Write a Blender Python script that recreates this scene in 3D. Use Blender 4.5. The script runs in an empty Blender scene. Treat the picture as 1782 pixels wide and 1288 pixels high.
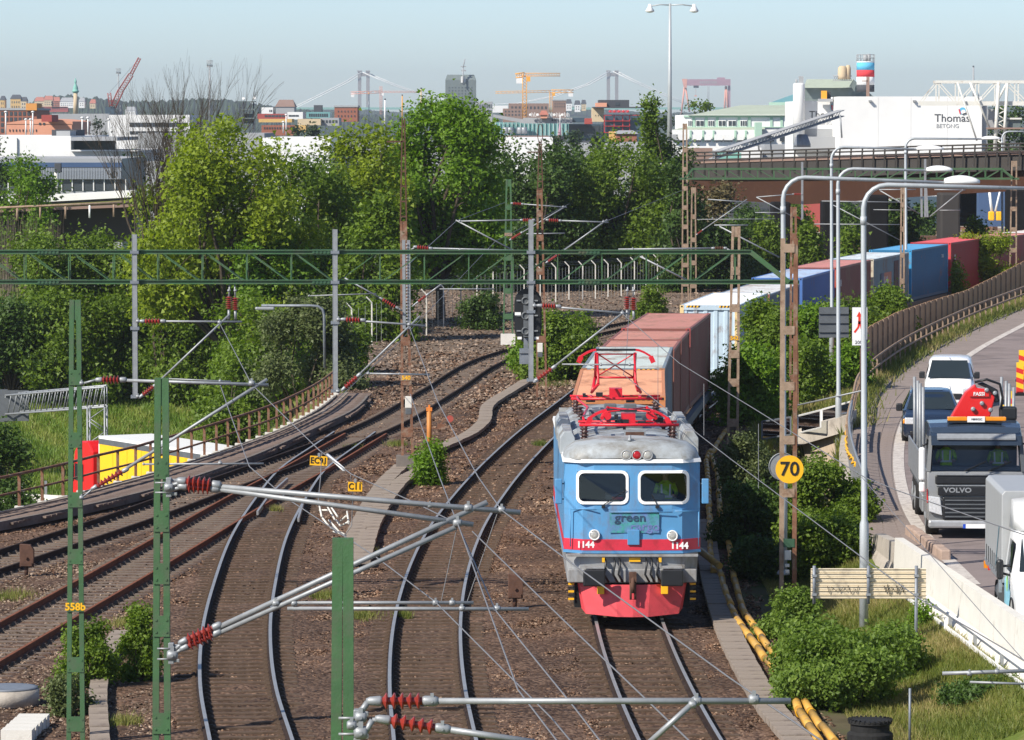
import bpy,math,random
import numpy as np
from mathutils import Vector,Matrix,Euler
R=math.radians
scene=bpy.context.scene
COL=scene.collection
# ---------------------------------------------------------------- camera, sky, sun, exposure
F_PX,CX,CY,YH,CAMH=7500.0,891.0,644.0,211.0,11.3
TH=math.atan((CY-YH)/F_PX)
cam_d=bpy.data.cameras.new('camera');cam=bpy.data.objects.new('camera',cam_d);COL.objects.link(cam)
cam.location=(0,0,CAMH);cam.rotation_euler=(math.pi/2-TH,0,0)
cam_d.sensor_width=36;cam_d.lens=F_PX/1782*36;cam_d.clip_start=1;cam_d.clip_end=30000
scene.camera=cam
SUN_DIR=Vector((-0.58,-0.50,0.64)).normalized() # towards the sun
world=bpy.data.worlds.new('World');scene.world=world;world.use_nodes=True
wn=world.node_tree;bg=wn.nodes['Background']
sky=wn.nodes.new('ShaderNodeTexSky');sky.sky_type='NISHITA';sky.sun_disc=False
sky.sun_elevation=math.asin(SUN_DIR.z);sky.sun_rotation=math.atan2(SUN_DIR.x,SUN_DIR.y)
sky.air_density=0.68;sky.dust_density=0.42;sky.ozone_density=3.7;sky.altitude=0
wn.links.new(sky.outputs[0],bg.inputs[0]);bg.inputs[1].default_value=0.113
sun_d=bpy.data.lights.new('sun','SUN');sun_o=bpy.data.objects.new('sun',sun_d);COL.objects.link(sun_o)
sun_d.energy=5.0;sun_d.angle=R(0.55);sun_d.color=(1.0,0.93,0.82)
sun_o.location=(-60,-30,80);sun_o.rotation_euler=SUN_DIR.to_track_quat('Z','Y').to_euler()
vs=scene.view_settings;vs.view_transform='Standard';vs.look='None';vs.exposure=0.48;vs.gamma=1
try:vs.use_curve_mapping=False
except Exception:pass
scene.cycles.max_bounces=6;scene.cycles.transparent_max_bounces=12;scene.cycles.volume_bounces=0
scene.cycles.diffuse_bounces=3;scene.cycles.glossy_bounces=2;scene.cycles.transmission_bounces=3

# ---------------------------------------------------------------- helpers
_s,_c=math.sin(TH),math.cos(TH)
def P(px,py,d):
    """point seen at photo pixel (px,py) standing d metres ahead"""
    u=(px-CX)/F_PX;v=(CY-py)/F_PX
    t=d/(_c+v*_s)
    return Vector((u*t,d,CAMH+(-_s+v*_c)*t))
def G(px,py,z=0.0):
    """point of the level z seen at photo pixel (px,py)"""
    u=(px-CX)/F_PX;v=(CY-py)/F_PX
    t=(z-CAMH)/(-_s+v*_c)
    return Vector((u*t,(_c+v*_s)*t,z))
rng=random.Random(7)
nrg=np.random.default_rng(11)

class MB:
    def __init__(s):s.v=[];s.f=[];s.m=[];s.sm=[]
    def face(s,idx,m=0,smooth=False):s.f.append(tuple(idx));s.m.append(m);s.sm.append(smooth)
    def add(s,vs_,fs,m=0,smooth=False):
        b=len(s.v);s.v.extend([tuple(v) for v in vs_])
        for f in fs:s.face([b+i for i in f],m,smooth)
    def box(s,c,size,m=0,rz=0,mat=None):
        x,y,z=size[0]/2,size[1]/2,size[2]/2
        vs_=[Vector((a*x,b*y,d*z)) for a in (-1,1) for b in (-1,1) for d in (-1,1)]
        M=mat if mat is not None else (Matrix.Rotation(rz,3,'Z') if rz else None)
        if M is not None:vs_=[M @ v for v in vs_]
        c=Vector(c)
        s.add([v+c for v in vs_],[(0,1,3,2),(4,6,7,5),(0,4,5,1),(2,3,7,6),(0,2,6,4),(1,5,7,3)],m)
        return s
    def b2(s,p,q,m=0):
        p,q=Vector(p),Vector(q);return s.box((p+q)/2,[abs(a) for a in (q-p)],m)
    def bar(s,p,q,w,h,m=0,up=(0,0,1)):
        """rectangular bar from p to q; w across, h along up"""
        p,q=Vector(p),Vector(q);d=q-p;L=d.length
        if L<1e-6:return s
        d.normalize();u=Vector(up)
        if abs(d.dot(u))>0.98:u=Vector((0,1,0))
        x=d.cross(u).normalized();z=x.cross(d)
        M=Matrix((x,d,z)).transposed()
        return s.box((p+q)/2,(w,L,h),m,mat=M)
    def tube(s,pts,r,n=8,m=0,cap=True,smooth=True):
        pts=[Vector(p) for p in pts];k=len(pts)
        rr=r if hasattr(r,'__len__') else [r]*k
        b=len(s.v);ref=None
        for i,p in enumerate(pts):
            d=(pts[min(i+1,k-1)]-pts[max(i-1,0)])
            if d.length<1e-9:d=Vector((0,0,1))
            d.normalize()
            if ref is None:
                ref=Vector((0,0,1)) if abs(d.z)<0.9 else Vector((1,0,0))
            x=d.cross(ref)
            if x.length<1e-4:x=d.cross(Vector((0.3,1,0.2)))
            x.normalize();y=x.cross(d).normalized();ref=y
            for j in range(n):
                a=2*math.pi*j/n
                s.v.append(tuple(p+(x*math.cos(a)+y*math.sin(a))*rr[i]))
        for i in range(k-1):
            for j in range(n):
                s.face((b+i*n+j,b+i*n+(j+1) % n,b+(i+1)*n+(j+1) % n,b+(i+1)*n+j),m,smooth)
        if cap:
            s.face([b+j for j in reversed(range(n))],m);s.face([b+(k-1)*n+j for j in range(n)],m)
        return s
    def lathe(s,prof,c,n=16,m=0,axis='Z',smooth=True,dir=None):
        """prof: (r, h) list along axis from c"""
        c=Vector(c)
        if dir is not None:Mq=Vector(dir).normalized().to_track_quat('Z','Y').to_matrix()
        else:Mq={'Z':Matrix.Identity(3),'Y':Matrix.Rotation(R(-90),3,'X'),'X':Matrix.Rotation(R(90),3,'Y')}[axis]
        b=len(s.v)
        for r,h in prof:
            for j in range(n):
                a=2*math.pi*j/n
                s.v.append(tuple(c+Mq @ Vector((r*math.cos(a),r*math.sin(a),h))))
        for i in range(len(prof)-1):
            for j in range(n):
                s.face((b+i*n+j,b+i*n+(j+1) % n,b+(i+1)*n+(j+1) % n,b+(i+1)*n+j),m,smooth)
        s.face([b+j for j in reversed(range(n))],m);k=len(prof)-1
        s.face([b+k*n+j for j in range(n)],m)
        return s
    def prism(s,poly,a,b_,axis='Y',m=0):
        """poly: 2D points; axis Y: (x,z) extruded y a..b ; X: (y,z) ; Z: (x,y)"""
        def mk(p,t):
            if axis=='Y':return (p[0],t,p[1])
            if axis=='X':return (t,p[0],p[1])
            return (p[0],p[1],t)
        n=len(poly);b=len(s.v)
        s.v.extend([mk(p,a) for p in poly]+[mk(p,b_) for p in poly])
        for i in range(n):s.face((b+i,b+(i+1) % n,b+n+(i+1) % n,b+n+i),m)
        s.face([b+i for i in reversed(range(n))],m);s.face([b+n+i for i in range(n)],m)
        return s
    def loft(s,rings,m=0,closed=True,caps=True,smooth=True):
        n=len(rings[0]);b=len(s.v)
        for r_ in rings:s.v.extend([tuple(p) for p in r_])
        for i in range(len(rings)-1):
            for j in range(n if closed else n-1):
                s.face((b+i*n+j,b+i*n+(j+1) % n,b+(i+1)*n+(j+1) % n,b+(i+1)*n+j),m,smooth)
        if caps and closed:
            s.face([b+j for j in reversed(range(n))],m);k=len(rings)-1
            s.face([b+k*n+j for j in range(n)],m)
        return s
    def quad(s,a,b,c,d,m=0):s.add([a,b,c,d],[(0,1,2,3)],m);return s
    def holed(s,xs,zs,y,holes,t=0.05,m=0):
        """wall of thickness t in plane y with rectangular holes given as (i,j) grid cells"""
        for i in range(len(xs)-1):
            for j in range(len(zs)-1):
                if (i,j) in holes:continue
                s.b2((xs[i],y,zs[j]),(xs[i+1],y+t,zs[j+1]),m)
        return s

def new_mesh(name,mb,mats,off=None):
    me=bpy.data.meshes.new(name)
    vv=mb.v if off is None else [(x-off[0],y-off[1],z-off[2]) for x,y,z in mb.v]
    me.from_pydata(vv,[],mb.f)
    mats=mats if isinstance(mats,(list,tuple)) else [mats]
    for m in mats:me.materials.append(m)
    if len(mats)>1:me.polygons.foreach_set('material_index',mb.m)
    me.polygons.foreach_set('use_smooth',mb.sm)
    me.update()
    return me
def props(o,label=None,cat=None,group=None,kind=None):
    if label:o['label']=label
    if cat:o['category']=cat
    if group:o['group']=group
    if kind:o['kind']=kind
def thing(name,label,cat,loc=(0,0,0),rz=0,group=None):
    o=bpy.data.objects.new(name,None);COL.objects.link(o);o.empty_display_size=0.3
    o.location=loc;o.rotation_euler=(0,0,rz);props(o,label,cat,group);return o
def part(name,mb,mats,parent,w=False,label=None,kind=None,bevel=0):
    """child mesh; w=True: mb is in world coordinates (parent unrotated)"""
    off=None
    if w:
        off=Vector(parent.location);p=parent.parent
        while p is not None:off=off+Vector(p.location);p=p.parent
    me=new_mesh(name,mb,mats,off)
    o=bpy.data.objects.new(name,me);COL.objects.link(o);o.parent=parent
    props(o,label=label,kind=kind)
    if bevel:add_bevel(o,bevel)
    return o
def add_bevel(o,w,seg=2):
    b=o.modifiers.new('bevel','BEVEL');b.width=w;b.segments=seg;b.limit_method='ANGLE';b.angle_limit=R(35)
def single(name,mb,mats,label=None,cat=None,group=None,kind=None,bevel=0):
    a=np.array(mb.v);lo=a.min(0);hi=a.max(0)
    off=((lo[0]+hi[0])/2,(lo[1]+hi[1])/2,lo[2])
    me=new_mesh(name,mb,mats,off)
    o=bpy.data.objects.new(name,me);COL.objects.link(o);o.location=off
    props(o,label,cat,group,kind)
    if bevel:add_bevel(o,bevel)
    return o
def inst(name,me,parent,loc,rz=0,scale=None,label=None,rot=None):
    o=bpy.data.objects.new(name,me);COL.objects.link(o);o.parent=parent
    o.location=loc;o.rotation_euler=rot if rot is not None else (0,0,rz)
    if scale:o.scale=scale
    if label:o['label']=label
    return o
def dup(root,loc,rz=None,label=None,group=None,scale=None):
    r=root.copy();COL.objects.link(r);r.location=loc
    if rz is not None:r.rotation_euler=(0,0,rz)
    if scale:r.scale=scale
    if label:r['label']=label
    if group:r['group']=group
    for ch in list(root.children):
        c=ch.copy();COL.objects.link(c);c.parent=r
        for g in list(ch.children):
            d=g.copy();COL.objects.link(d);d.parent=c
    return r
def text_part(s,size,parent,loc,rot,mat,name='lettering',ext=0.004,bold=0.0,align='CENTER',sx=1.0,spacing=1.0):
    cu=bpy.data.curves.new(name,'FONT');cu.body=s;cu.size=size;cu.extrude=ext;cu.offset=bold
    cu.align_x=align;cu.align_y='CENTER';cu.resolution_u=3;cu.space_character=spacing
    tmp=bpy.data.objects.new(name,cu);COL.objects.link(tmp)
    dg=bpy.context.evaluated_depsgraph_get()
    me=bpy.data.meshes.new_from_object(tmp.evaluated_get(dg));me.name=name
    bpy.data.objects.remove(tmp);me.materials.clear();me.materials.append(mat)
    o=bpy.data.objects.new(name,me);COL.objects.link(o);o.parent=parent;o.location=loc;o.rotation_euler=rot
    o.scale=(sx,1,1)
    return o

# ---------------------------------------------------------------- materials
def _nodes(name):
    m=bpy.data.materials.new(name);m.use_nodes=True
    nt=m.node_tree;return m,nt,nt.nodes['Principled BSDF']
def mat(name,col,rough=0.6,metal=0.0,var=0.15,scale=3.0,dirt=None,dirt_amt=0.0,dirt_scale=1.2,bump=0.0,bscale=40,stretch=None,spec=None):
    """paint / concrete / metal: base colour broken by two noises, optional dirt colour in patches and fine bump"""
    m,nt,bs=_nodes(name);N,L=nt.nodes,nt.links
    tc=N.new('ShaderNodeTexCoord');src=tc.outputs['Object']
    if stretch:
        mp=N.new('ShaderNodeMapping');mp.inputs['Scale'].default_value=stretch
        L.new(src,mp.inputs[0]);src=mp.outputs[0]
    n1=N.new('ShaderNodeTexNoise');n1.inputs['Scale'].default_value=scale;n1.inputs['Detail'].default_value=6
    n1.inputs['Roughness'].default_value=0.65;L.new(src,n1.inputs['Vector'])
    mr=N.new('ShaderNodeMapRange');mr.inputs[1].default_value=0.3;mr.inputs[2].default_value=0.7
    mr.inputs[3].default_value=1-var;mr.inputs[4].default_value=1+var;L.new(n1.outputs[0],mr.inputs[0])
    mul=N.new('ShaderNodeVectorMath');mul.operation='SCALE';mul.inputs[0].default_value=col[:3]
    L.new(mr.outputs[0],mul.inputs['Scale']);out=mul.outputs[0]
    if dirt is not None:
        n2=N.new('ShaderNodeTexNoise');n2.inputs['Scale'].default_value=dirt_scale;n2.inputs['Detail'].default_value=8
        n2.inputs['Roughness'].default_value=0.7;L.new(src,n2.inputs['Vector'])
        m2=N.new('ShaderNodeMapRange');m2.inputs[1].default_value=0.62-dirt_amt*0.3;m2.inputs[2].default_value=0.75-dirt_amt*0.2
        L.new(n2.outputs[0],m2.inputs[0])
        mx=N.new('ShaderNodeMixRGB');mx.inputs[2].default_value=(*dirt[:3],1);L.new(m2.outputs[0],mx.inputs[0]);L.new(out,mx.inputs[1]);out=mx.outputs[0]
    L.new(out,bs.inputs['Base Color'])
    bs.inputs['Roughness'].default_value=rough;bs.inputs['Metallic'].default_value=metal
    if spec is None and rough >= .65:spec=0.12
    if spec is not None:bs.inputs['Specular IOR Level'].default_value=spec
    if bump:
        n3=N.new('ShaderNodeTexNoise');n3.inputs['Scale'].default_value=bscale;n3.inputs['Detail'].default_value=4
        L.new(src,n3.inputs['Vector']);bp=N.new('ShaderNodeBump');bp.inputs['Strength'].default_value=bump;bp.inputs['Distance'].default_value=0.03
        L.new(n3.outputs[0],bp.inputs['Height']);L.new(bp.outputs[0],bs.inputs['Normal'])
    return m
def mat_cells(name,cols,scale=14,rough=0.9,bump=0.6,big=None,world_=True):
    """loose stones: voronoi cells of several colours, relief between them"""
    m,nt,bs=_nodes(name);N,L=nt.nodes,nt.links
    g=N.new('ShaderNodeNewGeometry')
    vo=N.new('ShaderNodeTexVoronoi');vo.inputs['Scale'].default_value=scale;L.new(g.outputs['Position'],vo.inputs['Vector'])
    cr=N.new('ShaderNodeValToRGB');cr.color_ramp.interpolation='LINEAR'
    el=cr.color_ramp.elements;el[0].color=(*cols[0],1);el[-1].color=(*cols[-1],1)
    for i,c in enumerate(cols[1:-1]):
        e=el.new((i+1)/(len(cols)-1));e.color=(*c,1)
    sx=N.new('ShaderNodeSeparateColor');L.new(vo.outputs['Color'],sx.inputs[0]);L.new(sx.outputs[0],cr.inputs[0])
    n=N.new('ShaderNodeTexNoise');n.inputs['Scale'].default_value=0.35;n.inputs['Detail'].default_value=5;L.new(g.outputs['Position'],n.inputs['Vector'])
    mr=N.new('ShaderNodeMapRange');mr.inputs[1].default_value=0.35;mr.inputs[2].default_value=0.65;mr.inputs[3].default_value=0.72;mr.inputs[4].default_value=1.25
    L.new(n.outputs[0],mr.inputs[0]);sc=N.new('ShaderNodeVectorMath');sc.operation='SCALE'
    L.new(cr.outputs[0],sc.inputs[0]);L.new(mr.outputs[0],sc.inputs['Scale']);out=sc.outputs[0]
    L.new(out,bs.inputs['Base Color']);bs.inputs['Roughness'].default_value=rough;bs.inputs['Specular IOR Level'].default_value=0.2
    bp=N.new('ShaderNodeBump');bp.inputs['Strength'].default_value=bump;bp.inputs['Distance'].default_value=0.06;bp.invert=True
    L.new(vo.outputs['Distance'],bp.inputs['Height']);L.new(bp.outputs[0],bs.inputs['Normal'])
    return m
def mat_leaf(name,a,b,c,trans=0.3):
    m=bpy.data.materials.new(name);m.use_nodes=True;nt=m.node_tree;N,L=nt.nodes,nt.links;N.clear()
    at=N.new('ShaderNodeAttribute');at.attribute_name='tint'
    cr=N.new('ShaderNodeValToRGB');el=cr.color_ramp.elements;el[0].color=(*a,1);el[1].color=(*c,1);e=el.new(0.55);e.color=(*b,1)
    L.new(at.outputs['Fac'],cr.inputs[0])
    d=N.new('ShaderNodeBsdfPrincipled');d.inputs['Roughness'].default_value=0.55;d.inputs['Specular IOR Level'].default_value=0.35;L.new(cr.outputs[0],d.inputs['Base Color'])
    t=N.new('ShaderNodeBsdfTranslucent');hs=N.new('ShaderNodeHueSaturation');hs.inputs['Value'].default_value=1.3;hs.inputs['Saturation'].default_value=1.1
    L.new(cr.outputs[0],hs.inputs['Color']);L.new(hs.outputs[0],t.inputs[0])
    mx=N.new('ShaderNodeMixShader');mx.inputs[0].default_value=trans;L.new(d.outputs[0],mx.inputs[1]);L.new(t.outputs[0],mx.inputs[2])
    o=N.new('ShaderNodeOutputMaterial');L.new(mx.outputs[0],o.inputs[0]);return m
def mat_glass(name,tint=(0.82,0.86,0.86),refl=0.05):
    m=bpy.data.materials.new(name);m.use_nodes=True;nt=m.node_tree;N,L=nt.nodes,nt.links;N.clear()
    t=N.new('ShaderNodeBsdfTransparent');t.inputs[0].default_value=(*tint,1)
    g=N.new('ShaderNodeBsdfGlossy');g.inputs['Roughness'].default_value=0.04
    fr=N.new('ShaderNodeFresnel');fr.inputs[0].default_value=1.5
    ma=N.new('ShaderNodeMath');ma.operation='MULTIPLY_ADD';ma.inputs[1].default_value=1.0;ma.inputs[2].default_value=refl*0.3;L.new(fr.outputs[0],ma.inputs[0])
    mx=N.new('ShaderNodeMixShader');L.new(ma.outputs[0],mx.inputs[0]);L.new(t.outputs[0],mx.inputs[1]);L.new(g.outputs[0],mx.inputs[2])
    o=N.new('ShaderNodeOutputMaterial');L.new(mx.outputs[0],o.inputs[0]);return m

M={}
M['ballast']=mat_cells('ballast',[(0.035,0.020,0.013),(0.08,0.046,0.029),(0.12,0.072,0.047),(0.17,0.112,0.078)],13)
M['gravel']=mat_cells('gravel',[(0.08,0.055,0.04),(0.13,0.093,0.068),(0.18,0.135,0.10),(0.25,0.20,0.155)],13)
M['sleeper']=mat('sleeper',(0.10,0.068,0.048),0.85,var=0.3,scale=5,dirt=(0.11,0.08,0.06),dirt_amt=0.4,bump=0.4)
M['sleeper_pale']=mat('sleeper_pale',(0.17,0.135,0.11),0.85,var=0.3,scale=5,dirt=(0.09,0.06,0.05),dirt_amt=0.4,bump=0.4)
M['rail_side']=mat('rail_side',(0.035,0.024,0.02),0.8,var=0.3,scale=4)
M['rail_rust']=mat('rail_rust',(0.17,0.065,0.035),0.75,var=0.3,scale=4)
M['rail_head']=mat('rail_head',(0.30,0.30,0.30),0.42,metal=0.35,var=0.1,scale=2)
M['galv']=mat('galvanised_steel',(0.27,0.285,0.30),0.5,metal=0.3,var=0.15,scale=8,dirt=(0.22,0.22,0.24),dirt_amt=0.2)
M['galv_dark']=mat('galvanised_dark',(0.19,0.21,0.24),0.55,metal=0.3,var=0.2,scale=6)
M['lamp_pole']=mat('lamp_pole',(0.40,0.43,0.45),0.5,metal=0.2,var=0.12,scale=3,dirt=(0.25,0.27,0.26),dirt_amt=0.25,stretch=(1,1,0.25))
M['green']=mat('green_paint',(0.048,0.118,0.046),0.5,var=0.18,scale=2.5,dirt=(0.075,0.105,0.06),dirt_amt=0.5,dirt_scale=2.2,bump=0.1)
M['green_old']=mat('green_old',(0.03,0.085,0.045),0.6,var=0.2,scale=3,dirt=(0.12,0.08,0.05),dirt_amt=0.3)
M['rust']=mat('rust',(0.19,0.095,0.06),0.8,var=0.3,scale=4,dirt=(0.27,0.22,0.17),dirt_amt=0.4,dirt_scale=3)
M['rust_pale']=mat('rust_pale',(0.30,0.22,0.16),0.8,var=0.25,scale=5,dirt=(0.2,0.12,0.08),dirt_amt=0.4,dirt_scale=4)
M['rust_dark']=mat('rust_dark',(0.10,0.055,0.04),0.8,var=0.3,scale=5)
M['insul']=mat('insulator_glaze',(0.24,0.028,0.02),0.35,var=0.15,scale=8)
M['insul_dark']=mat('insulator_dark',(0.05,0.02,0.016),0.35,var=0.15,scale=8)
M['wire']=mat('wire',(0.20,0.20,0.21),0.6,metal=0.3,var=0.1)
M['black']=mat('black_plastic',(0.012,0.013,0.015),0.45,var=0.2)
M['dark']=mat('dark_interior',(0.015,0.017,0.018),0.8,var=0.2)
M['rubber']=mat('rubber',(0.022,0.022,0.022),0.8,var=0.2,scale=8)
M['white']=mat('white_paint',(0.78,0.78,0.77),0.4,var=0.04,scale=2)
M['wall_white']=mat('white_cladding',(0.74,0.73,0.72),0.6,var=0.05,scale=1.2,stretch=(0.4,0.4,1))
M['cream']=mat('cream_wall',(0.62,0.52,0.37),0.8,var=0.08)
M['grey']=mat('grey_paint',(0.30,0.31,0.32),0.5,var=0.1)
M['dgrey']=mat('dark_grey',(0.09,0.10,0.11),0.6,var=0.15)
M['concrete']=mat('concrete',(0.42,0.38,0.33),0.85,var=0.15,scale=1.5,dirt=(0.26,0.23,0.2),dirt_amt=0.3,bump=0.3)
M['concrete_pale']=mat('concrete_pale',(0.62,0.60,0.55),0.85,var=0.08,scale=1.2,dirt=(0.45,0.43,0.38),dirt_amt=0.15,bump=0.2)
M['concrete_dark']=mat('concrete_dark',(0.17,0.15,0.135),0.9,var=0.2,scale=2,dirt=(0.1,0.085,0.075),dirt_amt=0.3,bump=0.3)
M['slab']=mat('duct_slab',(0.27,0.225,0.185),0.9,var=0.2,scale=2.5,dirt=(0.16,0.13,0.11),dirt_amt=0.4,bump=0.3)
M['asphalt']=mat('asphalt',(0.23,0.19,0.18),0.9,var=0.1,scale=0.6,dirt=(0.15,0.125,0.12),dirt_amt=0.5,dirt_scale=0.4,bump=0.25,bscale=30)
M['paving']=mat('paving',(0.24,0.20,0.18),0.9,var=0.15,scale=1.5,bump=0.2)
M['linepaint']=mat('worn_line_paint',(0.52,0.48,0.44),0.8,var=0.12,scale=3,dirt=(0.28,0.24,0.22),dirt_amt=0.45,dirt_scale=4)
M['grass']=mat('grass_ground',(0.10,0.135,0.025),0.95,var=0.35,scale=1.0,dirt=(0.22,0.185,0.075),dirt_amt=0.55,dirt_scale=0.16,bump=0.7,bscale=9)
M['earth']=mat('earth',(0.10,0.085,0.05),0.95,var=0.3,scale=0.8,dirt=(0.05,0.07,0.02),dirt_amt=0.6,dirt_scale=0.4,bump=0.4,bscale=8)
M['city']=mat('city_ground',(0.13,0.13,0.115),0.95,var=0.3,scale=0.02,dirt=(0.05,0.08,0.03),dirt_amt=0.4,dirt_scale=0.01)
M['plank']=mat('plank',(0.20,0.15,0.125),0.9,var=0.25,scale=4,dirt=(0.12,0.09,0.075),dirt_amt=0.4)
M['fence_wood']=mat('fence_boards',(0.50,0.29,0.16),0.85,var=0.25,scale=3,dirt=(0.42,0.30,0.2),dirt_amt=0.4,stretch=(1,1,0.3))
M['bark']=mat('bark',(0.075,0.06,0.045),0.95,var=0.3,scale=6)
M['bark_pale']=mat('bark_pale',(0.12,0.10,0.08),0.95,var=0.3,scale=6)
M['yellow']=mat('yellow_enamel',(0.80,0.42,0.01),0.45,var=0.04)
M['yellow_pipe']=mat('yellow_pipe',(0.50,0.28,0.05),0.5,var=0.15,scale=3,dirt=(0.3,0.2,0.08),dirt_amt=0.35,dirt_scale=2)
M['ink']=mat('black_ink',(0.01,0.01,0.01),0.5,var=0)
M['red']=mat('red_paint',(0.62,0.02,0.02),0.4,var=0.08,scale=5)
M['glass_dark']=mat('window_glass',(0.02,0.028,0.032),0.08,var=0.1,scale=0.5,spec=0.7)
M['glass']=mat_glass('clear_glass')
M['leaf_mid']=mat_leaf('leaf_mid',(0.06,0.105,0.012),(0.125,0.20,0.018),(0.20,0.285,0.028),0.4)
M['leaf_dark']=mat_leaf('leaf_dark',(0.026,0.055,0.010),(0.055,0.105,0.016),(0.10,0.165,0.028))
M['leaf_yellow']=mat_leaf('leaf_yellow',(0.12,0.165,0.010),(0.20,0.27,0.014),(0.29,0.36,0.02),0.42)
M['leaf_bright']=mat_leaf('leaf_bright',(0.07,0.135,0.008),(0.13,0.24,0.014),(0.19,0.33,0.02),0.42)
M['leaf_olive']=mat_leaf('leaf_olive',(0.055,0.075,0.022),(0.10,0.13,0.04),(0.17,0.20,0.075))
M['leaf_far']=mat_leaf('leaf_far',(0.022,0.042,0.018),(0.04,0.07,0.028),(0.06,0.095,0.035))
M['blade']=mat_leaf('grass_blade',(0.09,0.13,0.02),(0.17,0.19,0.035),(0.33,0.27,0.11))
M['slope_blade']=mat_leaf('slope_blade',(0.08,0.15,0.015),(0.14,0.22,0.025),(0.24,0.27,0.06))
M['leaf_fresh']=mat_leaf('leaf_fresh',(0.075,0.13,0.02),(0.14,0.22,0.03),(0.22,0.31,0.05),0.42)
M['brown_leaf']=mat_leaf('brown_leaf',(0.08,0.065,0.03),(0.14,0.115,0.05),(0.20,0.17,0.08))
# ---------------------------------------------------------------- ground
def curve_from(pts,ext=None):
    a=sorted([(p.y,p.x) for p in pts]);ys=np.array([q[0] for q in a]);xs=np.array([q[1] for q in a]);return ys,xs
def smooth_interp(ys,xs,q,k=None):
    """natural-ish cubic (Catmull) through the points, straight beyond the ends"""
    q=np.atleast_1d(np.asarray(q,float));m=np.gradient(xs,ys)
    out=np.empty_like(q)
    lo=q<ys[0];hi=q>ys[-1];out[lo]=xs[0]+(q[lo]-ys[0])*m[0];out[hi]=xs[-1]+(q[hi]-ys[-1])*m[-1]
    md=~(lo | hi);qq=q[md];i=np.clip(np.searchsorted(ys,qq)-1,0,len(ys)-2)
    h=ys[i+1]-ys[i];t=(qq-ys[i])/h
    out[md]=((2*t**3-3*t**2+1)*xs[i]+(t**3-2*t**2+t)*h*m[i]+(-2*t**3+3*t**2)*xs[i+1]+(t**3-t**2)*h*m[i+1])
    return out
RAIL_BASE_PX=[(24,890),(92,874),(187,848),(216,841),(298,816),(346,801),(408,780),(475,755),(512,737),(543,720),(572,699),(584,688)]
wy,wx=curve_from([G(x,y,0.0) for x,y in RAIL_BASE_PX])
WALK_RIGHT_PX=[(0,915),(142,887),(264,858),(343,834),(430,803),(557,746),(614,719),(644,689),(650,671)]
ry_,rx_=curve_from([G(x,y,0.0) for x,y in WALK_RIGHT_PX])
def left_edge(y):return smooth_interp(wy,wx,np.minimum(y,190))
T1=lambda y:2.65+np.where(np.asarray(y)>100,(np.asarray(y)-100.0)**2/1110,(100.0-np.asarray(y))**2/1100)
# left edge of the road shoulder and the white edge line
SHO_PX=[(1512,915,0.6),(1492,860,0.6),(1480,800,0.6),(1490,735,0.6),(1503,690,0.6),(1560,640,0.7),(1650,585,1.0),(1720,548,1.3),(1782,520,1.6)]
LINE_PX=[(1665,1000,0.62),(1598,932,0.6),(1573,890,0.6),(1560,850,0.6),(1555,800,0.6),(1566,740,0.6),(1604,680,0.65),(1690,610,0.9),(1790,547,1.4)]
sy_,sx_=curve_from([G(*p) for p in SHO_PX]);ly_,lx_=curve_from([G(*p) for p in LINE_PX])
def road_z(y):return np.interp(y,[60,90,170,225,265,320],[0.66,0.62,0.6,1.1,1.7,2.0])
def barrier_x(y):return 9.15+(101.5-np.asarray(y,float))*0.0537
def shoulder(y):
    y=np.atleast_1d(np.asarray(y,float));w=np.clip((y-103)/12,0,1);w=w*w*(3-2*w)
    return barrier_x(y)*(1-w)+smooth_interp(sy_,sx_,y)*w
def ground_z(x,y):
    x=np.asarray(x,float);y=np.asarray(y,float)
    z=np.full(x.shape,-0.20)
    # valley on the left, road of the underpass at its floor
    le=left_edge(y);floor=np.interp(y,[100,205,245,275,330],[-6.7,-6.7,-4.2,-1.5,-1.5])
    t=np.clip((le-0.9-x)/6.0,0,1);z=z*(1-t)+floor*t
    # far left rises behind the valley
    z=np.where((x<-28) & (y>240),np.maximum(z,floor),z)
    # right bank up to the road
    sh=shoulder(np.ravel(y)).reshape(np.shape(y));t1=T1(y);w=np.clip(sh-(t1+3.2),1.0,50)
    t=np.clip((x-(t1+3.2))/w,0,1);t=t*t*(3-2*t)
    rz=road_z(y)-0.08
    near=np.clip((118-y)/10,0,1) # close to the bridge the bank stays low until the barrier
    bank=np.where(x>t1+3.2,(-0.25+(rz+0.25)*(t ** (1+1.6*near))),z)
    z=np.where(x>t1+3.2,bank,z)
    z=np.where(x>sh,rz,z)
    cut=np.clip((x-(t1+4.0))/1.2,0,1)*np.clip((sh-0.45-x)/0.3,0,1)*np.clip((y-119)/3,0,1)*np.clip((152.5-y)/1.5,0,1)
    z=z*(1-cut)+(-2.3)*cut
    # ground falls away behind the tracks far off
    far=np.clip((y-330)/60,0,1);z=z*(1-far)+(-4.0)*far
    return z
def gz(x,y):return float(ground_z(np.array([x]),np.array([y]))[0])
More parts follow.
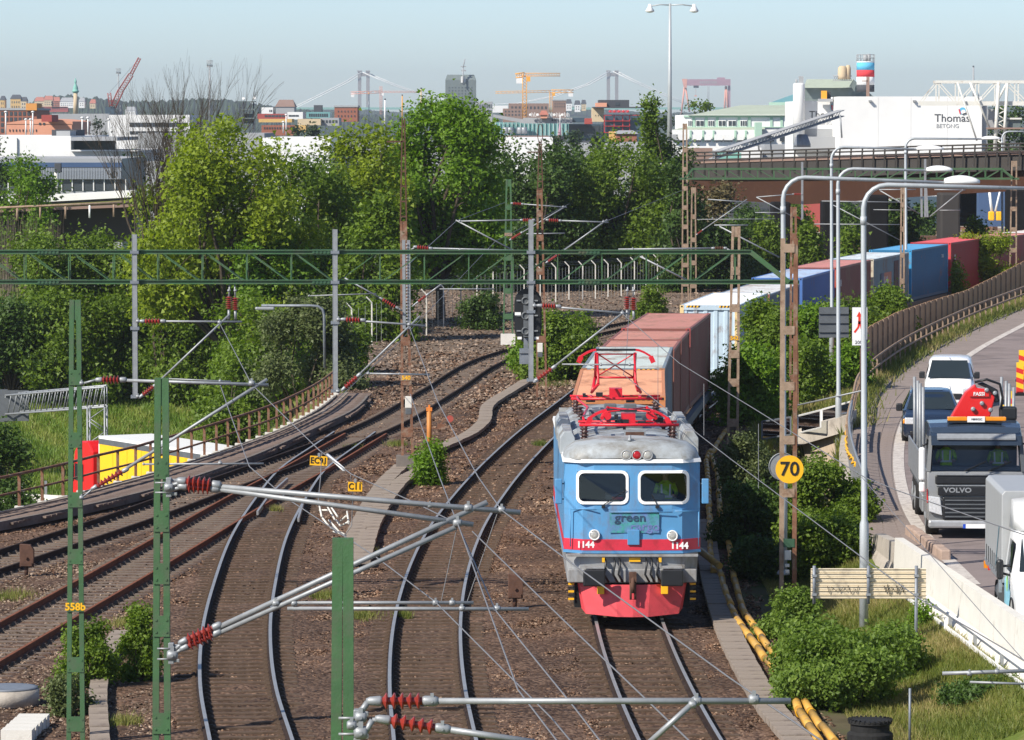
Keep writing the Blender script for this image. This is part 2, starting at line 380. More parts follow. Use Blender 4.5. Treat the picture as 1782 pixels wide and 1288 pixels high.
def grid_mesh(name,xs,ys,mats,fn,zoff=0,idx=None,kind='structure',wob=0.0):
    X,Y=np.meshgrid(xs,ys);Z=ground_z(X,Y)+zoff
    if wob:Z=Z+nrg.normal(0,wob,Z.shape)
    v=np.stack([X,Y,Z],-1).reshape(-1,3);nx=len(xs);ny=len(ys)
    i,j=np.meshgrid(np.arange(nx-1),np.arange(ny-1));a=(j*nx+i).ravel()
    f=np.stack([a,a+1,a+nx+1,a+nx],1)
    me=bpy.data.meshes.new(name);me.from_pydata(v.tolist(),[],f.tolist())
    for m in mats:me.materials.append(m)
    if idx is not None:
        cx=v[f].mean(1);me.polygons.foreach_set('material_index',idx(cx[:,0],cx[:,1],cx[:,2]).astype(np.int32))
    me.polygons.foreach_set('use_smooth',np.ones(len(f),bool));me.update()
    o=bpy.data.objects.new(name,me);COL.objects.link(o);o['kind']=kind;return o
def gidx(x,y,z):
    le=left_edge(y);t1=T1(y)
    fan=(y>185)
    ball=(x>le+0.2) & (x<t1+3.0) & (y<330)
    out=np.where(ball,0,1)
    out=np.where((x>t1+3.0) & ((y>120) | (x<t1+4.8)),2,out)
    out=np.where((x>le-0.5) & (x<T1(y)-3.5) & (y>192) & (y<330),3,out)
    return out
xs=np.concatenate([np.arange(-90,-26,4.0),np.arange(-26,14,0.5),np.arange(14,50,1.5),np.arange(50,110,6.0)])
ys=np.concatenate([np.arange(45,190,1.0),np.arange(190,420,3.0)])
grid_mesh('ground',xs,ys,[M['ballast'],M['grass'],M['earth'],M['gravel']],ground_z,idx=gidx,wob=0.02)
mb=MB();mb.quad((-2500,380,-4.3),(2500,380,-4.3),(2500,2000,-8),(-2500,2000,-8))
mb.quad((-9000,2000,-8),(9000,2000,-8),(9000,20000,-8),(-9000,20000,-8))
o=single('city_ground',mb,M['city'],kind='structure')
mb=MB();mb.quad((-2500,-200,-9),(2500,-200,-9),(2500,390,-9),(-2500,390,-9));single('lower_ground',mb,M['grass'],kind='structure')

# road: one strip between the shoulder edge and far right, its shoulder paving and edge line
def strip(name,fa,fb,y0,y1,step,zoff,m,n=1,kind='structure',label=None,cat=None):
    mb=MB();yy=np.arange(y0,y1,step);k=0
    for q in range(len(yy)):
        a=float(fa(yy[q])[0]) if hasattr(fa(yy[q]),'__len__') else float(fa(yy[q]));b=float(fb(yy[q])[0]) if hasattr(fb(yy[q]),'__len__') else float(fb(yy[q]))
        z=float(road_z(yy[q]))+zoff
        for t in range(n+1):mb.v.append((a+(b-a)*t/n,yy[q],z))
    for q in range(len(yy)-1):
        for t in range(n):
            i=q*(n+1)+t;mb.face((i,i+1,i+n+2,i+n+1),0,True)
    return single(name,mb,m,label=label,cat=cat,kind=kind)
line=lambda y:smooth_interp(ly_,lx_,y)
strip('road',lambda y:shoulder(y)-0.02,lambda y:34+max(0,y-150)*0.3,60,320,2,0.0,M['asphalt'],4)
strip('shoulder_paving',shoulder,lambda y:line(y)-0.02,96,240,1.2,0.006,M['paving'])
strip('road_edge_line',lambda y:line(y)-0.02,lambda y:line(y)+0.33,99,250,1.2,0.012,M['linepaint'])

# ---------------------------------------------------------------- railway tracks
def track_path(px=None,pts=None):
    if px:pts=[((c-CX)/((y-YH)/CAMH),None) for c,y in px]
    return pts
def px_center(lst):
    v=[G(c,y,0.0) for c,y in lst];return curve_from(v)
T2p=px_center([(757,1288),(744,1200),(742,1100),(760,1000),(793,920),(842,850),(928,760),(1010,693)])
T3p=px_center([(437,1288),(415,1200),(411,1100),(428,1005),(450,935),(486,870),(531,812),(590,770)])
T5p=px_center([(54,955),(222,900),(363,849),(500,800),(656,740),(762,680),(868,620),(1000,584),(1130,556)])
T4p=px_center([(54,1084),(202,1001),(312,938),(427,871),(530,815),(603,773)])
def tf(p):return lambda y:smooth_interp(p[0],p[1],y)
def build_track(label,f,y0,y1,rail_m,sleeper_m,spacing=0.65,dz=0.0,sl=True,skip=None,group=None):
    ys=np.arange(y0,y1+0.01,0.5);xs=np.asarray(f(ys),float)
    dx=np.gradient(xs,ys);L=np.sqrt(1+dx*dx);nx,ny=1/L,-dx/L # right-hand normal
    root=thing('railway_track',label,'railway track',(float(xs[0]),float(ys[0]),-0.2))
    prof=[(-0.07,-0.165),(-0.07,-0.15),(-0.012,-0.135),(-0.012,-0.045),(-0.036,-0.035),(-0.036,0.0),(0.036,0.0),(0.036,-0.035),(0.012,-0.045),(0.012,-0.135),(0.07,-0.15),(0.07,-0.165)]
    for s in (-1,1):
        mb=MB();n=len(prof)
        for k in range(len(ys)):
            for (a,z) in prof:
                o_=s*0.7525+a
                mb.v.append((xs[k]+nx[k]*o_,ys[k]+ny[k]*o_,z+dz))
        for k in range(len(ys)-1):
            for j in range(n):
                mb.face((k*n+j,k*n+(j+1) % n,(k+1)*n+(j+1) % n,(k+1)*n+j),1 if j==5 else 0)
        mb.face(list(reversed(range(n))),0)
        part('rail',mb,[rail_m[0],rail_m[1]],root,w=True)
    if sl:
        m1=MB();m1.prism([(-1.28,-0.14),(-1.28,-0.02),(-1.24,0.0),(1.24,0.0),(1.28,-0.02),(1.28,-0.14)],-0.105,0.105)
        for s in (-1,1):
            m1.box((s*0.7525,0,0.006),(0.36,0.16,0.03));m1.box((s*0.7525-0.12,0,0.03),(0.06,0.1,0.04));m1.box((s*0.7525+0.12,0,0.03),(0.06,0.1,0.04))
        me=new_mesh('sleeper',m1,sleeper_m)
        S=np.concatenate([[0],np.cumsum(np.sqrt(np.diff(xs)**2+np.diff(ys)**2))]);n=min(int(S[-1]/spacing),300);lx,ly,lz=root.location
        for k in range(n):
            q=(k+0.5)*spacing;yy=float(np.interp(q,S,ys));xx=float(np.interp(q,S,xs));d=float(np.interp(q,S,dx))
            if skip and skip(xx,yy):continue
            inst('sleeper',me,root,(xx-lx,yy-ly,-0.170-lz+dz+rng.uniform(-0.006,0.006)),-math.atan(d)+rng.uniform(-0.012,0.012))
    return (f,S if sl else None,ys,xs)
RM=(M['rail_side'],M['rail_head']);RR=(M['rail_rust'],M['rail_rust'])
TR=[]
TR.append(build_track('track under the blue locomotive, rightmost of the tracks',T1,66,322,RM,M['sleeper'],spacing=0.86))
TR.append(build_track('curved track with bright rails just left of the locomotive',tf(T2p),68,182,RM,M['sleeper']))
TR.append(build_track('curved bright track running to the bottom edge between the second and nearest green masts',tf(T3p),68,157,RM,M['sleeper'],dz=0.0))
TR.append(build_track('straight track with rusty brown rails at the lower left',tf(T4p),84,156,RR,M['sleeper_pale'],dz=0.002))
TR.append(build_track('long dark track nearest the plank walkway, running past the tall rusty mast',tf(T5p),98,250,(M['rail_side'],M['rail_side']),M['sleeper_pale'],dz=0.004,skip=lambda x,y:y>150 and False))
# guard/check rails of the switch
mb=MB()
for (a,b) in [((519,905),(528,875)),((448,893),(470,862)),((470,862),(500,835))]:
    mb.bar(G(*a,-0.03),G(*b,-0.03),0.06,0.12)
single('check_rail',mb,M['rail_head'],'short check rails beside the switch where the two left tracks meet','rail')

# ---------------------------------------------------------------- ballast stones (one heap nobody could count)
def rocks(name,xy,size,m,zoff=0.0,z=None):
    n=len(xy);base=np.array([(1,0,0),(0,1,0),(-1,0,0),(0,-1,0),(0,0,1),(0,0,-1)],float)
    tri=np.array([(0,1,4),(1,2,4),(2,3,4),(3,0,4)])
    s=size*nrg.uniform(0.55,1.45,(n,1,1))*np.array([1,0.85,0.62])
    v=base[None]*s*nrg.uniform(0.6,1.3,(n,6,1))
    a=nrg.uniform(0,6.28,n);b=nrg.normal(0,0.5,n);ca,sa,cb,sb=np.cos(a),np.sin(a),np.cos(b),np.sin(b)
    x=v[...,0]*ca[:,None]-v[...,1]*sa[:,None];y=v[...,0]*sa[:,None]+v[...,1]*ca[:,None];zz=v[...,2]
    y2=y*cb[:,None]-zz*sb[:,None];z2=y*sb[:,None]+zz*cb[:,None]
    zz0=(ground_z(xy[:,0],xy[:,1]) if z is None else z)+zoff+size*0.25
    V=np.stack([x+xy[:,0:1],y2+xy[:,1:2],z2+zz0[:,None]],-1).reshape(-1,3)
    Fc=(tri[None]+(np.arange(n)*6)[:,None,None]).reshape(-1,3)
    return V,Fc,np.repeat(nrg.uniform(0,1,n),4)
def fast_mesh(name,V,Fc,mats,tint=None,smooth=False,midx=None):
    me=bpy.data.meshes.new(name);k=Fc.shape[1];n=len(Fc)
    me.vertices.add(len(V));me.vertices.foreach_set('co',V.astype(np.float32).ravel())
    me.loops.add(n*k);me.loops.foreach_set('vertex_index',Fc.astype(np.int32).ravel())
    me.polygons.add(n);me.polygons.foreach_set('loop_start',(np.arange(n)*k).astype(np.int32));me.polygons.foreach_set('loop_total',np.full(n,k,np.int32))
    for m in mats:me.materials.append(m)
    if tint is not None:
        at=me.attributes.new('tint','FLOAT','FACE');at.data.foreach_set('value',tint.astype(np.float32))
    me.polygons.foreach_set('use_smooth',np.full(n,smooth,bool))
    if midx is not None:me.polygons.foreach_set('material_index',midx.astype(np.int32))
    me.update(calc_edges=True);return me
def mat_tint(name,cols,rough=0.9):
    m,nt,bs=_nodes(name);N,L=nt.nodes,nt.links
    at=N.new('ShaderNodeAttribute');at.attribute_name='tint';cr=N.new('ShaderNodeValToRGB');el=cr.color_ramp.elements
    el[0].color=(*cols[0],1);el[-1].color=(*cols[-1],1)
    for i,c in enumerate(cols[1:-1]):e=el.new((i+1)/(len(cols)-1));e.color=(*c,1)
    g=N.new('ShaderNodeNewGeometry');n=N.new('ShaderNodeTexNoise');n.inputs['Scale'].default_value=0.3;n.inputs['Detail'].default_value=5;L.new(g.outputs['Position'],n.inputs['Vector'])
    mr=N.new('ShaderNodeMapRange');mr.inputs[1].default_value=0.35;mr.inputs[2].default_value=0.65;mr.inputs[3].default_value=0.7;mr.inputs[4].default_value=1.3
    L.new(n.outputs[0],mr.inputs[0]);sc=N.new('ShaderNodeVectorMath');sc.operation='SCALE'
    L.new(at.outputs['Fac'],cr.inputs[0]);L.new(cr.outputs[0],sc.inputs[0]);L.new(mr.outputs[0],sc.inputs['Scale']);L.new(sc.outputs[0],bs.inputs['Base Color'])
    bs.inputs['Roughness'].default_value=rough;bs.inputs['Specular IOR Level'].default_value=0.2;return m
M['stone']=mat_tint('stone',[(0.035,0.018,0.011),(0.085,0.045,0.027),(0.14,0.08,0.05),(0.195,0.122,0.080),(0.29,0.205,0.145)])
M['stone_pale']=mat_tint('stone_pale',[(0.06,0.038,0.026),(0.11,0.074,0.05),(0.16,0.11,0.076),(0.23,0.165,0.12),(0.32,0.25,0.195)])
def in_sleeper(xy):
    bad=np.zeros(len(xy),bool)
    for t,(f,S,ys_,xs_) in enumerate(TR):
        sp=0.86 if t==0 else 0.65
        y=xy[:,1];xt=np.interp(y,ys_,xs_);dx=np.interp(y,ys_,np.gradient(xs_,ys_));L=np.sqrt(1+dx*dx)
        lat=(xy[:,0]-xt)/L;along=np.interp(y,ys_,S)+(xy[:,0]-xt)*dx/L
        ph=(along/sp) % 1.0;on=np.abs(ph-0.5)*sp<0.145
        ok=(y>ys_[0]-0.5) & (y<ys_[-1]+0.5)
        bad |= ok & (((np.abs(lat)<1.31) & on) | (np.abs(np.abs(lat)-0.7525)<0.13))
    return bad
def scatter(n,y0,y1,xa,xb):
    y=nrg.uniform(y0,y1,n);a=xa(y);b=xb(y);x=a+(b-a)*nrg.uniform(0,1,n);return np.stack([x,y],1)
LFT=lambda y:np.maximum(smooth_interp(ry_,rx_,np.minimum(y,178))+0.1,(-920/F_PX)*y)
RGT=lambda y:np.minimum(T1(y)+3.4,(920/F_PX)*y)
vs_,fs_,ts_=[],[],[];base=0
for (n,y0,y1,size) in [(60000,77,100,0.038),(48000,100,128,0.047),(30000,128,172,0.066),(9000,172,215,0.10)]:
    xy=scatter(n,y0,y1,LFT,RGT);xy=xy[~in_sleeper(xy)]
    V,Fc,t=rocks('r',xy,size,None,zoff=-0.03);fs_.append(Fc+base);vs_.append(V);ts_.append(t);base += len(V)
me=fast_mesh('ballast_stones',np.concatenate(vs_),np.concatenate(fs_),[M['stone']],np.concatenate(ts_))
o=bpy.data.objects.new('ballast_stones',me);COL.objects.link(o);o['kind']='stuff';o['label']='loose brown ballast stones spread between and around the tracks';o['category']='gravel'
xy=scatter(16000,172,300,lambda y:np.maximum(-9.0+0*y,-0.12*y),lambda y:np.minimum(T1(y)-3,0.1*y));xy=xy[~in_sleeper(xy)]
V,Fc,t=rocks('r',xy,0.085,None)
xy=scatter(9000,80,112,lambda y:-0.125*y,lambda y:-0.125*y+3.6);xy=xy[~in_sleeper(xy)];V2,F2,t2=rocks('r',xy,0.038,None,zoff=0.0)
me=fast_mesh('pale_gravel',np.concatenate([V,V2]),np.concatenate([Fc,F2+len(V)]),[M['stone_pale']],np.concatenate([t,t2]))
o=bpy.data.objects.new('pale_gravel',me);COL.objects.link(o);o['kind']='stuff';o['label']='paler gravel in front of the wire mesh fence and at the lower left corner';o['category']='gravel'

# ---------------------------------------------------------------- concrete duct covers
def duct(label,px,w,slab,group,z=-0.06,m='slab',y_rng=None):
    ys_,xs_=px_center(px);yy=np.arange(ys_[0],ys_[-1],0.1);xx=smooth_interp(ys_,xs_,yy)
    S=np.concatenate([[0],np.cumsum(np.sqrt(np.diff(xx)**2+np.diff(yy)**2))]);n=int(S[-1]/slab)
    root=thing('cable_duct',label,'cable duct',(float(xx[0]),float(yy[0]),-0.2),group=group)
    m1=MB();m1.box((0,0,0.0),(w,slab-0.025,0.12));me=new_mesh('cover_slab',m1,M[m])
    for k in range(n):
        q=(k+0.5)*slab;y=float(np.interp(q,S,yy));x=float(np.interp(q,S,xx));d=float(np.interp(q,S,np.gradient(xx,yy)))
        o=inst('cover_slab',me,root,(x-xx[0],y-yy[0],z+0.2+rng.uniform(-0.012,0.012)),-math.atan(d)+rng.uniform(-0.03,0.03))
    return root
duct('worn concrete cable duct running beside the yellow pipes right of the locomotive',[(1392,1288),(1340,1225),(1300,1160),(1268,1095),(1246,1030),(1232,960),(1228,900)],0.55,0.62,'cable ducts')
duct('narrow concrete cable duct between leafy weeds at the lower left',[(174,1288),(172,1190),(186,1130),(214,1092)],0.36,0.9,'cable ducts')
duct('concrete cable duct behind the yellow C11 sign, left one of the close pair',[(604,960),(628,905),(652,862),(676,830),(700,808)],0.5,0.9,'cable ducts')
duct('concrete cable duct behind the yellow C11 sign, right one of the close pair',[(628,975),(650,905),(676,862),(706,830),(740,812)],0.5,0.9,'cable ducts',z=-0.05)
duct('long concrete cable duct winding up between two tracks from the rusty mast towards the signal',[(716,800),(760,780),(815,755),(840,735),(850,705),(890,678),(920,660)],0.5,0.9,'cable ducts',z=-0.04)
mb=MB();mb.lathe([(0.62,0),(0.62,0.32)],G(14,1226,-0.2),28);
t=thing('manhole','round grey metal lid on a stone chamber in the lower left corner','manhole',G(14,1226,-0.2))
part('chamber',mb,M['concrete'],t,w=True);mb=MB();mb.lathe([(0.6,0.322),(0.6,0.35),(0.5,0.355)],G(14,1226,-0.2),28);part('lid',mb,M['galv_dark'],t,w=True)
m1=MB();m1.box((0,0,0.1),(0.58,0.42,0.24));me=new_mesh('step_stone',m1,M['concrete_pale'])
t=thing('stone_edging','pale stone blocks in a row below the round lid in the lower left corner','edging',G(30,1290,-0.2))
for k in range(5):inst('block',me,t,(0.02*k,0.1+0.46*k,0),rng.uniform(-.03,.03))
# ---------------------------------------------------------------- foliage
def leaf_arrays(cl,per,leaf,spread,out_c=None,tint0=None,up=0.35):
    """cl (N,3) clump centres -> quads"""
    n=len(cl)*per
    c=np.repeat(cl,per,0)+nrg.normal(0,1,(n,3))*spread
    if out_c is None:out_c=cl.mean(0)
    d=c-out_c;d /= (np.linalg.norm(d,axis=1,keepdims=True)+1e-6)
    nrm=d*0.5+nrg.normal(0,0.6,(n,3))+np.array([0,0,up]);nrm /= np.linalg.norm(nrm,axis=1,keepdims=True)
    a=np.cross(nrm,nrg.normal(0,1,(n,3)));a /= np.linalg.norm(a,axis=1,keepdims=True);b=np.cross(nrm,a)
    s=(leaf*nrg.uniform(0.6,1.35,n))[:,None]
    if leaf>0.07:
        V=np.stack([c-a*s*1.1,c-b*s*0.75+a*s*.45,c+b*s*0.75+a*s*.55],1).reshape(-1,3);Fc=np.arange(n*3).reshape(n,3)
    else:
        V=np.stack([c-a*s,c-b*s*0.6+nrm*s*0.12,c+a*s,c+b*s*0.6+nrm*s*0.12],1).reshape(-1,3)
        Fc=np.arange(n*4).reshape(n,4)
    t=(np.repeat(nrg.uniform(0.1,0.9,len(cl)) if tint0 is None else tint0,per)*0.6+nrg.uniform(0,1,n)*0.4)
    return V,Fc,t
def blob_clumps(blobs,n):
    vol=np.array([(b[3]*b[4]*b[5]) ** 0.67 for b in blobs]);cnt=np.maximum(1,(vol/vol.sum()*n).astype(int));out=[]
    for b,k in zip(blobs,cnt):
        d=nrg.normal(0,1,(k,3));d /= np.linalg.norm(d,axis=1,keepdims=True)
        r=0.45+0.6*nrg.uniform(0,1,k) ** 0.55
        lump=1+0.16*np.sin(d[:,0]*5+b[0])*np.cos(d[:,2]*6+b[2])+0.1*np.sin(d[:,1]*9)
        out.append(np.array(b[:3])+d*(r*lump)[:,None]*np.array(b[3:6]))
    return np.concatenate(out)
def branches(mb,root,blobs,r0,seed,bend=0.12,sub=3,n=5):
    g=random.Random(seed);top=Vector(root)
    hz=max(b[2] for b in blobs)
    fork=Vector((root[0],root[1],root[2]+(min(b[2] for b in blobs)-root[2])*0.6))
    mb.tube([root,(Vector(root)+fork)/2+Vector((g.uniform(-.1,.1),0,0)),fork],[r0,r0*0.85,r0*0.7],7)
    for b in blobs:
        e=Vector(b[:3]);mid=fork.lerp(e,0.5)+Vector((g.uniform(-1,1),g.uniform(-1,1),g.uniform(-.2,.8)))*bend*(e-fork).length
        mb.tube([fork,mid,e],[r0*0.5,r0*0.32,r0*0.14],n,cap=False)
        for _ in range(sub):
            t=g.uniform(0.3,1);p=mid.lerp(e,t);q=p+Vector((g.uniform(-1,1)*b[3],g.uniform(-1,1)*b[4],g.uniform(-.2,1)*b[5]))*0.9
            mb.tube([p,(p+q)/2+Vector((0,0,0.1)),q],[r0*0.17,r0*0.1,r0*0.04],4,cap=False)
def tree(name,label,cat,base,blobs,leafmat,clumps,per,leaf,spread,r0=0.2,bark='bark',group=None,sub=3,up=0.35):
    """base world point; blobs relative to base (x,y,z,rx,ry,rz)"""
    t=thing(name,label,cat,base,group=group)
    cl=blob_clumps(blobs,clumps);cen=np.mean([b[:3] for b in blobs],0)
    if leaf<.06 and len(blobs)>6 and label: # ragged outer sprigs
        k=len(cl) // 9;tops=cl[nrg.choice(len(cl),k)];out_=tops-cen;out_ /= (np.linalg.norm(out_,axis=1,keepdims=True)+1e-6);out_[:,2]=np.abs(out_[:,2])+.5
        ext_=max(b[3] for b in blobs);cl=np.concatenate([cl]+[tops+out_*ext_*f*nrg.uniform(.3,1,(k,1)) for f in (.35,.6)])
    V,Fc,tn=leaf_arrays(cl,per,leaf,spread,cen,up=up)
    me=fast_mesh('crown',V,Fc,[M[leafmat]],tn);o=bpy.data.objects.new('crown',me);COL.objects.link(o);o.parent=t
    mb=MB();branches(mb,(0,0,-0.3),blobs,r0,int(clumps+leaf*1000) ,sub=sub);part('trunk',mb,M[bark],t)
    return t
def auto_blobs(w,h,dep,n,seed,z0=0.25,taper=0.6):
    """n lumps that fill a crown w wide, h high (base at 0), lumps between z0*h and h"""
    g=random.Random(seed);out=[]
    n=int(n*1.9)
    for i in range(n):
        f=(i+g.uniform(0.1,0.9))/n;z=h*(z0+(0.95-z0)*f)
        wi=w/2*(1-(taper+0.25)*max(0,f-0.3) ** 1.2)*g.uniform(0.82,1.12)
        rr=w*g.uniform(0.10,0.23)*(1.1-0.35*f);a=g.choice((-1,1))*g.uniform(0.05,1) ** 0.7;b=g.uniform(-1,1)
        if i==n-1:a *= 0.3;z=h-min(rr,h*.15)
        rz_=min(rr*g.uniform(0.7,1.1),h*0.2)
        out.append((a*max(0.05,wi-rr*0.5),b*max(0.05,dep/2-rr*0.6),min(z,h-rz_),rr,rr*0.9,rz_))
    return out
def ptree(name,label,cat,px,top,d,wpx,zb,leafmat,clumps,per,leaf,spread,n=7,seed=1,z0=0.25,taper=0.6,r0=0.2,group=None,dep=None,bark='bark',sub=3,up=0.35):
    """tree whose foot stands at depth d under photo column px, height and width taken there"""
    d=d+(34 if (715<px<1185 and 255<d+5 and d<280 and wpx>80) else 0);b=P(px,top,d);s=F_PX/d;h=(b.z-zb)*(.955 if b.z-zb>3 else 1);w=wpx/s*(1.22 if group==TG else 1)
    return tree(name,label,cat,(b.x,b.y,zb),auto_blobs(w,h,dep or w*0.8,n,seed,z0,taper),leafmat,clumps,per,leaf,spread,r0,bark,group,sub,up)
TG='trees left of the tracks';SG='bushes left of the tracks'
# light green and yellow green trees on the left
ptree('leafy_tree','airy yellow-green tree right of the bare tree, behind the green gantry','tree',395,190,228,250,-3,'leaf_yellow',1500,22,0.13,0.34,16,3,0.25,0.5,0.28,TG)
ptree('leafy_tree','loose yellow-green tree between the two grey hanger posts, right of the airy tree','tree',520,250,236,170,-3,'leaf_mid',700,22,0.13,0.36,10,31,0.3,0.5,0.22,TG)
ptree('leafy_tree','sparse olive-yellow tree left of the tallest bright green tree','tree',625,192,244,160,-2,'leaf_yellow',620,20,0.13,0.34,11,5,0.4,0.45,0.26,TG)
ptree('leafy_tree','tallest bright green tree, its top overlapping the dark tower block','tree',765,150,250,200,-1,'leaf_bright',1500,24,0.14,0.4,16,8,0.35,0.6,0.34,TG)
ptree('leafy_tree','dark green tree directly behind the tall thin mast with a lamp','tree',905,240,258,190,-1,'leaf_dark',1200,26,0.14,0.42,12,12,0.2,0.3,0.3,TG)
ptree('leafy_tree','dark broad tree right of the tall thin mast with red roof glimpsed behind','tree',985,262,264,120,-1,'leaf_dark',800,26,0.14,0.42,9,13,0.2,0.3,0.25,TG)
ptree('leafy_tree','mid green round-topped tree right of centre before the white hall roofs','tree',1085,228,262,170,-1,'leaf_mid',1250,26,0.14,0.42,13,17,0.12,0.3,0.3,TG)
ptree('leafy_tree','dark green tree left of the tall double floodlight pole foot','tree',1150,238,268,90,-1,'leaf_dark',700,26,0.14,0.4,9,19,0.12,0.2,0.25,TG)
ptree('poplar_tree','slim pointed poplar rising left of the tall floodlight pole','tree',1131,160,300,42,-1,'leaf_mid',420,24,0.14,0.35,12,23,0.3,0.85,0.2,None)
ptree('leafy_tree','shaded tree at the left foot of the rusty twin masts','tree',1195,250,290,60,-1,'leaf_dark',420,26,0.14,0.4,8,29,0.1,0.2,0.2,TG)
# middle layer
for (px,top,d,w,lm,lab,sd,n) in [
    (655,335,226,100,'leaf_mid','mid green tree standing left of the tall rusty mast',41,9),
    (590,290,240,110,'leaf_mid','drooping green tree behind the second grey hanger post',42,9),
    (800,300,262,150,'leaf_dark','dark green tree under the tallest bright tree',43,9),
    (1040,330,268,130,'leaf_dark','dark tree mass behind the wire fence posts, middle one',44,8),
    (1140,340,272,110,'leaf_dark','dark tree mass behind the wire fence posts, right one',45,8),
    (880,370,270,170,'leaf_dark','dark tree mass behind the wire fence posts, left one',46,8),
    (740,380,264,110,'leaf_dark','dark bushy tree right of the tall rusty mast',47,8),
    (300,300,246,120,'leaf_yellow','thin yellow-green tree at the foot of the bare tree',48,8)]:
    ptree('leafy_tree',lab,'tree',px,top,d,w,-2,lm,650,26,0.13,0.4,n,sd,0.1,0.25,0.2,TG)
for (px,top,d,w,zb,lm,lab,sd) in [
    (40,392,248,190,-3.4,'leaf_mid','green bush at the left edge below the low bridge railing',51),
    (150,398,250,180,-3.4,'leaf_mid','broad bush with pale buds behind the first grey hanger post, left side',52),
    (262,404,248,150,-3.6,'leaf_mid','green bush right of the first grey hanger post',53),
    (350,398,244,170,-3.8,'leaf_bright','bright green bush below the airy yellow-green tree',54),
    (470,400,228,180,-3.6,'leaf_bright','bright green bush left of the second grey hanger post',55),
    (100,500,240,200,-4.1,'leaf_mid','dark shaded bush behind the left twin green mast',56),
    (20,520,240,150,-4.1,'leaf_dark','dark shaded bush at the left edge above the sign gantry',57),
    (220,520,243,150,-4.1,'leaf_mid','dark bush with a bare stem foot on the grass slope',58),
    (330,505,240,150,-4.2,'leaf_mid','mid green bush behind the first pair of hanging insulators',59),
    (440,510,214,150,-4.4,'leaf_mid','mid green bush above the curved plank walkway',60)]:
    ptree('large_bush',lab,'bush',px,top,d,w,zb,lm,900,24,0.12,0.36,10,sd,0.06,0.15,0.16,SG,sub=2)
ptree('large_bush','rounded olive-green bush touching the curved end of the plank walkway','bush',530,500,186,175,-3.2,'leaf_olive',1300,26,0.085,0.26,12,61,0.05,0.2,0.16,SG,sub=2)
ptree('large_bush','green bush between the olive bush and the mesh fence','bush',590,545,196,90,-1.8,'leaf_mid',600,24,0.09,0.26,8,62,0.05,0.2,0.12,SG,sub=2)
ptree('large_bush','green bush behind the railing between the yellow trailer and the olive bush','bush',425,600,192,140,-4.6,'leaf_mid',900,24,0.09,0.28,9,63,0.05,0.2,0.12,SG,sub=2)
ptree('large_bush','dark leafy bush at the left edge below the sign gantry','bush',8,735,165,110,-5.5,'leaf_dark',800,24,0.085,0.26,9,64,0.05,0.2,0.12,SG,sub=2)
ptree('small_tree','small bright green tree at the left edge before the grey hall','tree',35,262,330,110,-3,'leaf_bright',420,24,0.15,0.42,8,65,0.25,0.3,0.2,TG)
ptree('small_tree','dark branch-topped tree cut by the left edge, level with the white wall','tree',-12,225,336,60,-3,'leaf_dark',200,22,0.15,0.42,6,66,0.35,0.3,0.2,TG)
# bare tree
def bare_tree():
    b=P(282,700,240);b.z=-3.5;t=thing('bare_tree','tall leafless tree rising above the white hall on the left','tree',b,R(150),group=TG);t.scale=(.66,.66,1.0)
    g=random.Random(5);mb=MB()
    def grow(p,d,L,r,lev):
        if lev==0 or r<0.006:return
        q=p+d*L;m_=(p+q)/2+Vector((g.uniform(-1,1),g.uniform(-1,1),g.uniform(-.5,.5)))*L*0.07
        mb.tube([p,m_,q],[r,r*0.85,r*0.7],5 if r>0.04 else 3,cap=False)
        k=3 if lev>2 else 2
        for i in range(k):
            a=g.uniform(0,6.28);sp=g.uniform(0.18,0.5)
            nd=(d+Vector((math.cos(a),math.sin(a),g.uniform(-0.05,0.35)))*sp).normalized()
            nd.z=max(nd.z,0.3);grow(q,nd,L*g.uniform(0.58,0.82),r*g.uniform(0.5,0.68),lev-1)
    for i in range(6):
        a=g.uniform(0,6.28);d=Vector((math.cos(a)*0.3,math.sin(a)*0.3,1)).normalized()
        grow(Vector((g.uniform(-.4,.4),g.uniform(-.4,.4),0)),d,g.uniform(4.6,6.0),0.16,7)
    part('trunk',mb,M['bark'],t)
bare_tree()
def stick_bush(name,label,px,top,d,w,zb,seed):
    b=P(px,top,d);h=b.z-zb;g=random.Random(seed);t=thing(name,label,'bush',(b.x,b.y,zb));mb=MB();W=w*d/F_PX
    for i in range(260):
        x=g.uniform(-.5,.5)*W;y=g.uniform(-1.5,1.5);mb.tube([(x,y,0),(x+g.uniform(-.4,.4),y+g.uniform(-.3,.3),h*g.uniform(0.6,1))],[0.02,0.006],3,cap=False)
    part('trunk',mb,M['bark_pale'],t)
stick_bush('bare_bush','brown leafless thicket under the small bright tree at the left edge',45,365,300,120,-3,3)
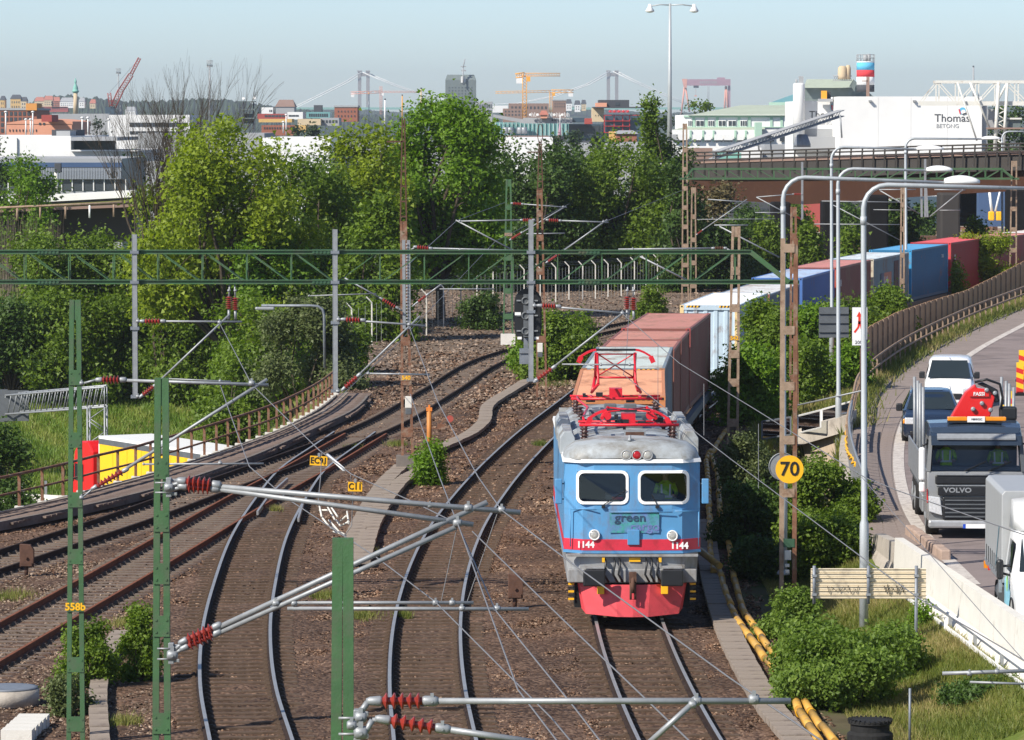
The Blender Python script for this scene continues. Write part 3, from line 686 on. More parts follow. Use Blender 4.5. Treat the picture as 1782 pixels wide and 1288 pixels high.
# right of the track
RG='bushes right of the train'
for (px,top,d,w,zb,lm,lab,sd,cl) in [
    (1330,522,176,95,-0.2,'leaf_mid','green bush beside the white container, left of the lamp pole',71,1100),
    (1300,610,163,100,-0.2,'leaf_bright','bright green bush right of the red containers, low one',72,1000),
    (1405,535,186,90,-0.1,'leaf_bright','bright green bush behind the rusty gantry leg',73,1000),
    (1400,600,170,110,-0.1,'leaf_mid','mid green bush left of the dark sign back',74,900),
    (1470,520,196,110,0.1,'leaf_mid','green bush behind the dark sign back',75,800),
    (1540,500,205,90,0.3,'leaf_mid','green bush behind the arrow sign against the blue container',76,700),
    (1480,610,172,60,0.1,'leaf_bright','small bright bush under the arrow sign',77,400),
    (1715,405,268,150,1.0,'leaf_yellow','bright yellow-green bush before the red container at the right edge',78,1500),
    (1650,455,258,60,0.6,'leaf_mid','darker small bush at the foot of the red container corner',79,400),
    (990,552,192,130,-0.2,'leaf_mid','green bush in the ballast just left of the grey container roof',80,1300),
    (925,590,198,60,-0.2,'leaf_bright','small bright bush at the foot of the black signal',81,350),
    (1130,500,235,40,-0.2,'leaf_mid','small lone bush left of the white container end',82,260),
    (838,513,238,60,-0.2,'leaf_dark','small dark bush in front of the wire mesh fence',83,300),
    (765,475,262,110,-0.2,'leaf_bright','bright low bush behind the wire mesh fence under the gantry',84,420)]:
    ptree('roadside_bush',lab,'bush',px,top,d,w,zb,lm,cl,24,0.085,0.24,10,sd,0.05,0.3,0.1,RG,sub=2)
for (px,top,d,w,zb,lm,lab,sd,cl,lf) in [
    (1300,765,128,90,-0.1,'leaf_olive','young birch shrub left of the round speed sign',90,800,0.05),
    (1300,850,116,110,-0.2,'leaf_dark','dark shaded bush between the pipes and the gantry leg',91,1100,0.05),
    (1440,805,115,150,-0.5,'leaf_mid','leafy green bush right of the speed sign',92,1500,0.055),
    (1450,900,107,150,-0.3,'leaf_mid','leafy green bush just above the beige sign back',93,1300,0.055),
    (1325,950,108,90,-0.2,'leaf_dark','dark low bush at the foot of the gantry leg',94,900,0.05),
    (1375,1035,96,95,-0.2,'leaf_fresh','small fresh green bush under the left end of the beige sign back',95,600,0.045),
    (1540,1105,88,110,-0.2,'leaf_fresh','large leafy bush at the foot of the nearest lamp pole',96,1500,0.048),
    (1420,1095,88,120,-0.2,'leaf_fresh','leafy bush left of the nearest lamp pole foot',97,1500,0.048),
    (1490,1120,84.5,220,-0.25,'leaf_fresh','low broad bush at the bottom right behind the black drain cover',98,2100,0.045),
    (1720,1200,83,160,0.0,'leaf_dark','low weeds in the bottom right corner',99,700,0.04),
    (1604,1050,93,20,0.0,'leaf_bright','thin green shoots climbing the right post of the beige sign',100,110,0.04),
    (750,772,136,50,-0.2,'leaf_bright','green shoots in the ballast at the rusty mast foot',101,260,0.05),
    (240,1062,88,56,-0.2,'leaf_mid','leafy weed beside the second green mast',102,330,0.04),
    (150,1090,87,84,-0.2,'leaf_mid','leafy weed behind the left green mast',103,480,0.04),
    (120,1180,83,60,-0.2,'leaf_olive','sparse weed at the foot of the left green mast',104,170,0.04)]:
    ptree('low_bush',lab,'bush',px,top,d,w,zb,lm,cl,22,lf,0.13 if lf>0.045 else 0.1,9,sd,0.06,0.25,0.04,'low bushes near the tracks',sub=3)
# shrubs under the viaduct and the olive tree
for (px,top,d,w,zb,lm,lab,sd) in [
    (1245,312,300,110,-0.3,'brown_leaf','olive-brown tree at the left end of the viaduct',110),
    (1260,385,296,130,-0.3,'leaf_dark','dark bush below the olive-brown tree',111),
    (1330,385,300,60,-0.3,'leaf_mid','green bush between the first two black piers',112),
    (1400,395,300,50,-0.3,'leaf_mid','green bush between the second and third black piers',113),
    (1480,400,300,40,-0.3,'leaf_mid','green bush left of the wide grey pier',114),
    (1570,350,312,60,-0.3,'leaf_dark','green bush right of the wide pier behind the blue container',115),
    (1700,385,312,40,-0.3,'leaf_mid','small bush at the yard edge near the yellow crane foot',116)]:
    ptree('viaduct_bush',lab,'bush',px,top,d,w,zb,lm,420,24,0.14,0.35,8,sd,0.05,0.3,0.12,'bushes under the viaduct',sub=2)
# small weeds and grass tufts
def blades(name,label,xy,h,w,m,kind='stuff',jit=0.4):
    n=len(xy);z=ground_z(xy[:,0],xy[:,1]);a=nrg.uniform(0,6.28,n);hh=h*nrg.uniform(0.4,1.3,n);l=nrg.normal(0,jit,(n,2))*hh[:,None]
    p=np.stack([xy[:,0],xy[:,1],z-0.02],1);d=np.stack([np.cos(a),np.sin(a),0*a],1)*w
    tip=p+np.stack([l[:,0],l[:,1],hh],1);V=np.stack([p-d,p+d,tip],1).reshape(-1,3);Fc=np.arange(n*3).reshape(n,3)
    x,y=xy[:,0],xy[:,1];patch=0.5+0.3*np.sin(x*1.1+np.sin(y*0.5))*np.cos(y*0.35+x*0.3)+0.2*np.sin(x*2.7+y*0.8)
    me=fast_mesh(name,V,Fc,[m],np.clip(patch+nrg.normal(0,0.18,n),0,1));o=bpy.data.objects.new(name,me);COL.objects.link(o)
    props(o,label,'grass',kind=kind);return o
nn=105000;y=nrg.uniform(78,127,nn);a=T1(y)+3.6;b=shoulder(y)-0.35;xy=np.stack([a+(b-a)*nrg.uniform(0,1,nn),y],1)
blades('bank_grass','short yellow-green grass on the bank below the white barrier',xy,0.16,0.012,M['blade'])
nn=90000;y=nrg.uniform(196,262,nn);x=nrg.uniform(-32,-8,nn);xy=np.stack([x,y],1);xy=xy[(x<left_edge(y)-5)]
blades('slope_grass','rough green grass on the slope behind the yellow trailer',xy,0.35,0.035,M['slope_blade'])
nn=26000;y=nrg.uniform(150,245,nn);x=shoulder(y)+nrg.normal(-0.35,0.42,nn);xy=np.stack([x,y],1)
blades('verge_grass','strip of tall grass between the brown fence and the road',xy,0.4,0.03,M['blade'])
nn=30000;y=nrg.uniform(125,230,nn);x=T1(y)+3+nrg.uniform(0,1,nn)*(shoulder(y)-T1(y)-3.4);blades('ditch_grass','grass growing between the train and the road bank',np.stack([x,y],1),0.35,0.03,M['blade'])
for i,(px,py,w) in enumerate([(560,1040,0.35),(632,1075,0.4),(640,965,0.3),(215,1088,0.3),(215,1260,0.3),(228,1180,0.3),(20,1040,0.5),(615,782,0.3),(690,775,0.4),(940,775,0.25),(960,670,1.0),(700,1075,0.2),(480,890,0.15)]):
    g0=G(px,py,-0.2);k=420;xy=np.stack([nrg.normal(g0.x,w/2,k),nrg.normal(g0.y,w,k)],1)
    o=blades('weed_tuft',None,xy,0.2,0.012,M['blade'],kind=None)
    props(o,['weed tuft left of the nearest green mast beside the left curved rail','weed tuft right of the nearest green mast','weed tuft in the ballast below the hanging rod bundle','weed tuft at the upper end of the lower left duct','lowest weed tuft at the lower left duct','weed tuft midway along the lower left duct','weed tuft in gravel at the left edge below the rusty rails','weed tuft between the switch rails under the EC91 sign','weed tuft at the foot of the tall rusty mast','weed tuft beside the rail just left of the locomotive roof','wide strip of weeds left of the orange container','tiny weed tuft between the middle rails','weed tuft between the left curved rails'][i],'weed',group='weed tufts in the ballast',kind='stuff')
# ---------------------------------------------------------------- catenary: gantry, masts, arms
def lattice_mast(label,pxs,d,top,zb,wt,wb,m,battens,plate=None,plate_txt=None,foot=None,chan=0.085,cap=True,group='lattice masts'):
    """two channels tied by batten plates. pxs = (x at top, x at foot) in the photo"""
    pt=P(pxs[0],top,d);pb=P(pxs[1],top,d);base=Vector((pb.x,d,zb));t=thing('catenary_mast',label,'mast',base,group=group)
    H=pt.z-zb;dx=pt.x-pb.x
    for s in (-1,1):
        mb=MB();a=Vector((s*wb/2,0,0));b=Vector((dx+s*wt/2,0,H));cw=chan
        mb.bar(a,b,cw,0.014,up=(0,1,0));mb.bar(a+Vector((0,0.07,0)),b+Vector((0,0.07,0)),cw,0.014,up=(0,1,0))
        mb.bar(a+Vector((s*(cw/2-.006),0.035,0)),b+Vector((s*(cw/2-.006),0.035,0)),0.012,0.076,up=(0,1,0))
        part('channel',mb,m,t)
    for q,z in enumerate(battens):
        f=z/H;w=wb+(wt-wb)*f;mb=MB();mb.box((dx*f,-0.018,z),(w+chan*0.9,0.012,0.28 if H>6 else 0.2));
        for s in (-1,1):
            for e in (-.08,.08):mb.box((dx*f+s*w/2,-0.028,z+e),(0.025,0.012,0.025))
        part('batten',mb,m,t)
    if cap:mb=MB();mb.box((dx,0.03,H-0.19),(wt+chan*0.6,0.05,0.36));part('head_plate',mb,m,t)
    if plate is not None:
        f=plate/H;w=wb+(wt-wb)*f;mb=MB();mb.box((dx*f,-0.034,plate),(w+0.10,0.01,0.17));pl=part('number_plate',mb,M['green'] if plate_txt=='558b' else M['rust_pale'],t)
        if plate_txt:text_part(plate_txt,0.19,pl,(dx*f,-0.043,plate),(R(90),0,0),M['yellow'],bold=0.006)
    if foot:
        mb=MB();mb.box((0,0,foot/2-0.3),(0.75,0.75,foot+0.6));part('footing',mb,M[foot_m[0]] if False else (M['concrete_pale'] if d>200 else M['concrete_dark']),t)
    return t
foot_m=['concrete']
MA=lattice_mast('left green twin-channel mast with the number 558b',(130.5,127),79,522,-0.3,0.12,0.26,M['green'],[0.5,1.6,3.6,4.65,5.75,6.9],2.67,'558b')
MBm=lattice_mast('second green mast, left of centre, carrying two double tube arms',(281,276),57,658,-0.3,0.10,0.20,M['green'],[1.3,2.55,3.6,4.9,5.6,6.3,7.0],None)
MC=lattice_mast('nearest green mast at bottom centre, cut off by the frame',(596.5,588),35,937,-0.3,0.085,0.16,M['green'],[1.3,2.5,3.6,4.7],None)
lattice_mast('tall rusty lattice mast on a concrete block left of the orange post',(702,709),141,385,-0.1,0.14,0.34,M['rust'],[1.2,2.9,4.2,5.6,6.9,7.6],3.0,'540',foot=0.45)
lattice_mast('rusty lattice mast right behind the black signal',(939,943),178,330,-0.1,0.16,0.38,M['rust'],[1.0,2.4,3.8,5.2,6.6,7.6],None)
lattice_mast('distant green mast on a pale concrete block left of the signal',(885,884),221,312,-0.1,0.2,0.48,M['green'],[1.4,2.7,4.4,5.7,7.0],5.6,None,foot=0.5)
lattice_mast('rusty mast carrying the left end of the far green gantry',(1192,1193),270,215,-0.1,0.2,0.4,M['rust_pale'],[1.2,2.4,3.6,4.8,6.0,7.2,8.4,9.6],None)
lattice_mast('shorter rusty mast just right of the far gantry leg',(1207,1207),262,326,-0.1,0.2,0.36,M['rust_pale'],[1.4,2.8,4.2,5.6],None)
lattice_mast('rusty lattice mast in the shade right of the red containers',(1281,1276),150,394,-0.1,0.22,0.34,M['rust_pale'],[0.9,2.3,3.3,4.9,6.2],3.85,'542')
lattice_mast('rusty lattice mast half hidden by the second lamp pole',(1381,1383),168,360,-0.1,0.16,0.3,M['rust'],[1.4,2.8,4.2,5.6,6.9],None)
lattice_mast('thin rusty mast between the third and fifth lamp poles',(1571,1571),232,326,-0.1,0.14,0.2,M['rust_pale'],[1.4,2.8,4.2,5.6,6.9],None)
lattice_mast('rusty mast carrying the right end of the far green gantry',(1765,1764),271,280,-0.1,0.28,0.44,M['rust_pale'],[2.0,3.3,4.6,5.9,7.2],None)
# tall thin upper poles on two masts
for (px,ytop,yb,d,lab,w) in [(702,206,390,141,'thin rusty pole topping the tall rusty mast',0.10),(940,245,335,178,'thin rusty pole topping the mast behind the signal',0.11)]:
    mb=MB();a,b=P(px,yb,d+0.05),P(px,ytop,d+0.05);t=thing('mast_extension',lab,'pole',a)
    for s in (-1,1):mb.bar(a+Vector((s*w,0,0)),b+Vector((s*w*0.35,0,0)),0.045,0.05,up=(0,1,0))
    part('angle_bars',mb,M['rust_dark'],t,w=True,kind='stuff')
    mb=MB()
    for k in range(7):q=a.lerp(b,(k+.5)/7);mb.box(q+Vector((0,0,0)),(w*(2-k*0.17),0.03,0.05))
    part('ties',mb,M['rust_dark'],t,w=True,kind='stuff')
    mb=MB();q=a.lerp(b,0.78);mb.bar(q,q+Vector((-0.55,0,0)),0.05,0.05);part('side_arm',mb,M['rust_dark'],t,w=True)
mb=MB();c=P(940,232,178);mb.tube([c+Vector((0.11*math.cos(a),0,0.38*math.sin(a))) for a in np.linspace(0,6.28,17)],0.015,4);single('wire_loop',mb,M['rust_dark'],'upright metal hoop on top of the thin mast behind the signal','hoop')

# near gantry
D=101.0
gt=thing('overhead_gantry','long green truss gantry spanning the tracks with three grey hanger posts','gantry',P(1378,1062,D-1))
zt,zb_=P(600,438.5,D).z,P(600,490.5,D).z;xl,xr=P(-60,440,D).x,P(1390,490,D).x;xtr=P(1306,440,D).x
for nm,z,x2 in (('top_chord',zt,xtr),('bottom_chord',zb_,xr)):
    for yy in (-0.22,0.22):
        mb=MB();mb.b2((xl,D+yy-0.006,z-0.045),(x2,D+yy+0.006,z+0.045));mb.b2((xl,D+yy-0.05,z+0.036),(x2,D+yy+0.03,z+0.0455));mb.b2((xl,D+yy-0.05,z-0.0455),(x2,D+yy+0.03,z-0.036))
        part(nm,mb,M['green'],gt,w=True)
for yy in (-0.22,0.22):
    mb=MB();mb.bar((xtr,D+yy,zt),(P(1372,485,D).x,D+yy,zb_),0.10,0.11);part('end_brace',mb,M['green'],gt,w=True)
k=0;xm=P(583,0,D).x;step=1.04;x=xm-0.05
xsv=[xm+step*q for q in range(-9,10)]
for q,x in enumerate(xsv):
    if x>xtr:break
    for yy in (-0.2,0.2):
        mb=MB();mb.bar((x,D+yy,zb_),(x,D+yy,zt),0.026,0.03,up=(0,1,0));part('truss_post',mb,M['green'],gt,w=True)
        if q+1<len(xsv):
            x2=xsv[q+1];mb=MB()
            if x<xm-0.1:mb.bar((x+.04,D+yy,zt),(x2-.03,D+yy,zb_),0.02,0.03,up=(0,1,0))
            else:mb.bar((x+.04,D+yy,zb_),(min(x2-.03,xtr+.5),D+yy,zt),0.02,0.03,up=(0,1,0))
            part('truss_diagonal',mb,M['green'],gt,w=True)
    mb=MB();mb.b2((x-.02,D-.2,zt-0.02),(x+.02,D+.2,zt+0.0));mb.b2((x-.02,D-.2,zb_-0.02),(x+.02,D+.2,zb_));part('cross_tie',mb,M['green'],gt,w=True)
for px in (86,563,1025):
    for z in (zt,zb_):
        c=P(px,440,D);mb=MB();mb.box((c.x,D-0.24,z),(0.52,0.02,0.14));
        for e in range(6):mb.lathe([(0.03,0),(0.03,0.03)],(c.x-.22+e*.088,D-0.275,z),6,axis='Y')
        part('splice_plate',mb,M['green_old'],gt,w=True)
for (px,yt,yb) in ((234,408,692),(583,399,682),(924,382,663)):
    a,b=P(px,yt,D-0.36),P(px,yb,D-0.36);mb=MB()
    mb.b2((a.x-.058,a.y-.05,b.z),(a.x-.048,a.y+.05,a.z));mb.b2((a.x+.048,a.y-.05,b.z),(a.x+.058,a.y+.05,a.z));mb.b2((a.x-.048,a.y-.045,b.z),(a.x+.048,a.y-.035,a.z))
    hp=part('hanger_post',mb,M['galv'],gt,w=True)
    for z in (zt,zb_,b.z+.02,b.z+1.62):
        mb=MB();mb.b2((a.x-.1,a.y-.07,z-.04),(a.x-.072,a.y+.09,z+.04));mb.b2((a.x+.072,a.y-.07,z-.04),(a.x+.1,a.y+.09,z+.04));mb.b2((a.x-.1,a.y-.078,z-.03),(a.x+.1,a.y-.068,z+.03));part('clamp',mb,M['galv_dark'],hp,w=True)
# gantry legs (two channels, rusty above, green below)
for i,px in enumerate((1362,1384)):
    mb=MB();a,b=P(px-2+i*0,1058,D-0.9),P(px+1,415,D-0.9)
    mb.bar(a,b,0.095,0.014,0,up=(0,1,0));mb.bar(a+Vector((0,.1,0)),b+Vector((0,.1,0)),0.095,0.014,0,up=(0,1,0));s=-1 if i==0 else 1
    mb.bar(a+Vector((s*.05,.05,0)),b+Vector((s*.05,.05,0)),0.012,0.1,0,up=(0,1,0));part('leg',mb,M['rust_pale' if i==0 else 'rust'],gt,w=True)
for y in (432,575,672,766,858,945,1035):
    a=P(1373,y,D-0.92);mb=MB();mb.box(a,(0.26,0.012,0.2));part('batten',mb,M['rust_pale'] if y<900 else M['green_old'],gt,w=True)
for px,y,w,h in ((1371,966,.15,.22),(1370,984,.1,.07),(1370,994,.09,.07)):
    mb=MB();mb.box(P(px,y,D-1.0),(w,.06,h));mb.box(P(px,y,D-1.035),(w*.75,.01,h*.75));part('notice',mb,M['concrete_pale'],gt,w=True)
mb=MB();mb.b2(P(1350,1045,D-.7),P(1392,1075,D-1.1));part('footing',mb,M['concrete_dark'],gt,w=True)
# far gantry
D2=270.0;g2=thing('overhead_gantry','distant green truss gantry in front of the brown viaduct','gantry',P(1470,303,D2));z1,z2=P(0,294,D2).z,P(0,311,D2).z;x1,x2=P(1183,0,D2).x,P(1775,0,D2).x
xa,xb=P(1206,0,D2).x,P(1745,0,D2).x
for yy in (-.3,.3):
    mb=MB();mb.b2((xa,D2+yy-.05,z1-.06),(xb,D2+yy+.05,z1+.06));part('top_chord',mb,M['green'],g2,w=True)
    mb=MB();mb.b2((x1,D2+yy-.05,z2-.06),(x2,D2+yy+.05,z2+.06));part('bottom_chord',mb,M['green'],g2,w=True)
    mb=MB();mb.bar((xa,D2+yy,z1),(P(1192,0,D2).x,D2+yy,z2),.1,.11);mb.bar((xb,D2+yy,z1),(P(1766,0,D2).x,D2+yy,z2),.1,.11);part('end_brace',mb,M['green'],g2,w=True)
n=19;st=(xb-xa)/n
for k in range(n+1):
    x=xa+st*k;mb=MB()
    for yy in (-.28,.28):mb.bar((x,D2+yy,z2),(x,D2+yy,z1),.045,.045,up=(0,1,0))
    part('truss_post',mb,M['green'],g2,w=True)
    if k<n:
        mb=MB()
        for yy in (-.28,.28):
            if k>6:mb.bar((x,D2+yy,z2),(x+st,D2+yy,z1),.04,.04,up=(0,1,0))
            else:mb.bar((x,D2+yy,z1),(x+st,D2+yy,z2),.04,.04,up=(0,1,0))
        part('truss_diagonal',mb,M['green'],g2,w=True)
for px,yt,yb in ((1396,282,381),(1610,277,378)):
    mb=MB();a,b=P(px,yb,D2-.5),P(px,yt,D2-.5);mb.bar(a,b,.13,.13,up=(0,1,0));hp=part('hanger_post',mb,M['galv'],g2,w=True)
mb=MB();mb.bar(P(1614,378,D2-.5),P(1611,315,D2-.5),.12,.2,up=(0,1,0));mb.bar(P(1604,378,D2-.5),P(1603,315,D2-.5),.12,.2,up=(0,1,0));part('hanger_box',mb,M['galv'],g2,w=True,kind='stuff')

def insulator(a,b,r=0.075,sheds=9):
    a,b=Vector(a),Vector(b);L=(b-a).length;pr=[(r*0.45,0)];mb=MB();n=sheds
    for k in range(n):
        z=L*(k+0.15)/n;pr += [(r*0.45,z),(r,z+L/n*0.35),(r*0.9,z+L/n*0.5),(r*0.45,z+L/n*0.6)]
    pr.append((r*0.45,L));mb.lathe(pr,a,12,dir=b-a,smooth=False)
    return mb
def arm(label,d,tubes,insul=(),clamps=(),caps=(),group='cantilever arms',rr=0.028,m='galv',ir=0.075,im='insul',name='cantilever_arm',cat='arm'):
    x,y=tubes[0][0],tubes[0][1];t=thing(name,label,cat,P(x,y,d),group=group)
    for q in tubes:
        r=(q[4] if len(q)>4 else rr)*.86;mb=MB();mb.tube([P(q[0],q[1],d),P(q[2],q[3],d)],r,8);part('tube',mb,M[m],t,w=True)
    for q in insul:
        a,b=P(q[0],q[1],d),P(q[2],q[3],d);r=q[4] if len(q)>4 else ir
        part('insulator',insulator(a,b,r,max(5,int((b-a).length/0.075))),M[im],t,w=True)
        mb=MB();u=(b-a).normalized();mb.lathe([(r*.5,0),(r*.62,.02),(r*.62,.1),(r*.4,.13)],b,10,dir=u);mb.lathe([(r*.5,0),(r*.62,.02),(r*.5,.1),(r*.3,.13)],a,10,dir=-u);part('end_fitting',mb,M['galv'],t,w=True)
    for q in clamps:
        c=P(q[0],q[1],d);s=(q[2] if len(q)>2 else 0.055)*.78;mb=MB();mb.lathe([(s*.7,-s),(s,-s*.6),(s,s*.6),(s*.7,s)],c,8,axis='X');mb.box(c+Vector((0,-s*.3,s)),(s*.7,s*.7,s*1.3));mb.lathe([(s*.3,0),(s*.3,s*1.6)],c+Vector((0,-s*1.2,0)),6,axis='Y');part('clamp',mb,M['galv'],t,w=True)
    return t
AG=None
arm('tube arm with dark red insulator on the first grey hanger post',100.5,[(243,559,421,560),(268,672,400,547),(289,659,402,664,.02)],[(252,559,279,559),(249,687,267,673)],[(382,561),(240,559),(240,690),(383,663,.04)])
arm('tube arm with red insulator on the second grey hanger post',100.5,[(590,556,741,567),(622,655,731,550),(637,650,748,652,.024)],[(602,556,627,557),(601,674,621,656)],[(712,565),(589,556),(588,681),(641,650,.04),(695,651,.035)])
arm('tube arm with red insulators on the third grey hanger post beside the signal',100.5,[(928,531,1096,546),(962,640,1086,543),(978,634,1104,635,.022)],[(944,532,967,533),(936,660,960,642)],[(1083,545),(930,532),(933,662),(1046,635,.035),(1096,635,.04)])
for px,lab in ((404,'left'),(1097,'right')):
    t=thing('hanging_insulators','pair of red insulators hanging from the %s part of the green gantry' % lab,'insulators',P(px,495,D-.2),group='hanging insulators')
    for s in (-1,1):
        mb=MB();x=px+s*4.5;mb.tube([P(x,494,D-.2),P(x+s*1,520,D-.2)],.022,6);mb.lathe([(.03,0),(.045,.03),(.03,.06)],P(x+s,508,D-.2),8);part('rod',mb,M['galv'],t,w=True)
        part('insulator',insulator(P(x+s,539+s,D-.2),P(x+s,517+s,D-.2),.085,6),M['insul'],t,w=True)
        mb=MB();mb.tube([P(x+s,539,D-.2),P(x+s*1.5,556,D-.2)],.035,6);part('lower_rod',mb,M['galv'],t,w=True)
arm('long tube arm with red insulators on the left 558b mast',78.6,[(218,662,467,670,.035),(216,818,465,660,.035),(248,808,459,807,.022),(146,667,171,660,.025),(143,866,166,847,.02)],[(178,661,208,661,.085),(169,846,213,821,.075)],[(438,667,.07),(142,667,.05),(142,866,.05),(383,806,.045),(250,808,.03)])
arm('double tube arm at the top right of the second green mast',56.6,[(380,847,906,892,.042),(378,851,824,913,.04),(296,845,322,838,.03),(296,852,322,848,.03)],[(324,838,368,843,.095),(326,847,366,850,.09)],[(815,884,.07),(873,887,.06),(796,910,.075),(294,848,.08),(748,880,.045)])
arm('double diagonal tube arm low on the second green mast, with short level tubes',56.6,[(376,1094,848,874,.042),(378,1103,792,918,.04),(506,1049,824,1049,.026),(500,1059,920,1060,.03),(300,1135,325,1112,.03),(302,1138,327,1124,.03)],[(326,1113,370,1093,.08),(328,1124,370,1105,.08)],[(300,1140,.09),(480,1050,.06),(512,1050,.05),(758,1049,.05),(787,1049,.05),(804,1059,.05),(865,1059,.055)])
arm('level tube arm with bright red ribbed insulator on the nearest green mast',34.6,[(742,1220,1376,1220,.03),(625,1243,640,1222,.03),(640,1222,662,1220,.022)],[(665,1220,735,1220,.07)],[(1212,1220,.05),(1312,1217,.055),(752,1220,.05),(628,1248,.06)])
arm('lower tube arm with bright red ribbed insulator on the nearest green mast',34.5,[(762,1267,930,1292,.032),(1126,1296,1210,1220,.028),(633,1280,648,1253,.028),(648,1253,675,1252,.022)],[(680,1254,757,1266,.065)],[(1205,1226,.04),(770,1268,.05),(628,1275,.07),(612,1262,.05)])
arm('grey tube with a black end cap at the lower right over the grass',60,[(1640,1172,1800,1167,.032),(1688,1187,1800,1191,.02)],[],[(1687,1172,.045),(1735,1169,.045)])
arm('left level arm with red end on the mast behind the signal',177.6,[(800,385,908,383),(793,383,895,437)],[(910,383,926,383,.09)],[(800,385,.06)],rr=.035)
arm('right level arm with red end on the mast behind the signal',177.6,[(976,384,1059,387),(1057,382,980,437)],[(955,383,972,384,.09),(954,455,975,441,.08)],[(1050,386,.06)],rr=.035)
arm('short arm with red insulator on the distant green mast',220.5,[(908,355,987,361),(985,359,908,405),(916,407,983,406)],[(893,354,907,355,.09),(890,416,906,406,.09)],[(980,360,.06)],rr=.035)
arm('level arm with dark red insulator at the top of the tall rusty mast',140.6,[(748,432,905,436),(716,434,724,430)],[(726,430,746,432,.085)],[(800,435,.05),(850,436,.05)],rr=.03)
arm('left V-shaped strut with red insulator on the tall rusty mast',140.6,[(600,484,664,520),(537,515,655,511,.022),(690,535,700,541)],[(666,521,688,534,.07)],[(538,515,.04)],rr=.03)
arm('right V-shaped strut with red insulator on the tall rusty mast',140.6,[(769,494,742,514),(765,503,861,503,.022),(726,526,717,534)],[(728,525,741,515,.06)],[(830,503,.04)],rr=.03)
arm('long pale tube with brown insulator above the white container',150.5,[(1076,434,1242,432),(1113,446,1200,490),(1262,432,1276,438)],[(1244,432,1259,432,.08)],[(1101,434,.06)],rr=.035,im='rust_dark')
arm('far crossed arm beside the olive-brown tree',262,[(1232,347,1302,352),(1300,347,1222,401),(1213,382,1350,381,.025)],[(1214,407,1222,401,.07)],[(1240,380,.06)],rr=.04)
arm('far crossed arm in front of the viaduct beam, under the first hanger',269,[(1318,343,1384,338),(1316,343,1383,379),(1314,370,1368,370,.03)],[(1382,338,1394,338,.08),(1384,376,1393,381,.08)],[],rr=.04)
arm('far arm crossing the lamp poles above the blue container',168,[(1243,392,1302,392,.03),(1252,394,1356,448)],[],[],rr=.035)
arm('left far arm on the far gantry hanger box',269,[(1530,330,1594,330),(1532,332,1600,372),(1520,365,1590,366,.03)],[],[(1532,331,.06)],rr=.045)
arm('right far arm on the far gantry hanger box',269,[(1626,330,1680,331),(1676,330,1618,377),(1635,366,1672,366,.03)],[],[(1675,331,.06)],rr=.045)
arm('far arm behind the second lamp pole in front of a black pier',232,[(1430,350,1564,352),(1450,357,1566,418),(1417,390,1566,391,.03)],[],[],rr=.03)
# brackets with which the arms sit on the near masts
for (px,y,d,w,h,lab) in [(294,848,56.8,.12,.26,'upper'),(298,1137,56.8,.12,.28,'lower'),(622,1262,34.7,.1,.26,'nearest')]:
    c=P(px,y,d);t=thing('arm_bracket',{'upper':'grey steel bracket at the top arm of the second green mast','lower':'grey steel bracket at the low arm of the second green mast','nearest':'grey steel bracket at the foot of the nearest red insulators'}[lab],'bracket',c)
    mb=MB();mb.box((0,0,0),(w*.6,.1,h));mb.box((w*.45,0,h*.35),(w*.9,.03,h*.16));mb.box((w*.45,0,-h*.35),(w*.9,.03,h*.16));part('plate',mb,M['galv'],t,bevel=.008)
    for s in (-1,1):mb=MB();mb.tube([(-w*1.5,-.06,s*h*.25),(w*.2,-.06,s*h*.25)],.012,6);part('bolt',mb,M['galv'],t)
# grey ladder-like counterweight guide at the tall rusty mast
t=thing('tension_weight','grey perforated counterweight guide against the tall rusty mast','counterweight',P(708,570,141.5))
for px in (703.5,712):mb=MB();mb.bar(P(px,572,140.8),P(px-1,418,140.8),.10,.1,up=(0,1,0));part('rail',mb,M['galv'],t,w=True)
mb=MB()
for k in range(26):mb.box(P(708,425+k*5.6,140.72),(.05,.04,.05))
part('weights',mb,M['grey'],t,w=True,kind='stuff')

# wires
def wire(label,pts,r=0.009,name='overhead_wire',group='overhead wires',m='wire'):
    pw=[P(*p) for p in pts];mb=MB();mb.tube(pw,r,5,cap=False);return single(name,mb,M[m],label,'wire',group)
wire('overhead wire running from the first hanger post down through the EC91 sign',[(382,562,100),(438,669,79),(556,784,71),(611,825,68),(720,874,62),(797,912,56.6),(901,1200,44),(985,1310,40)])
wire('overhead wire from the second hanger post over the middle track',[(712,568,100),(762,700,78),(832,830,63),(873,888,56.6),(977,967,51),(1270,1180,42),(1460,1310,38)])
wire('lower overhead wire over the middle track, passing left of the signal box',[(714,686,98),(765,830,66),(797,914,56.6),(862,1062,50),(1000,1232,43),(1060,1310,41)])
wire('thin overhead wire over the left track ending at the short level tubes',[(382,666,79),(397,710,77),(434,812,72),(500,868,66),(655,970,61),(757,1047,56.6),(960,1250,45),(1010,1310,42)])
wire('overhead wire sloping over the locomotive to the right edge, upper one',[(1083,546,100),(1182,632,92),(1315,713,82),(1505,831,70),(1560,853,66),(1800,937,56)])
wire('overhead wire above the locomotive roof sloping to the beige sign, lower one',[(1084,651,105),(1169,720,93),(1273,800,82),(1496,967,64),(1600,1042,58),(1800,1160,50)])
wire('overhead wire crossing the front of the locomotive',[(822,925,56.6),(1000,1098,47),(1200,1290,40)])
wire('contact wire touching the raised red pantograph',[(1096,520,128),(1090,620,110),(1085,652,104)],.008)
wire('faint wire from the tall rusty mast to the arm behind the signal',[(700,470,142),(795,384,178),(880,352,220)],.012)
wire('faint wire rising right behind the signal from the ballast',[(560,720,120),(690,600,150),(862,420,190),(990,355,240)],.01)
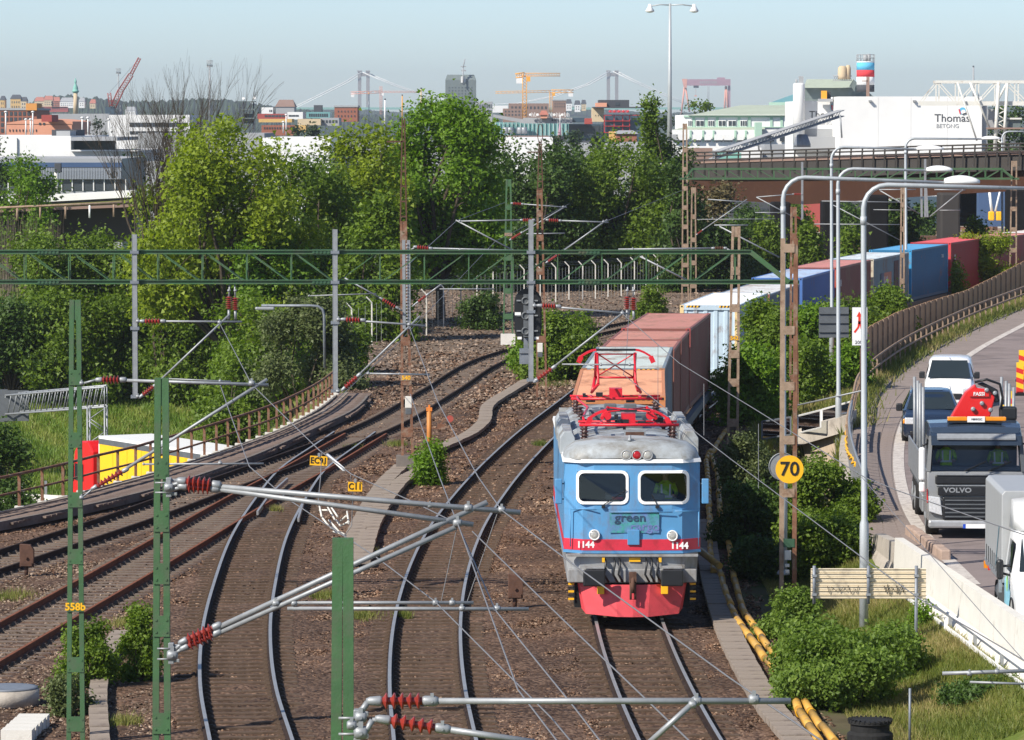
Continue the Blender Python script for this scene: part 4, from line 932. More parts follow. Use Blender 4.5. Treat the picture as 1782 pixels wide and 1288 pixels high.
wire('faint wire right of the signal rising to the far right masts',[(950,455,178),(1052,386,190),(1190,330,262)],.012)
wire('wire along the bottom right corner',[(1500,831,70),(1782,1150,58)],.006)
for i,(a,b,d1,d2,lab) in enumerate([((1225,668),(1225,758),88,87,'right of the containers'),((1320,738),(1320,850),80,78,'before the birch shrub'),((1145,600),(1145,700),96,96,'above the locomotive roof'),((796,914),(768,1046),56.6,56.6,'in the middle track'),((866,892),(812,1050),56.6,56.6,'right of the middle track'),((1005,628),(1080,655),100,104,'at the raised pantograph')]):
    wire('thin dropper wire %s' % lab,[(*a,d1),(*b,d2)],.006,'dropper_wire','dropper wires')
# section insulator with its two yellow signs
t=thing('section_insulator','bundle of pale rods hanging from the wires below the yellow signs','insulator',P(585,905,69))
g=random.Random(3)
for (a,b,c,d) in [(570,882,583,905),(576,882,588,900),(572,905,590,925),(585,905,592,915),(560,900,572,915),(575,918,600,930),(580,925,602,932),(594,915,607,908),(604,890,607,912),(592,908,602,898),(556,880,560,900),(556,888,570,888)]:
    mb=MB();mb.tube([P(a,b,69),P(c,d,68.7)],.016,5);part('rod',mb,M['concrete_pale'],t,w=True)
mb=MB();mb.tube([P(560,785,70.6),P(558,830,70),P(554,870,69.5),(P(562,905,69)),P(600,932,68.6),P(612,915,68.6),P(614,860,68.6),P(610,828,68)],.008,5);part('cable',mb,M['wire'],t,w=True)
mb=MB();mb.tube([P(570,792,70.5),P(598,817,69)],.03,6);part('white_rod',mb,M['white'],t,w=True)
for (px,y,d,w,h,s,lab,rot) in [(554.5,802,70.4,.285,.155,'EC91','yellow wire sign with black letters EC91',R(3)),(618,847,67.9,.225,.15,'C11','yellow wire sign with black letters C11',R(1))]:
    c=P(px,y,d);t=thing('wire_sign',lab,'sign',c);t.rotation_euler=(0,rot,0)
    mb=MB();mb.box((0,0,0),(w,.008,h));part('plate',mb,M['yellow'],t)
    text_part(s,0.14,t,(0,-.007,0),(R(90),0,0),M['ink'],bold=0.003,spacing=1.05,sx=0.85)
    mb=MB();mb.box((0,0,h/2+.02),(.04,.03,.06));part('clip',mb,M['galv'],t)
# ---------------------------------------------------------------- locomotive
LB=mat('loco_blue',(0.085,0.265,0.49),0.42,var=0.12,scale=1.6,dirt=(0.12,0.17,0.26),dirt_amt=0.5,dirt_scale=1.6,stretch=(1,1,0.5))
LG=mat('loco_grey',(0.30,0.31,0.32),0.5,var=0.12,scale=1.5,dirt=(0.17,0.155,0.14),dirt_amt=0.55,dirt_scale=1.5,stretch=(1,1,0.4))
LROOF=mat('loco_roof',(0.34,0.37,0.39),0.55,var=0.14,scale=1.2,dirt=(0.16,0.145,0.12),dirt_amt=0.6,dirt_scale=0.9)
LRED=mat('loco_red',(0.55,0.025,0.05),0.45,var=0.1,scale=2,dirt=(0.33,0.02,0.03),dirt_amt=0.3)
PLOW=mat('plough_red',(0.60,0.06,0.075),0.5,var=0.12,scale=2,dirt=(0.3,0.05,0.05),dirt_amt=0.35)
PRED=mat('pantograph_red',(0.58,0.012,0.025),0.4,var=0.1,scale=4)
WHT=M['white'];HAZ_Y,HAZ_B=M['yellow'],M['ink']
loco=thing('locomotive','blue and grey electric locomotive with red plough, numbered 1144','locomotive',(2.72,96.9,0),R(0.4))
# plan of the nose: the front is slightly faceted towards the sides
def ring(z,w,y0,ch=0.42,back=0.34):
    return [(-w,14.4,z),(-w,y0+back,z),(-w+ch,y0,z),(0,y0-0.05,z),(w-ch,y0,z),(w,y0+back,z),(w,14.4,z)]
W=1.54
def belt(name,z0,z1,w0,w1,y0,y1,m,t=0.0,ch=0.42,back=.34):
    mb=MB();a,b=ring(z0,w0,y0,ch,back),ring(z1,w1,y1,ch,back);n=len(a)
    mb.v.extend(a+b)
    for i in range(n):mb.face((i,(i+1) % n,n+(i+1) % n,n+i))
    mb.face(list(reversed(range(n))));mb.face([n+i for i in range(n)]);return part(name,mb,m,loco)
belt('lower_body',0.88,1.56,1.46,1.5,0.10,0.02,LG,ch=.3,back=.3)
belt('body_lower_shell',1.562,1.60,W+.02,W+.02,-0.03,-0.03,LB)
belt('body_shell',1.602,2.56,W,W,0,0.03,LB)
belt('red_stripe',1.63,1.88,W+.006,W+.006,-0.008,-0.004,LRED)
# cab between z 2.56 and 3.62: pillars and sills around the two windows, hollow inside
z0,z1=2.562,3.60
def cab_pt(x,z): # front plane leaning back with height
    y=0.03+(z-2.56)*0.10
    ch=0.42;ax=abs(x)
    if ax>W-ch:y += 0.34*(ax-(W-ch))/ch
    else:y -= 0.05*(1-ax/(W-ch))
    return Vector((x,y,z))
xs_=[-W,-1.26,-1.20,-0.13,-0.08,0.17,0.22,1.30,1.34,W];xs_=[-1.54,-1.24,-0.12,0.15,1.26,1.54];zs_=[z0,2.70,3.40,z1]
mb=MB()
for i in range(5):
    for j in range(3):
        if j==1 and i in (1,3):continue
        sub=3
        for k in range(sub):
            a=xs_[i]+(xs_[i+1]-xs_[i])*k/sub;b=xs_[i]+(xs_[i+1]-xs_[i])*(k+1)/sub
            p,q,r_,s_=cab_pt(a,zs_[j]),cab_pt(b,zs_[j]),cab_pt(b,zs_[j+1]),cab_pt(a,zs_[j+1]);o_=Vector((0,.06,0))
            mb.add([p,q,r_,s_,p+o_,q+o_,r_+o_,s_+o_],[(0,1,2,3),(7,6,5,4),(0,4,5,1),(3,2,6,7),(0,3,7,4),(1,5,6,2)])
part('cab_front',mb,LB,loco)
for s in (-1,1):
    mb=MB();mb.b2((s*W,.44,z0),(s*(W-.05),14.4,2.72));mb.b2((s*W,.44,3.35),(s*(W-.05),14.4,z1));mb.b2((s*W,.44,2.72),(s*(W-.05),.62,3.35));mb.b2((s*W,1.15,2.72),(s*(W-.05),14.4,3.35));part('side_panel',mb,LB,loco)
    mb=MB();mb.b2((s*(W-.02),.62,2.72),(s*(W-.035),1.15,3.35));part('side_window',mb,M['glass_dark'],loco)
mb=MB();mb.b2((-1.45,1.9,2.3),(1.45,1.95,3.6));mb.b2((-1.45,.5,2.561),(1.45,1.9,2.58));part('cab_rear_wall',mb,M['dark'],loco)
mb=MB();mb.b2((-1.3,.35,2.58),(1.3,.8,2.72));mb.b2((-.6,.5,2.72),(-.2,.8,2.86));mb.b2((.45,.55,2.72),(.75,.8,2.85));part('driving_desk',mb,M['dgrey'],loco,bevel=.02)
mb=MB();mb.b2((-.45,.42,2.74),(-.2,.55,2.8));part('red_box_on_desk',mb,M['red'],loco)
for (xa_,xb_) in ((-1.24,-0.12),(0.15,1.26)):
    # window frame: rounded white rim, pane set back
    mb=MB();c=((xa_+xb_)/2);hw=(xb_-xa_)/2;zc=3.05;hh=0.35;rr=.12
    def rr_pts(hw,hh,rr):
        out=[]
        for (sx,sz,a0) in ((1,1,0),(-1,1,90),(-1,-1,180),(1,-1,270)):
            for k in range(5):
                a=R(a0+k*22.5);out.append((c+sx*(hw-rr)+rr*math.cos(a),zc+sz*(hh-rr)+rr*math.sin(a)))
        return out
    A,B=rr_pts(hw+.03,hh+.03,rr+.03),rr_pts(hw-.03,hh-.03,rr);n=len(A)
    f=lambda p,dy:tuple(cab_pt(p[0],p[1])+Vector((0,dy,0)))
    mb.v.extend([f(p,-.03) for p in A]+[f(p,-.03) for p in B]+[f(p,.03) for p in A]+[f(p,.03) for p in B])
    for i in range(n):
        j=(i+1) % n;mb.face((i,j,n+j,n+i));mb.face((i,2*n+i,2*n+j,j));mb.face((n+i,n+j,3*n+j,3*n+i))
    wf=part('window_frame',mb,WHT,loco)
    mb=MB();mb.v.extend([f(p,.0) for p in rr_pts(hw-.025,hh-.025,rr)]);mb.face(list(range(n)));part('pane',mb,M['glass'],wf)
    mb=MB();px_=c+(.12 if c<0 else-.05);mb.bar(cab_pt(px_-.1,2.66)+Vector((0,-.06,0)),cab_pt(px_+(.42 if c<0 else-.22),3.0 if c<0 else 2.9)+Vector((0,-.06,0)),.018,.018);mb.box(cab_pt(px_-.1,2.62)+Vector((0,-.05,0)),(.08,.06,.06));part('wiper',mb,M['black'],wf)
# roof cap and roof
def roof_ring(y,w,zt,ze):
    return [(-w,y,ze),(-w*.97,y,ze+(zt-ze)*.35),(-w*.82,y,ze+(zt-ze)*.72),(-w*.5,y,ze+(zt-ze)*.93),(0,y,zt),(w*.5,y,ze+(zt-ze)*.93),(w*.82,y,ze+(zt-ze)*.72),(w*.97,y,ze+(zt-ze)*.35),(w,y,ze)]
mb=MB();n=9
secs=[(.12,1.18,3.70,3.66),(.14,1.24,3.86,3.68),(.24,1.34,3.98,3.68),(.42,1.46,4.06,3.68),(.7,1.54,4.10,3.68),(1.6,1.55,4.12,3.68)]
mb.loft([roof_ring(*s) for s in secs],0,closed=False,caps=False);mb.loft([roof_ring(1.6,1.55,4.12,3.68),roof_ring(1.6,1.54,3.69,3.68)],0,closed=False,caps=False);part('roof_cap',mb,LROOF,loco)
mb=MB();a=[(x,y,3.60) for (x,y,z) in ring(0,W+.03,-.02+.10)];b=[(x,y,3.68) for (x,y,z) in ring(0,W+.01,.10)];n=7;mb.v.extend(a+b)
for i in range(n):mb.face((i,(i+1) % n,n+(i+1) % n,n+i))
mb.face(list(reversed(range(n))));mb.face([n+i for i in range(n)]);part('rain_gutter',mb,WHT,loco)
mb=MB();mb.loft([roof_ring(y,1.38,4.0,3.68) for y in (1.6,14.4)],0,closed=False,caps=False,smooth=False);mb.b2((-1.4,14.35,3.6),(1.4,14.4,3.9));part('roof',mb,LROOF,loco)
for k in range(7):
    mb=MB();y=2.6+k*1.8;mb.loft([roof_ring(y,1.39,4.025,3.68),roof_ring(y+.05,1.39,4.025,3.68)],0,closed=False,caps=False);part('roof_seam',mb,M['grey'],loco)
for s in (-1,1):
    for k in range(2):
        mb=MB();y=2.3+k*4.3;L_=2.6
        mb.prism([(s*1.25,3.64),(s*1.6,3.64),(s*1.6,4.0),(s*1.5,4.15),(s*1.32,4.15),(s*1.25,4.0)],y,y+L_);v=part('roof_vent_box',mb,LROOF,loco,bevel=.015)
        for q in range(3):mb=MB();mb.box((s*1.42,y+.4+q*.85,4.155),(.2,.6,.012));part('vent_lid',mb,LG,v)
# horn, lamps
mb=MB();mb.lathe([(.05,0),(.05,.06),(.03,.07),(.03,.14)],(-.05,.45,4.06),8);mb.bar((-.2,.5,4.1),(.05,.5,4.1),.02,.02);part('roof_hook',mb,M['galv'],loco)
LENS=mat('lamp_glass',(0.42,0.41,0.38),0.1,metal=0.2,var=0.15,scale=30);RLENS=mat('red_lens',(0.35,0.01,0.015),0.15,var=0.1)
def headlamp(x,y,z,r,m,ring_m,dr=(0,-1,0.05)):
    mb=MB();mb.lathe([(r*1.05,-.10),(r*1.2,0),(r*1.2,.03),(r,.05),(r*.95,.035)],(x,y,z),20,dir=dr);h=part('headlamp',mb,ring_m,loco)
    mb=MB();mb.lathe([(r*.97,.03),(r*.7,.045),(r*.3,.055)],(x,y,z),18,dir=dr);part('lens',mb,m,h)
for i,x in enumerate((-.14,.10,.34)):headlamp(x,.09,3.775,.105,RLENS if i==1 else LENS,M['grey'])
headlamp(-.86,-.03,1.98,.105,LENS,WHT);headlamp(.90,-.03,1.96,.105,LENS,WHT)
# plate, stickers, lettering
mb=MB();mb.box((.02,-.075,1.93),(.27,.05,.34));part('socket_box',mb,[LB],loco,bevel=.01)
GRN=mat('green_film',(0.035,0.25,0.20),0.5,var=0.5,scale=7,dirt=(0.11,0.20,0.42),dirt_amt=0.75,dirt_scale=5)
mb=MB();mb.box((.04,-.043,2.26),(1.12,.008,.46));part('green_decal',mb,GRN,loco)
text_part('green',.27,loco,(-.05,-.055,2.37),(R(90),0,0),mat('faded_ink',(0.02,0.05,0.10),.6,var=.3,scale=20),ext=.003,bold=.004,sx=1.15)
text_part('cargo',.27,loco,(.28,-.052,2.16),(R(90),0,0),mat('faded_purple',(0.12,0.16,0.36),.6,var=.4,scale=20),ext=.002,bold=.004,sx=1.1)
text_part('1144',.20,loco,(-1.06,-.014,1.755),(R(90),0,0),WHT,bold=.008);text_part('1144',.20,loco,(1.06,-.014,1.73),(R(90),0,0),WHT,bold=.008)
mb=MB()
for (p,q) in [((-1.4,1.7),(-1.4,2.56)),((1.5,1.7),(1.5,2.5)),((-1.4,2.56),(-.82,2.56)),((-.5,2.5),(.9,2.5)),((.95,2.52),(1.5,2.5))]:
    mb.tube([(p[0],-.07+(.2 if abs(p[0])>1.2 else 0),p[1]),(q[0],-.07+(.2 if abs(q[0])>1.2 else 0),q[1])],.014,6)
part('handrail',mb,LB,loco,kind='stuff')
for s in (-1,1):
    mb=MB();mb.b2((s*1.58,.35,2.65),(s*1.74,.42,3.22));part('mirror',mb,LB,loco,bevel=.02)
    mb=MB();mb.tube([(s*1.5,.5,2.75),(s*1.66,.4,2.75)],.015,5);mb.tube([(s*1.5,.5,3.1),(s*1.66,.4,3.1)],.015,5);part('mirror_bracket',mb,M['dgrey'],loco,kind='stuff')
# buffer beam, buffers, coupling, plough
mb=MB();mb.box((0,.15,1.05),(2.9,.35,.3));part('buffer_beam',mb,LG,loco,bevel=.02)
mb=MB();mb.box((0,-.03,1.52),(2.95,.14,.05));part('step_ledge',mb,LG,loco)
for s in (-1,1):
    mb=MB();mb.lathe([(.13,0),(.13,.35),(.16,.36),(.16,.42)],(s*.875,-.42,1.05),14,axis='Y');b_=part('buffer',mb,M['dgrey'],loco)
    mb=MB();mb.box((s*.875,-.45,1.05),(.5,.06,.38));part('buffer_head',mb,M['black'],b_,bevel=.03)
    mb=MB();mb.box((s*.875,-.2,1.27),(.46,.4,.03));part('buffer_step',mb,LG,b_)
mb=MB();mb.tube([(0,0,1.1),(0,-.3,1.08),(0.0,-.36,.9),(.0,-.34,.7)],.05,8);mb.box((0,-.2,1.05),(.16,.3,.2));mb.tube([(-.05,-.3,.95),(-.05,-.34,.55),(.05,-.34,.55),(.05,-.3,.95)],.03,6);part('coupling',mb,M['rust_dark'],loco,kind='stuff')
for x in (-.62,-.42,.42,.56,-.3,.3):
    mb=MB();mb.tube([(x,-.05,1.45),(x+.02,-.16,1.35),(x-.02,-.2,1.1),(x+.08,-.12,.92)],.025,6);part('brake_hose',mb,M['black'],loco)
for x in (-.66,.62):mb=MB();mb.box((x,-.1,1.42),(.06,.06,.1));part('valve',mb,M['yellow'],loco)
mb=MB();mb.box((.05,-.03,1.42),(.26,.01,.1));part('notice',mb,M['yellow'],loco)
mb=MB()
pl=[(-1.33,.55,.86),(-1.2,.2,.86),(-.4,-.12,.86),(0,-.16,.86),(.4,-.12,.86),(1.2,.2,.86),(1.33,.55,.86)]
pb=[(-1.2,.42,.34),(-1.05,.1,.18),(-.35,-.2,.14),(0,-.24,.14),(.35,-.2,.14),(1.05,.1,.18),(1.2,.42,.34)]
mb.loft([pl,pb],closed=False,caps=False,smooth=False);mb.loft([[(x,y+.04,z) for x,y,z in pb],[(x,y+.04,z) for x,y,z in pl]],closed=False,caps=False,smooth=False);part('snow_plough',mb,PLOW,loco)
mb=MB()
for s in (-1,1):mb.b2((s*1.0,.3,.3),(s*1.3,2.2,.86))
part('bogie_front',mb,M['dark'],loco,kind='stuff')
for s in (-1,1):
    mb=MB();mb.box((s*.72,-.1,.78),(.16,.1,.26));part('foot_step',mb,M['yellow'],loco,bevel=.01)
    t_=MB();
    for k in range(5):t_.box((s*1.38,.25,.5+k*.085),(.13,.03,.045),m=k % 2)
    part('striped_board',t_,[HAZ_Y,HAZ_B],loco)
# bogies and wheels
for yb in (3.2,11.0):
    for s in (-1,1):
        mb=MB();mb.box((s*1.05,yb,.62),(.14,3.9,.3));bo=part('bogie_frame',mb,M['dgrey'],loco)
        for dy in (-1.35,1.35):mb=MB();mb.lathe([(.64,-.06),(.64,.06),(.55,.07),(.2,.08)],(s*.78,yb+dy,.64),24,axis='X');part('wheel',mb,M['rust_dark'],bo)
mb=MB();mb.b2((-1.1,1.2,.5),(1.1,13.8,.9));part('underframe',mb,M['dark'],loco)
# pantographs
def pantograph(y,raised,label):
    p=thing('pantograph_tmp',None,None);parts_=[]
    def pp(name,mb,m):o=part(name,mb,m,loco,label=label);return o
    for s in (-1,1):
        for dy in (-.55,.55):
            mb=MB();pr=[(.07,0),(.07,.03)]
            for k in range(4):z=.03+k*.075;pr += [(.05,z),(.095,z+.02),(.095,z+.03),(.05,z+.05)]
            pr += [(.06,.34),(.06,.40),(.05,.41)];mb.lathe(pr,(s*(1.02),y+dy,3.86),12);pp('roof_insulator',mb,M['insul_dark'] if dy else M['insul_dark'])
    mb=MB()
    for dy in (-.55,.55):mb.tube([(-1.15,y+dy,4.30),(1.15,y+dy,4.30)],.035 if dy<0 else .028,8)
    for x in (-.62,.62):mb.tube([(x,y-.55,4.30),(x,y+.55,4.30)],.036,8)
    mb.box((0,y+.1,4.42),(.32,.5,.22));pp('pantograph_base',mb,PRED)
    mb=MB()
    if raised:
        for s in (-1,1):
            mb.tube([(s*.58,y+.3,4.45),(s*.50,y+.9,4.75)],.045,7);mb.tube([(s*.62,y-.3,4.45),(s*.47,y-1.0,4.7)],.04,7)
            mb.tube([(s*.50,y+.9,4.75),(s*.50,y,5.42)],.035,7);mb.tube([(s*.47,y-1.0,4.7),(s*.47,y-.05,5.42)],.032,7)
        mb.tube([(-.5,y+.9,4.75),(.45,y,5.4)],.018,5);mb.tube([(.5,y+.9,4.75),(-.45,y,5.4)],.018,5);mb.tube([(-.5,y,5.4),(.5,y,5.4)],.02,5);mb.tube([(-.5,y+.9,4.75),(.5,y+.9,4.75)],.03,6)
        zc=5.46
    else:
        for s in (-1,1):
            mb.tube([(s*.58,y+.4,4.45),(s*.45,y-.9+1.6,4.62)],.045,7);mb.tube([(s*.62,y-.4,4.45),(s*.5,y+.3,4.6)],.045,7)
            mb.lathe([(.1,0),(.1,.35)],(s*.5,y-.35,4.5),10,axis='Y')
        mb.tube([(-.45,y+.7,4.62),(.5,y-.5,4.6)],.02,5);mb.tube([(.45,y+.7,4.62),(-.5,y-.5,4.6)],.02,5);zc=4.55
    pp('pantograph_linkage',mb,PRED)
    def bow(x):ax=abs(x);return zc+.05-(0 if ax<.5 else (ax-.5) ** 1.7*.85)
    for dy in (-.12,.12):
        xs2=[-.95,-.85,-.72,-.6,-.5,-.25,0,.25,.5,.6,.72,.85,.95]
        for (rng_,m_,nm) in ((xs2[:5],PRED,'bow_horn'),(xs2[4:9],M['black'],'contact_strip'),(xs2[8:],PRED,'bow_horn')):
            mb=MB();[mb.bar((rng_[i],y+dy,bow(rng_[i])),(rng_[i+1],y+dy,bow(rng_[i+1])),.05,.045) for i in range(len(rng_)-1)];pp(nm,mb,m_)
    mb=MB()
    for s in (-1,1):mb.bar((s*.88,y-.15,bow(.88)),(s*.95,y-.15,bow(.95)-.1),.04,.12)
    pp('bow_tip',mb,PRED)
    g3=random.Random(int(y));mb=MB()
    for k in range(9):cx,cy,cz=g3.uniform(-.9,.9),y+g3.uniform(-.5,.6),4.2+g3.uniform(0,.22);mb.box((cx,cy,cz),(g3.uniform(.06,.25),g3.uniform(.05,.2),g3.uniform(.05,.12)))
    o=part('pantograph_gear',mb,M['black'],loco,kind='stuff')
    bpy.data.objects.remove(p)
pantograph(2.9,False,'folded red pantograph');pantograph(12.3,True,'raised red pantograph')
for (x,y,z,a,b,c) in [(0,6.0,4.1,.9,.8,.25),(-.5,9,4.08,.5,1.0,.2),(.3,10.3,4.12,.3,.3,.3),(-.2,10.3,4.12,.3,.3,.3),(.5,7.6,4.1,.4,.5,.22)]:
    mb=MB();mb.box((x,y,z),(a,b,c));part('roof_box',mb,M['dgrey'],loco,bevel=.02)
mb=MB();mb.tube([(-1.02,3.5,4.34),(-1.0,5,4.3),(-.8,8.5,4.3),(-1.0,10.5,4.35),(-1,11.8,4.35)],.03,7);part('roof_busbar',mb,PRED,loco)
for y in (6,8.4,10.4):
    for s in (-1,1):
        mb=MB();pr=[(.06,0)]
        for k in range(4):z=.02+k*.08;pr += [(.045,z),(.1,z+.02),(.1,z+.03),(.045,z+.05)]
        mb.lathe(pr,(s*.95,y,3.88),10);part('roof_insulator',mb,M['insul_dark'],loco)
mb=MB();mb.box((.12,2.05,4.1),(.5,.05,.17));q=part('roof_plate',mb,M['galv'],loco);mb=MB();mb.box((.12,2.02,4.1),(.42,.01,.12));part('plate_face',mb,M['rust_dark'],q)

# ---------------------------------------------------------------- people (seated, seen through windscreens)
def person(label,loc,rz,vest,skin=(0.42,0.24,0.17),hair=(0.05,0.03,0.02),arms='wheel',pants=(0.02,0.03,0.06)):
    t=thing('person',label,'person',loc,rz)
    v=[(0,0,.02),(0,0,.22),(0,-.01,.42),(0,0,.54),(0,-.01,.62),(0,-.02,.72),(0,-.02,.80)];r=[.16,.15,.17,.10,.055,.085,.07]
    e=[(i,i+1) for i in range(6)]
    for s in (-1,1):
        b=len(v);v += [(s*.19,0,.48),(s*.25,-.08,.28),(s*.20,-.32,.24),(s*.18,-.40,.26)];r += [.065,.05,.04,.035];e += [(2,b),(b,b+1),(b+1,b+2),(b+2,b+3)]
        for k in range(4):
            c=len(v);v += [(s*.18+(k-1.5)*.022,-.45,.27),(s*.18+(k-1.5)*.022,-.475-.004*(k % 2),.245)];r += [.009,.008];e += [(b+3,c),(c,c+1)]
        c=len(v);v += [(s*.18-s*.05,-.42,.29),(s*.18-s*.06,-.45,.27)];r += [.011,.009];e += [(b+3,c),(c,c+1)]
        b=len(v);v += [(s*.10,-.2,.02),(s*.12,-.5,.0),(s*.12,-.52,-.35),(s*.12,-.62,-.42)];r += [.09,.065,.05,.04];e += [(0,b),(b,b+1),(b+1,b+2),(b+2,b+3)]
    me=bpy.data.meshes.new('body');me.from_pydata(v,e,[]);o=bpy.data.objects.new('body',me);COL.objects.link(o);o.parent=t
    sk=o.modifiers.new('skin','SKIN');
    for i,x in enumerate(me.skin_vertices[0].data):x.radius=(r[i],r[i]);x.use_root=(i==0)
    ss=o.modifiers.new('sub','SUBSURF');ss.levels=1;ss.render_levels=1
    dg=bpy.context.evaluated_depsgraph_get();m2=bpy.data.meshes.new_from_object(o.evaluated_get(dg));o.modifiers.clear();m2.name='body';o.data=m2
    sm_,vm=mat('skin',skin,.5,var=.05),mat('vest',vest,.7,var=.12,scale=8,dirt=(vest[0]*.5,vest[1]*.5,vest[2]*.5),dirt_amt=.3,dirt_scale=9)
    pm=mat('trousers',pants,.8);m2.materials.clear();[m2.materials.append(q) for q in (sm_,vm,pm)]
    for p in m2.polygons:
        c=p.center;p.use_smooth=True
        p.material_index=2 if (c.z<.06 or c.z<.15 and c.y<-.15 and abs(c.x)<.2 and c.z<.1) else (1 if c.z<.585 and not (c.y<-.3) else 0)
    mb=MB();mb.lathe([(.075,0),(.088,.04),(.07,.085),(.03,.105)],(0,.005,.755),14);part('hair',mb,mat('hair',hair,.8),t)
    mb=MB();mb.lathe([(.02,0),(.012,.02)],(0,-.105,.705),6,axis='Y')
    for s in (-1,1):mb.box((s*.03,-.10,.735),(.022,.008,.008));mb.lathe([(.018,0),(.01,.015)],(s*.088,-.01,.72),6,axis='X')
    mb.box((0,-.10,.672),(.04,.008,.008));part('face_features',mb,mat('face_detail',(0.2,0.08,0.06),.6),t,kind='stuff')
    mb=MB()
    for s in (-1,1):mb.bar((s*.09,-.185,.2),(s*.10,-.165,.5),.04,.01,up=(0,1,0))
    mb.box((0,-.175,.22),(.3,.01,.045));part('reflective_strips',mb,M['wall_white'],t,kind='stuff')
    return t
p_=Vector(loco.location)+Vector((.78,1.05,2.55));person('person in a yellow-green safety vest driving the locomotive behind the right window',p_,0,(0.35,0.62,0.03))
# ---------------------------------------------------------------- containers
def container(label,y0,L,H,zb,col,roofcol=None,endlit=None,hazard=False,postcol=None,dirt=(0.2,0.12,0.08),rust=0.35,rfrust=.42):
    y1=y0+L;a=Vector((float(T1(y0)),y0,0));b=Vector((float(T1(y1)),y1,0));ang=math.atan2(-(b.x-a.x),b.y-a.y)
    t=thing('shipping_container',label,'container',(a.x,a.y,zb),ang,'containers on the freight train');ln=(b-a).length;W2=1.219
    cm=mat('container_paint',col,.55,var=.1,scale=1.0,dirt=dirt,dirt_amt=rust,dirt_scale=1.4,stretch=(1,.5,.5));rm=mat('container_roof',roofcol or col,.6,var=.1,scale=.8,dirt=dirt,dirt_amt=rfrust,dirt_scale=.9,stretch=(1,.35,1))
    pm=mat('container_post',postcol,.55,var=.12,dirt=dirt,dirt_amt=.3) if postcol else cm
    def corr(n,u0,u1,dep,pitch):
        pts=[(u0,0)];k=int((u1-u0)/pitch);p=(u1-u0)/k
        for i in range(k):s=u0+i*p;pts += [(s+p*.30,0),(s+p*.42,dep),(s+p*.88,dep),(s+p,0)]
        return pts
    for s in (-1,1):
        mb=MB();pr=corr(0,.16,ln-.16,.036,.278);k=len(pr)
        for (u,d) in pr:mb.v.append((s*(W2-.02-d),u,.16));mb.v.append((s*(W2-.02-d),u,H-.1))
        for i in range(k-1):mb.face((2*i,2*i+2,2*i+3,2*i+1) if s>0 else (2*i+1,2*i+3,2*i+2,2*i))
        part('side_panel',mb,cm,t)
        mb=MB();mb.b2((s*W2,.16,H-.1),(s*(W2-.09),ln-.16,H-.005));part('top_rail',mb,cm,t)
        mb=MB();mb.b2((s*W2,.16,.0),(s*(W2-.09),ln-.16,.16));part('bottom_rail',mb,cm,t)
    for e,yy in ((0,0.0),(1,ln)):
        sg=1 if e==0 else-1;mb=MB();pr=corr(0,-W2+.16,W2-.16,.045,.36)
        for (u,d) in pr:mb.v.append((u,yy+sg*(.03+d),.2));mb.v.append((u,yy+sg*(.03+d),H-.2))
        for i in range(len(pr)-1):mb.face((2*i,2*i+2,2*i+3,2*i+1) if sg>0 else (2*i+1,2*i+3,2*i+2,2*i))
        part('end_panel',mb,cm,t)
        mb=MB();mb.b2((-W2+.16,yy,H-.2),(W2-.16,yy+sg*.1,H-.004));mb.b2((-W2+.16,yy,0),(W2-.16,yy+sg*.1,.2));part('end_frame',mb,cm,t)
        for s in (-1,1):
            mb=MB();mb.b2((s*W2,yy,.12),(s*(W2-.16),yy+sg*.158,H-.12));part('corner_post',mb,pm,t)
            for z in (0,H-.118):mb=MB();mb.b2((s*(W2+.004),yy-sg*.004,z),(s*(W2-.165),yy+sg*.165,z+.118));mb.box((s*(W2-.08),yy-sg*.008,z+.06),(.07,.012,.06),m=1);part('corner_casting',mb,[pm,M['ink']],t)
            if hazard and e==0:
                mb=MB();
                for k in range(8):mb.prism([(s*.68-.28+k*.07,H-.1),(s*.68-.21+k*.07,H-.1),(s*.68-.18+k*.07,H-.02),(s*.68-.25+k*.07,H-.02)],yy-.008,yy-.002,m=k % 2)
                part('hazard_strip',mb,[M['yellow'],M['ink']],t)
    mb=MB();n=int(ln/.4)
    for k in range(n):
        u=.2+(ln-.4)*k/n;p=(ln-.4)/n
        for (q,zz) in ((0,0),(.35,0),(.45,.018),(.9,.018)):mb.v.append((-W2+.09,u+q*p,H-.03+zz));mb.v.append((W2-.09,u+q*p,H-.03+zz))
    for i in range(len(mb.v) // 2-1):mb.face((2*i,2*i+1,2*i+3,2*i+2))
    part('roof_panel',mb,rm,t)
    mb=MB();mb.b2((-W2+.1,.1,.05),(W2-.1,ln-.1,.15));mb.b2((-W2+.09,.1,H-.035),(W2-.09,.2,H-.012));mb.b2((-W2+.09,ln-.2,H-.035),(W2-.09,ln-.1,H-.012));part('floor',mb,cm,t)
    return t
CT=[]
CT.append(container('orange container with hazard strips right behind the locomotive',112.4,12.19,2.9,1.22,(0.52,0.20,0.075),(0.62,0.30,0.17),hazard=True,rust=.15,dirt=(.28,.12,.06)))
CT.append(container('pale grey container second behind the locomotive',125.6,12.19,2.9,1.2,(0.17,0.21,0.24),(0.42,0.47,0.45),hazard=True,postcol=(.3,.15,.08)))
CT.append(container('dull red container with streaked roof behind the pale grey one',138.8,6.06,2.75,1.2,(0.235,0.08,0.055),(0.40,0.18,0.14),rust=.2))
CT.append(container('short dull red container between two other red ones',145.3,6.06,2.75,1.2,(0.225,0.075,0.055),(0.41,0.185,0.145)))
CT.append(container('long red container in front of the white one, with a seam across its roof',151.9,12.19,2.8,1.2,(0.20,0.068,0.05),(0.40,0.18,0.145),postcol=(.36,.06,.05)))
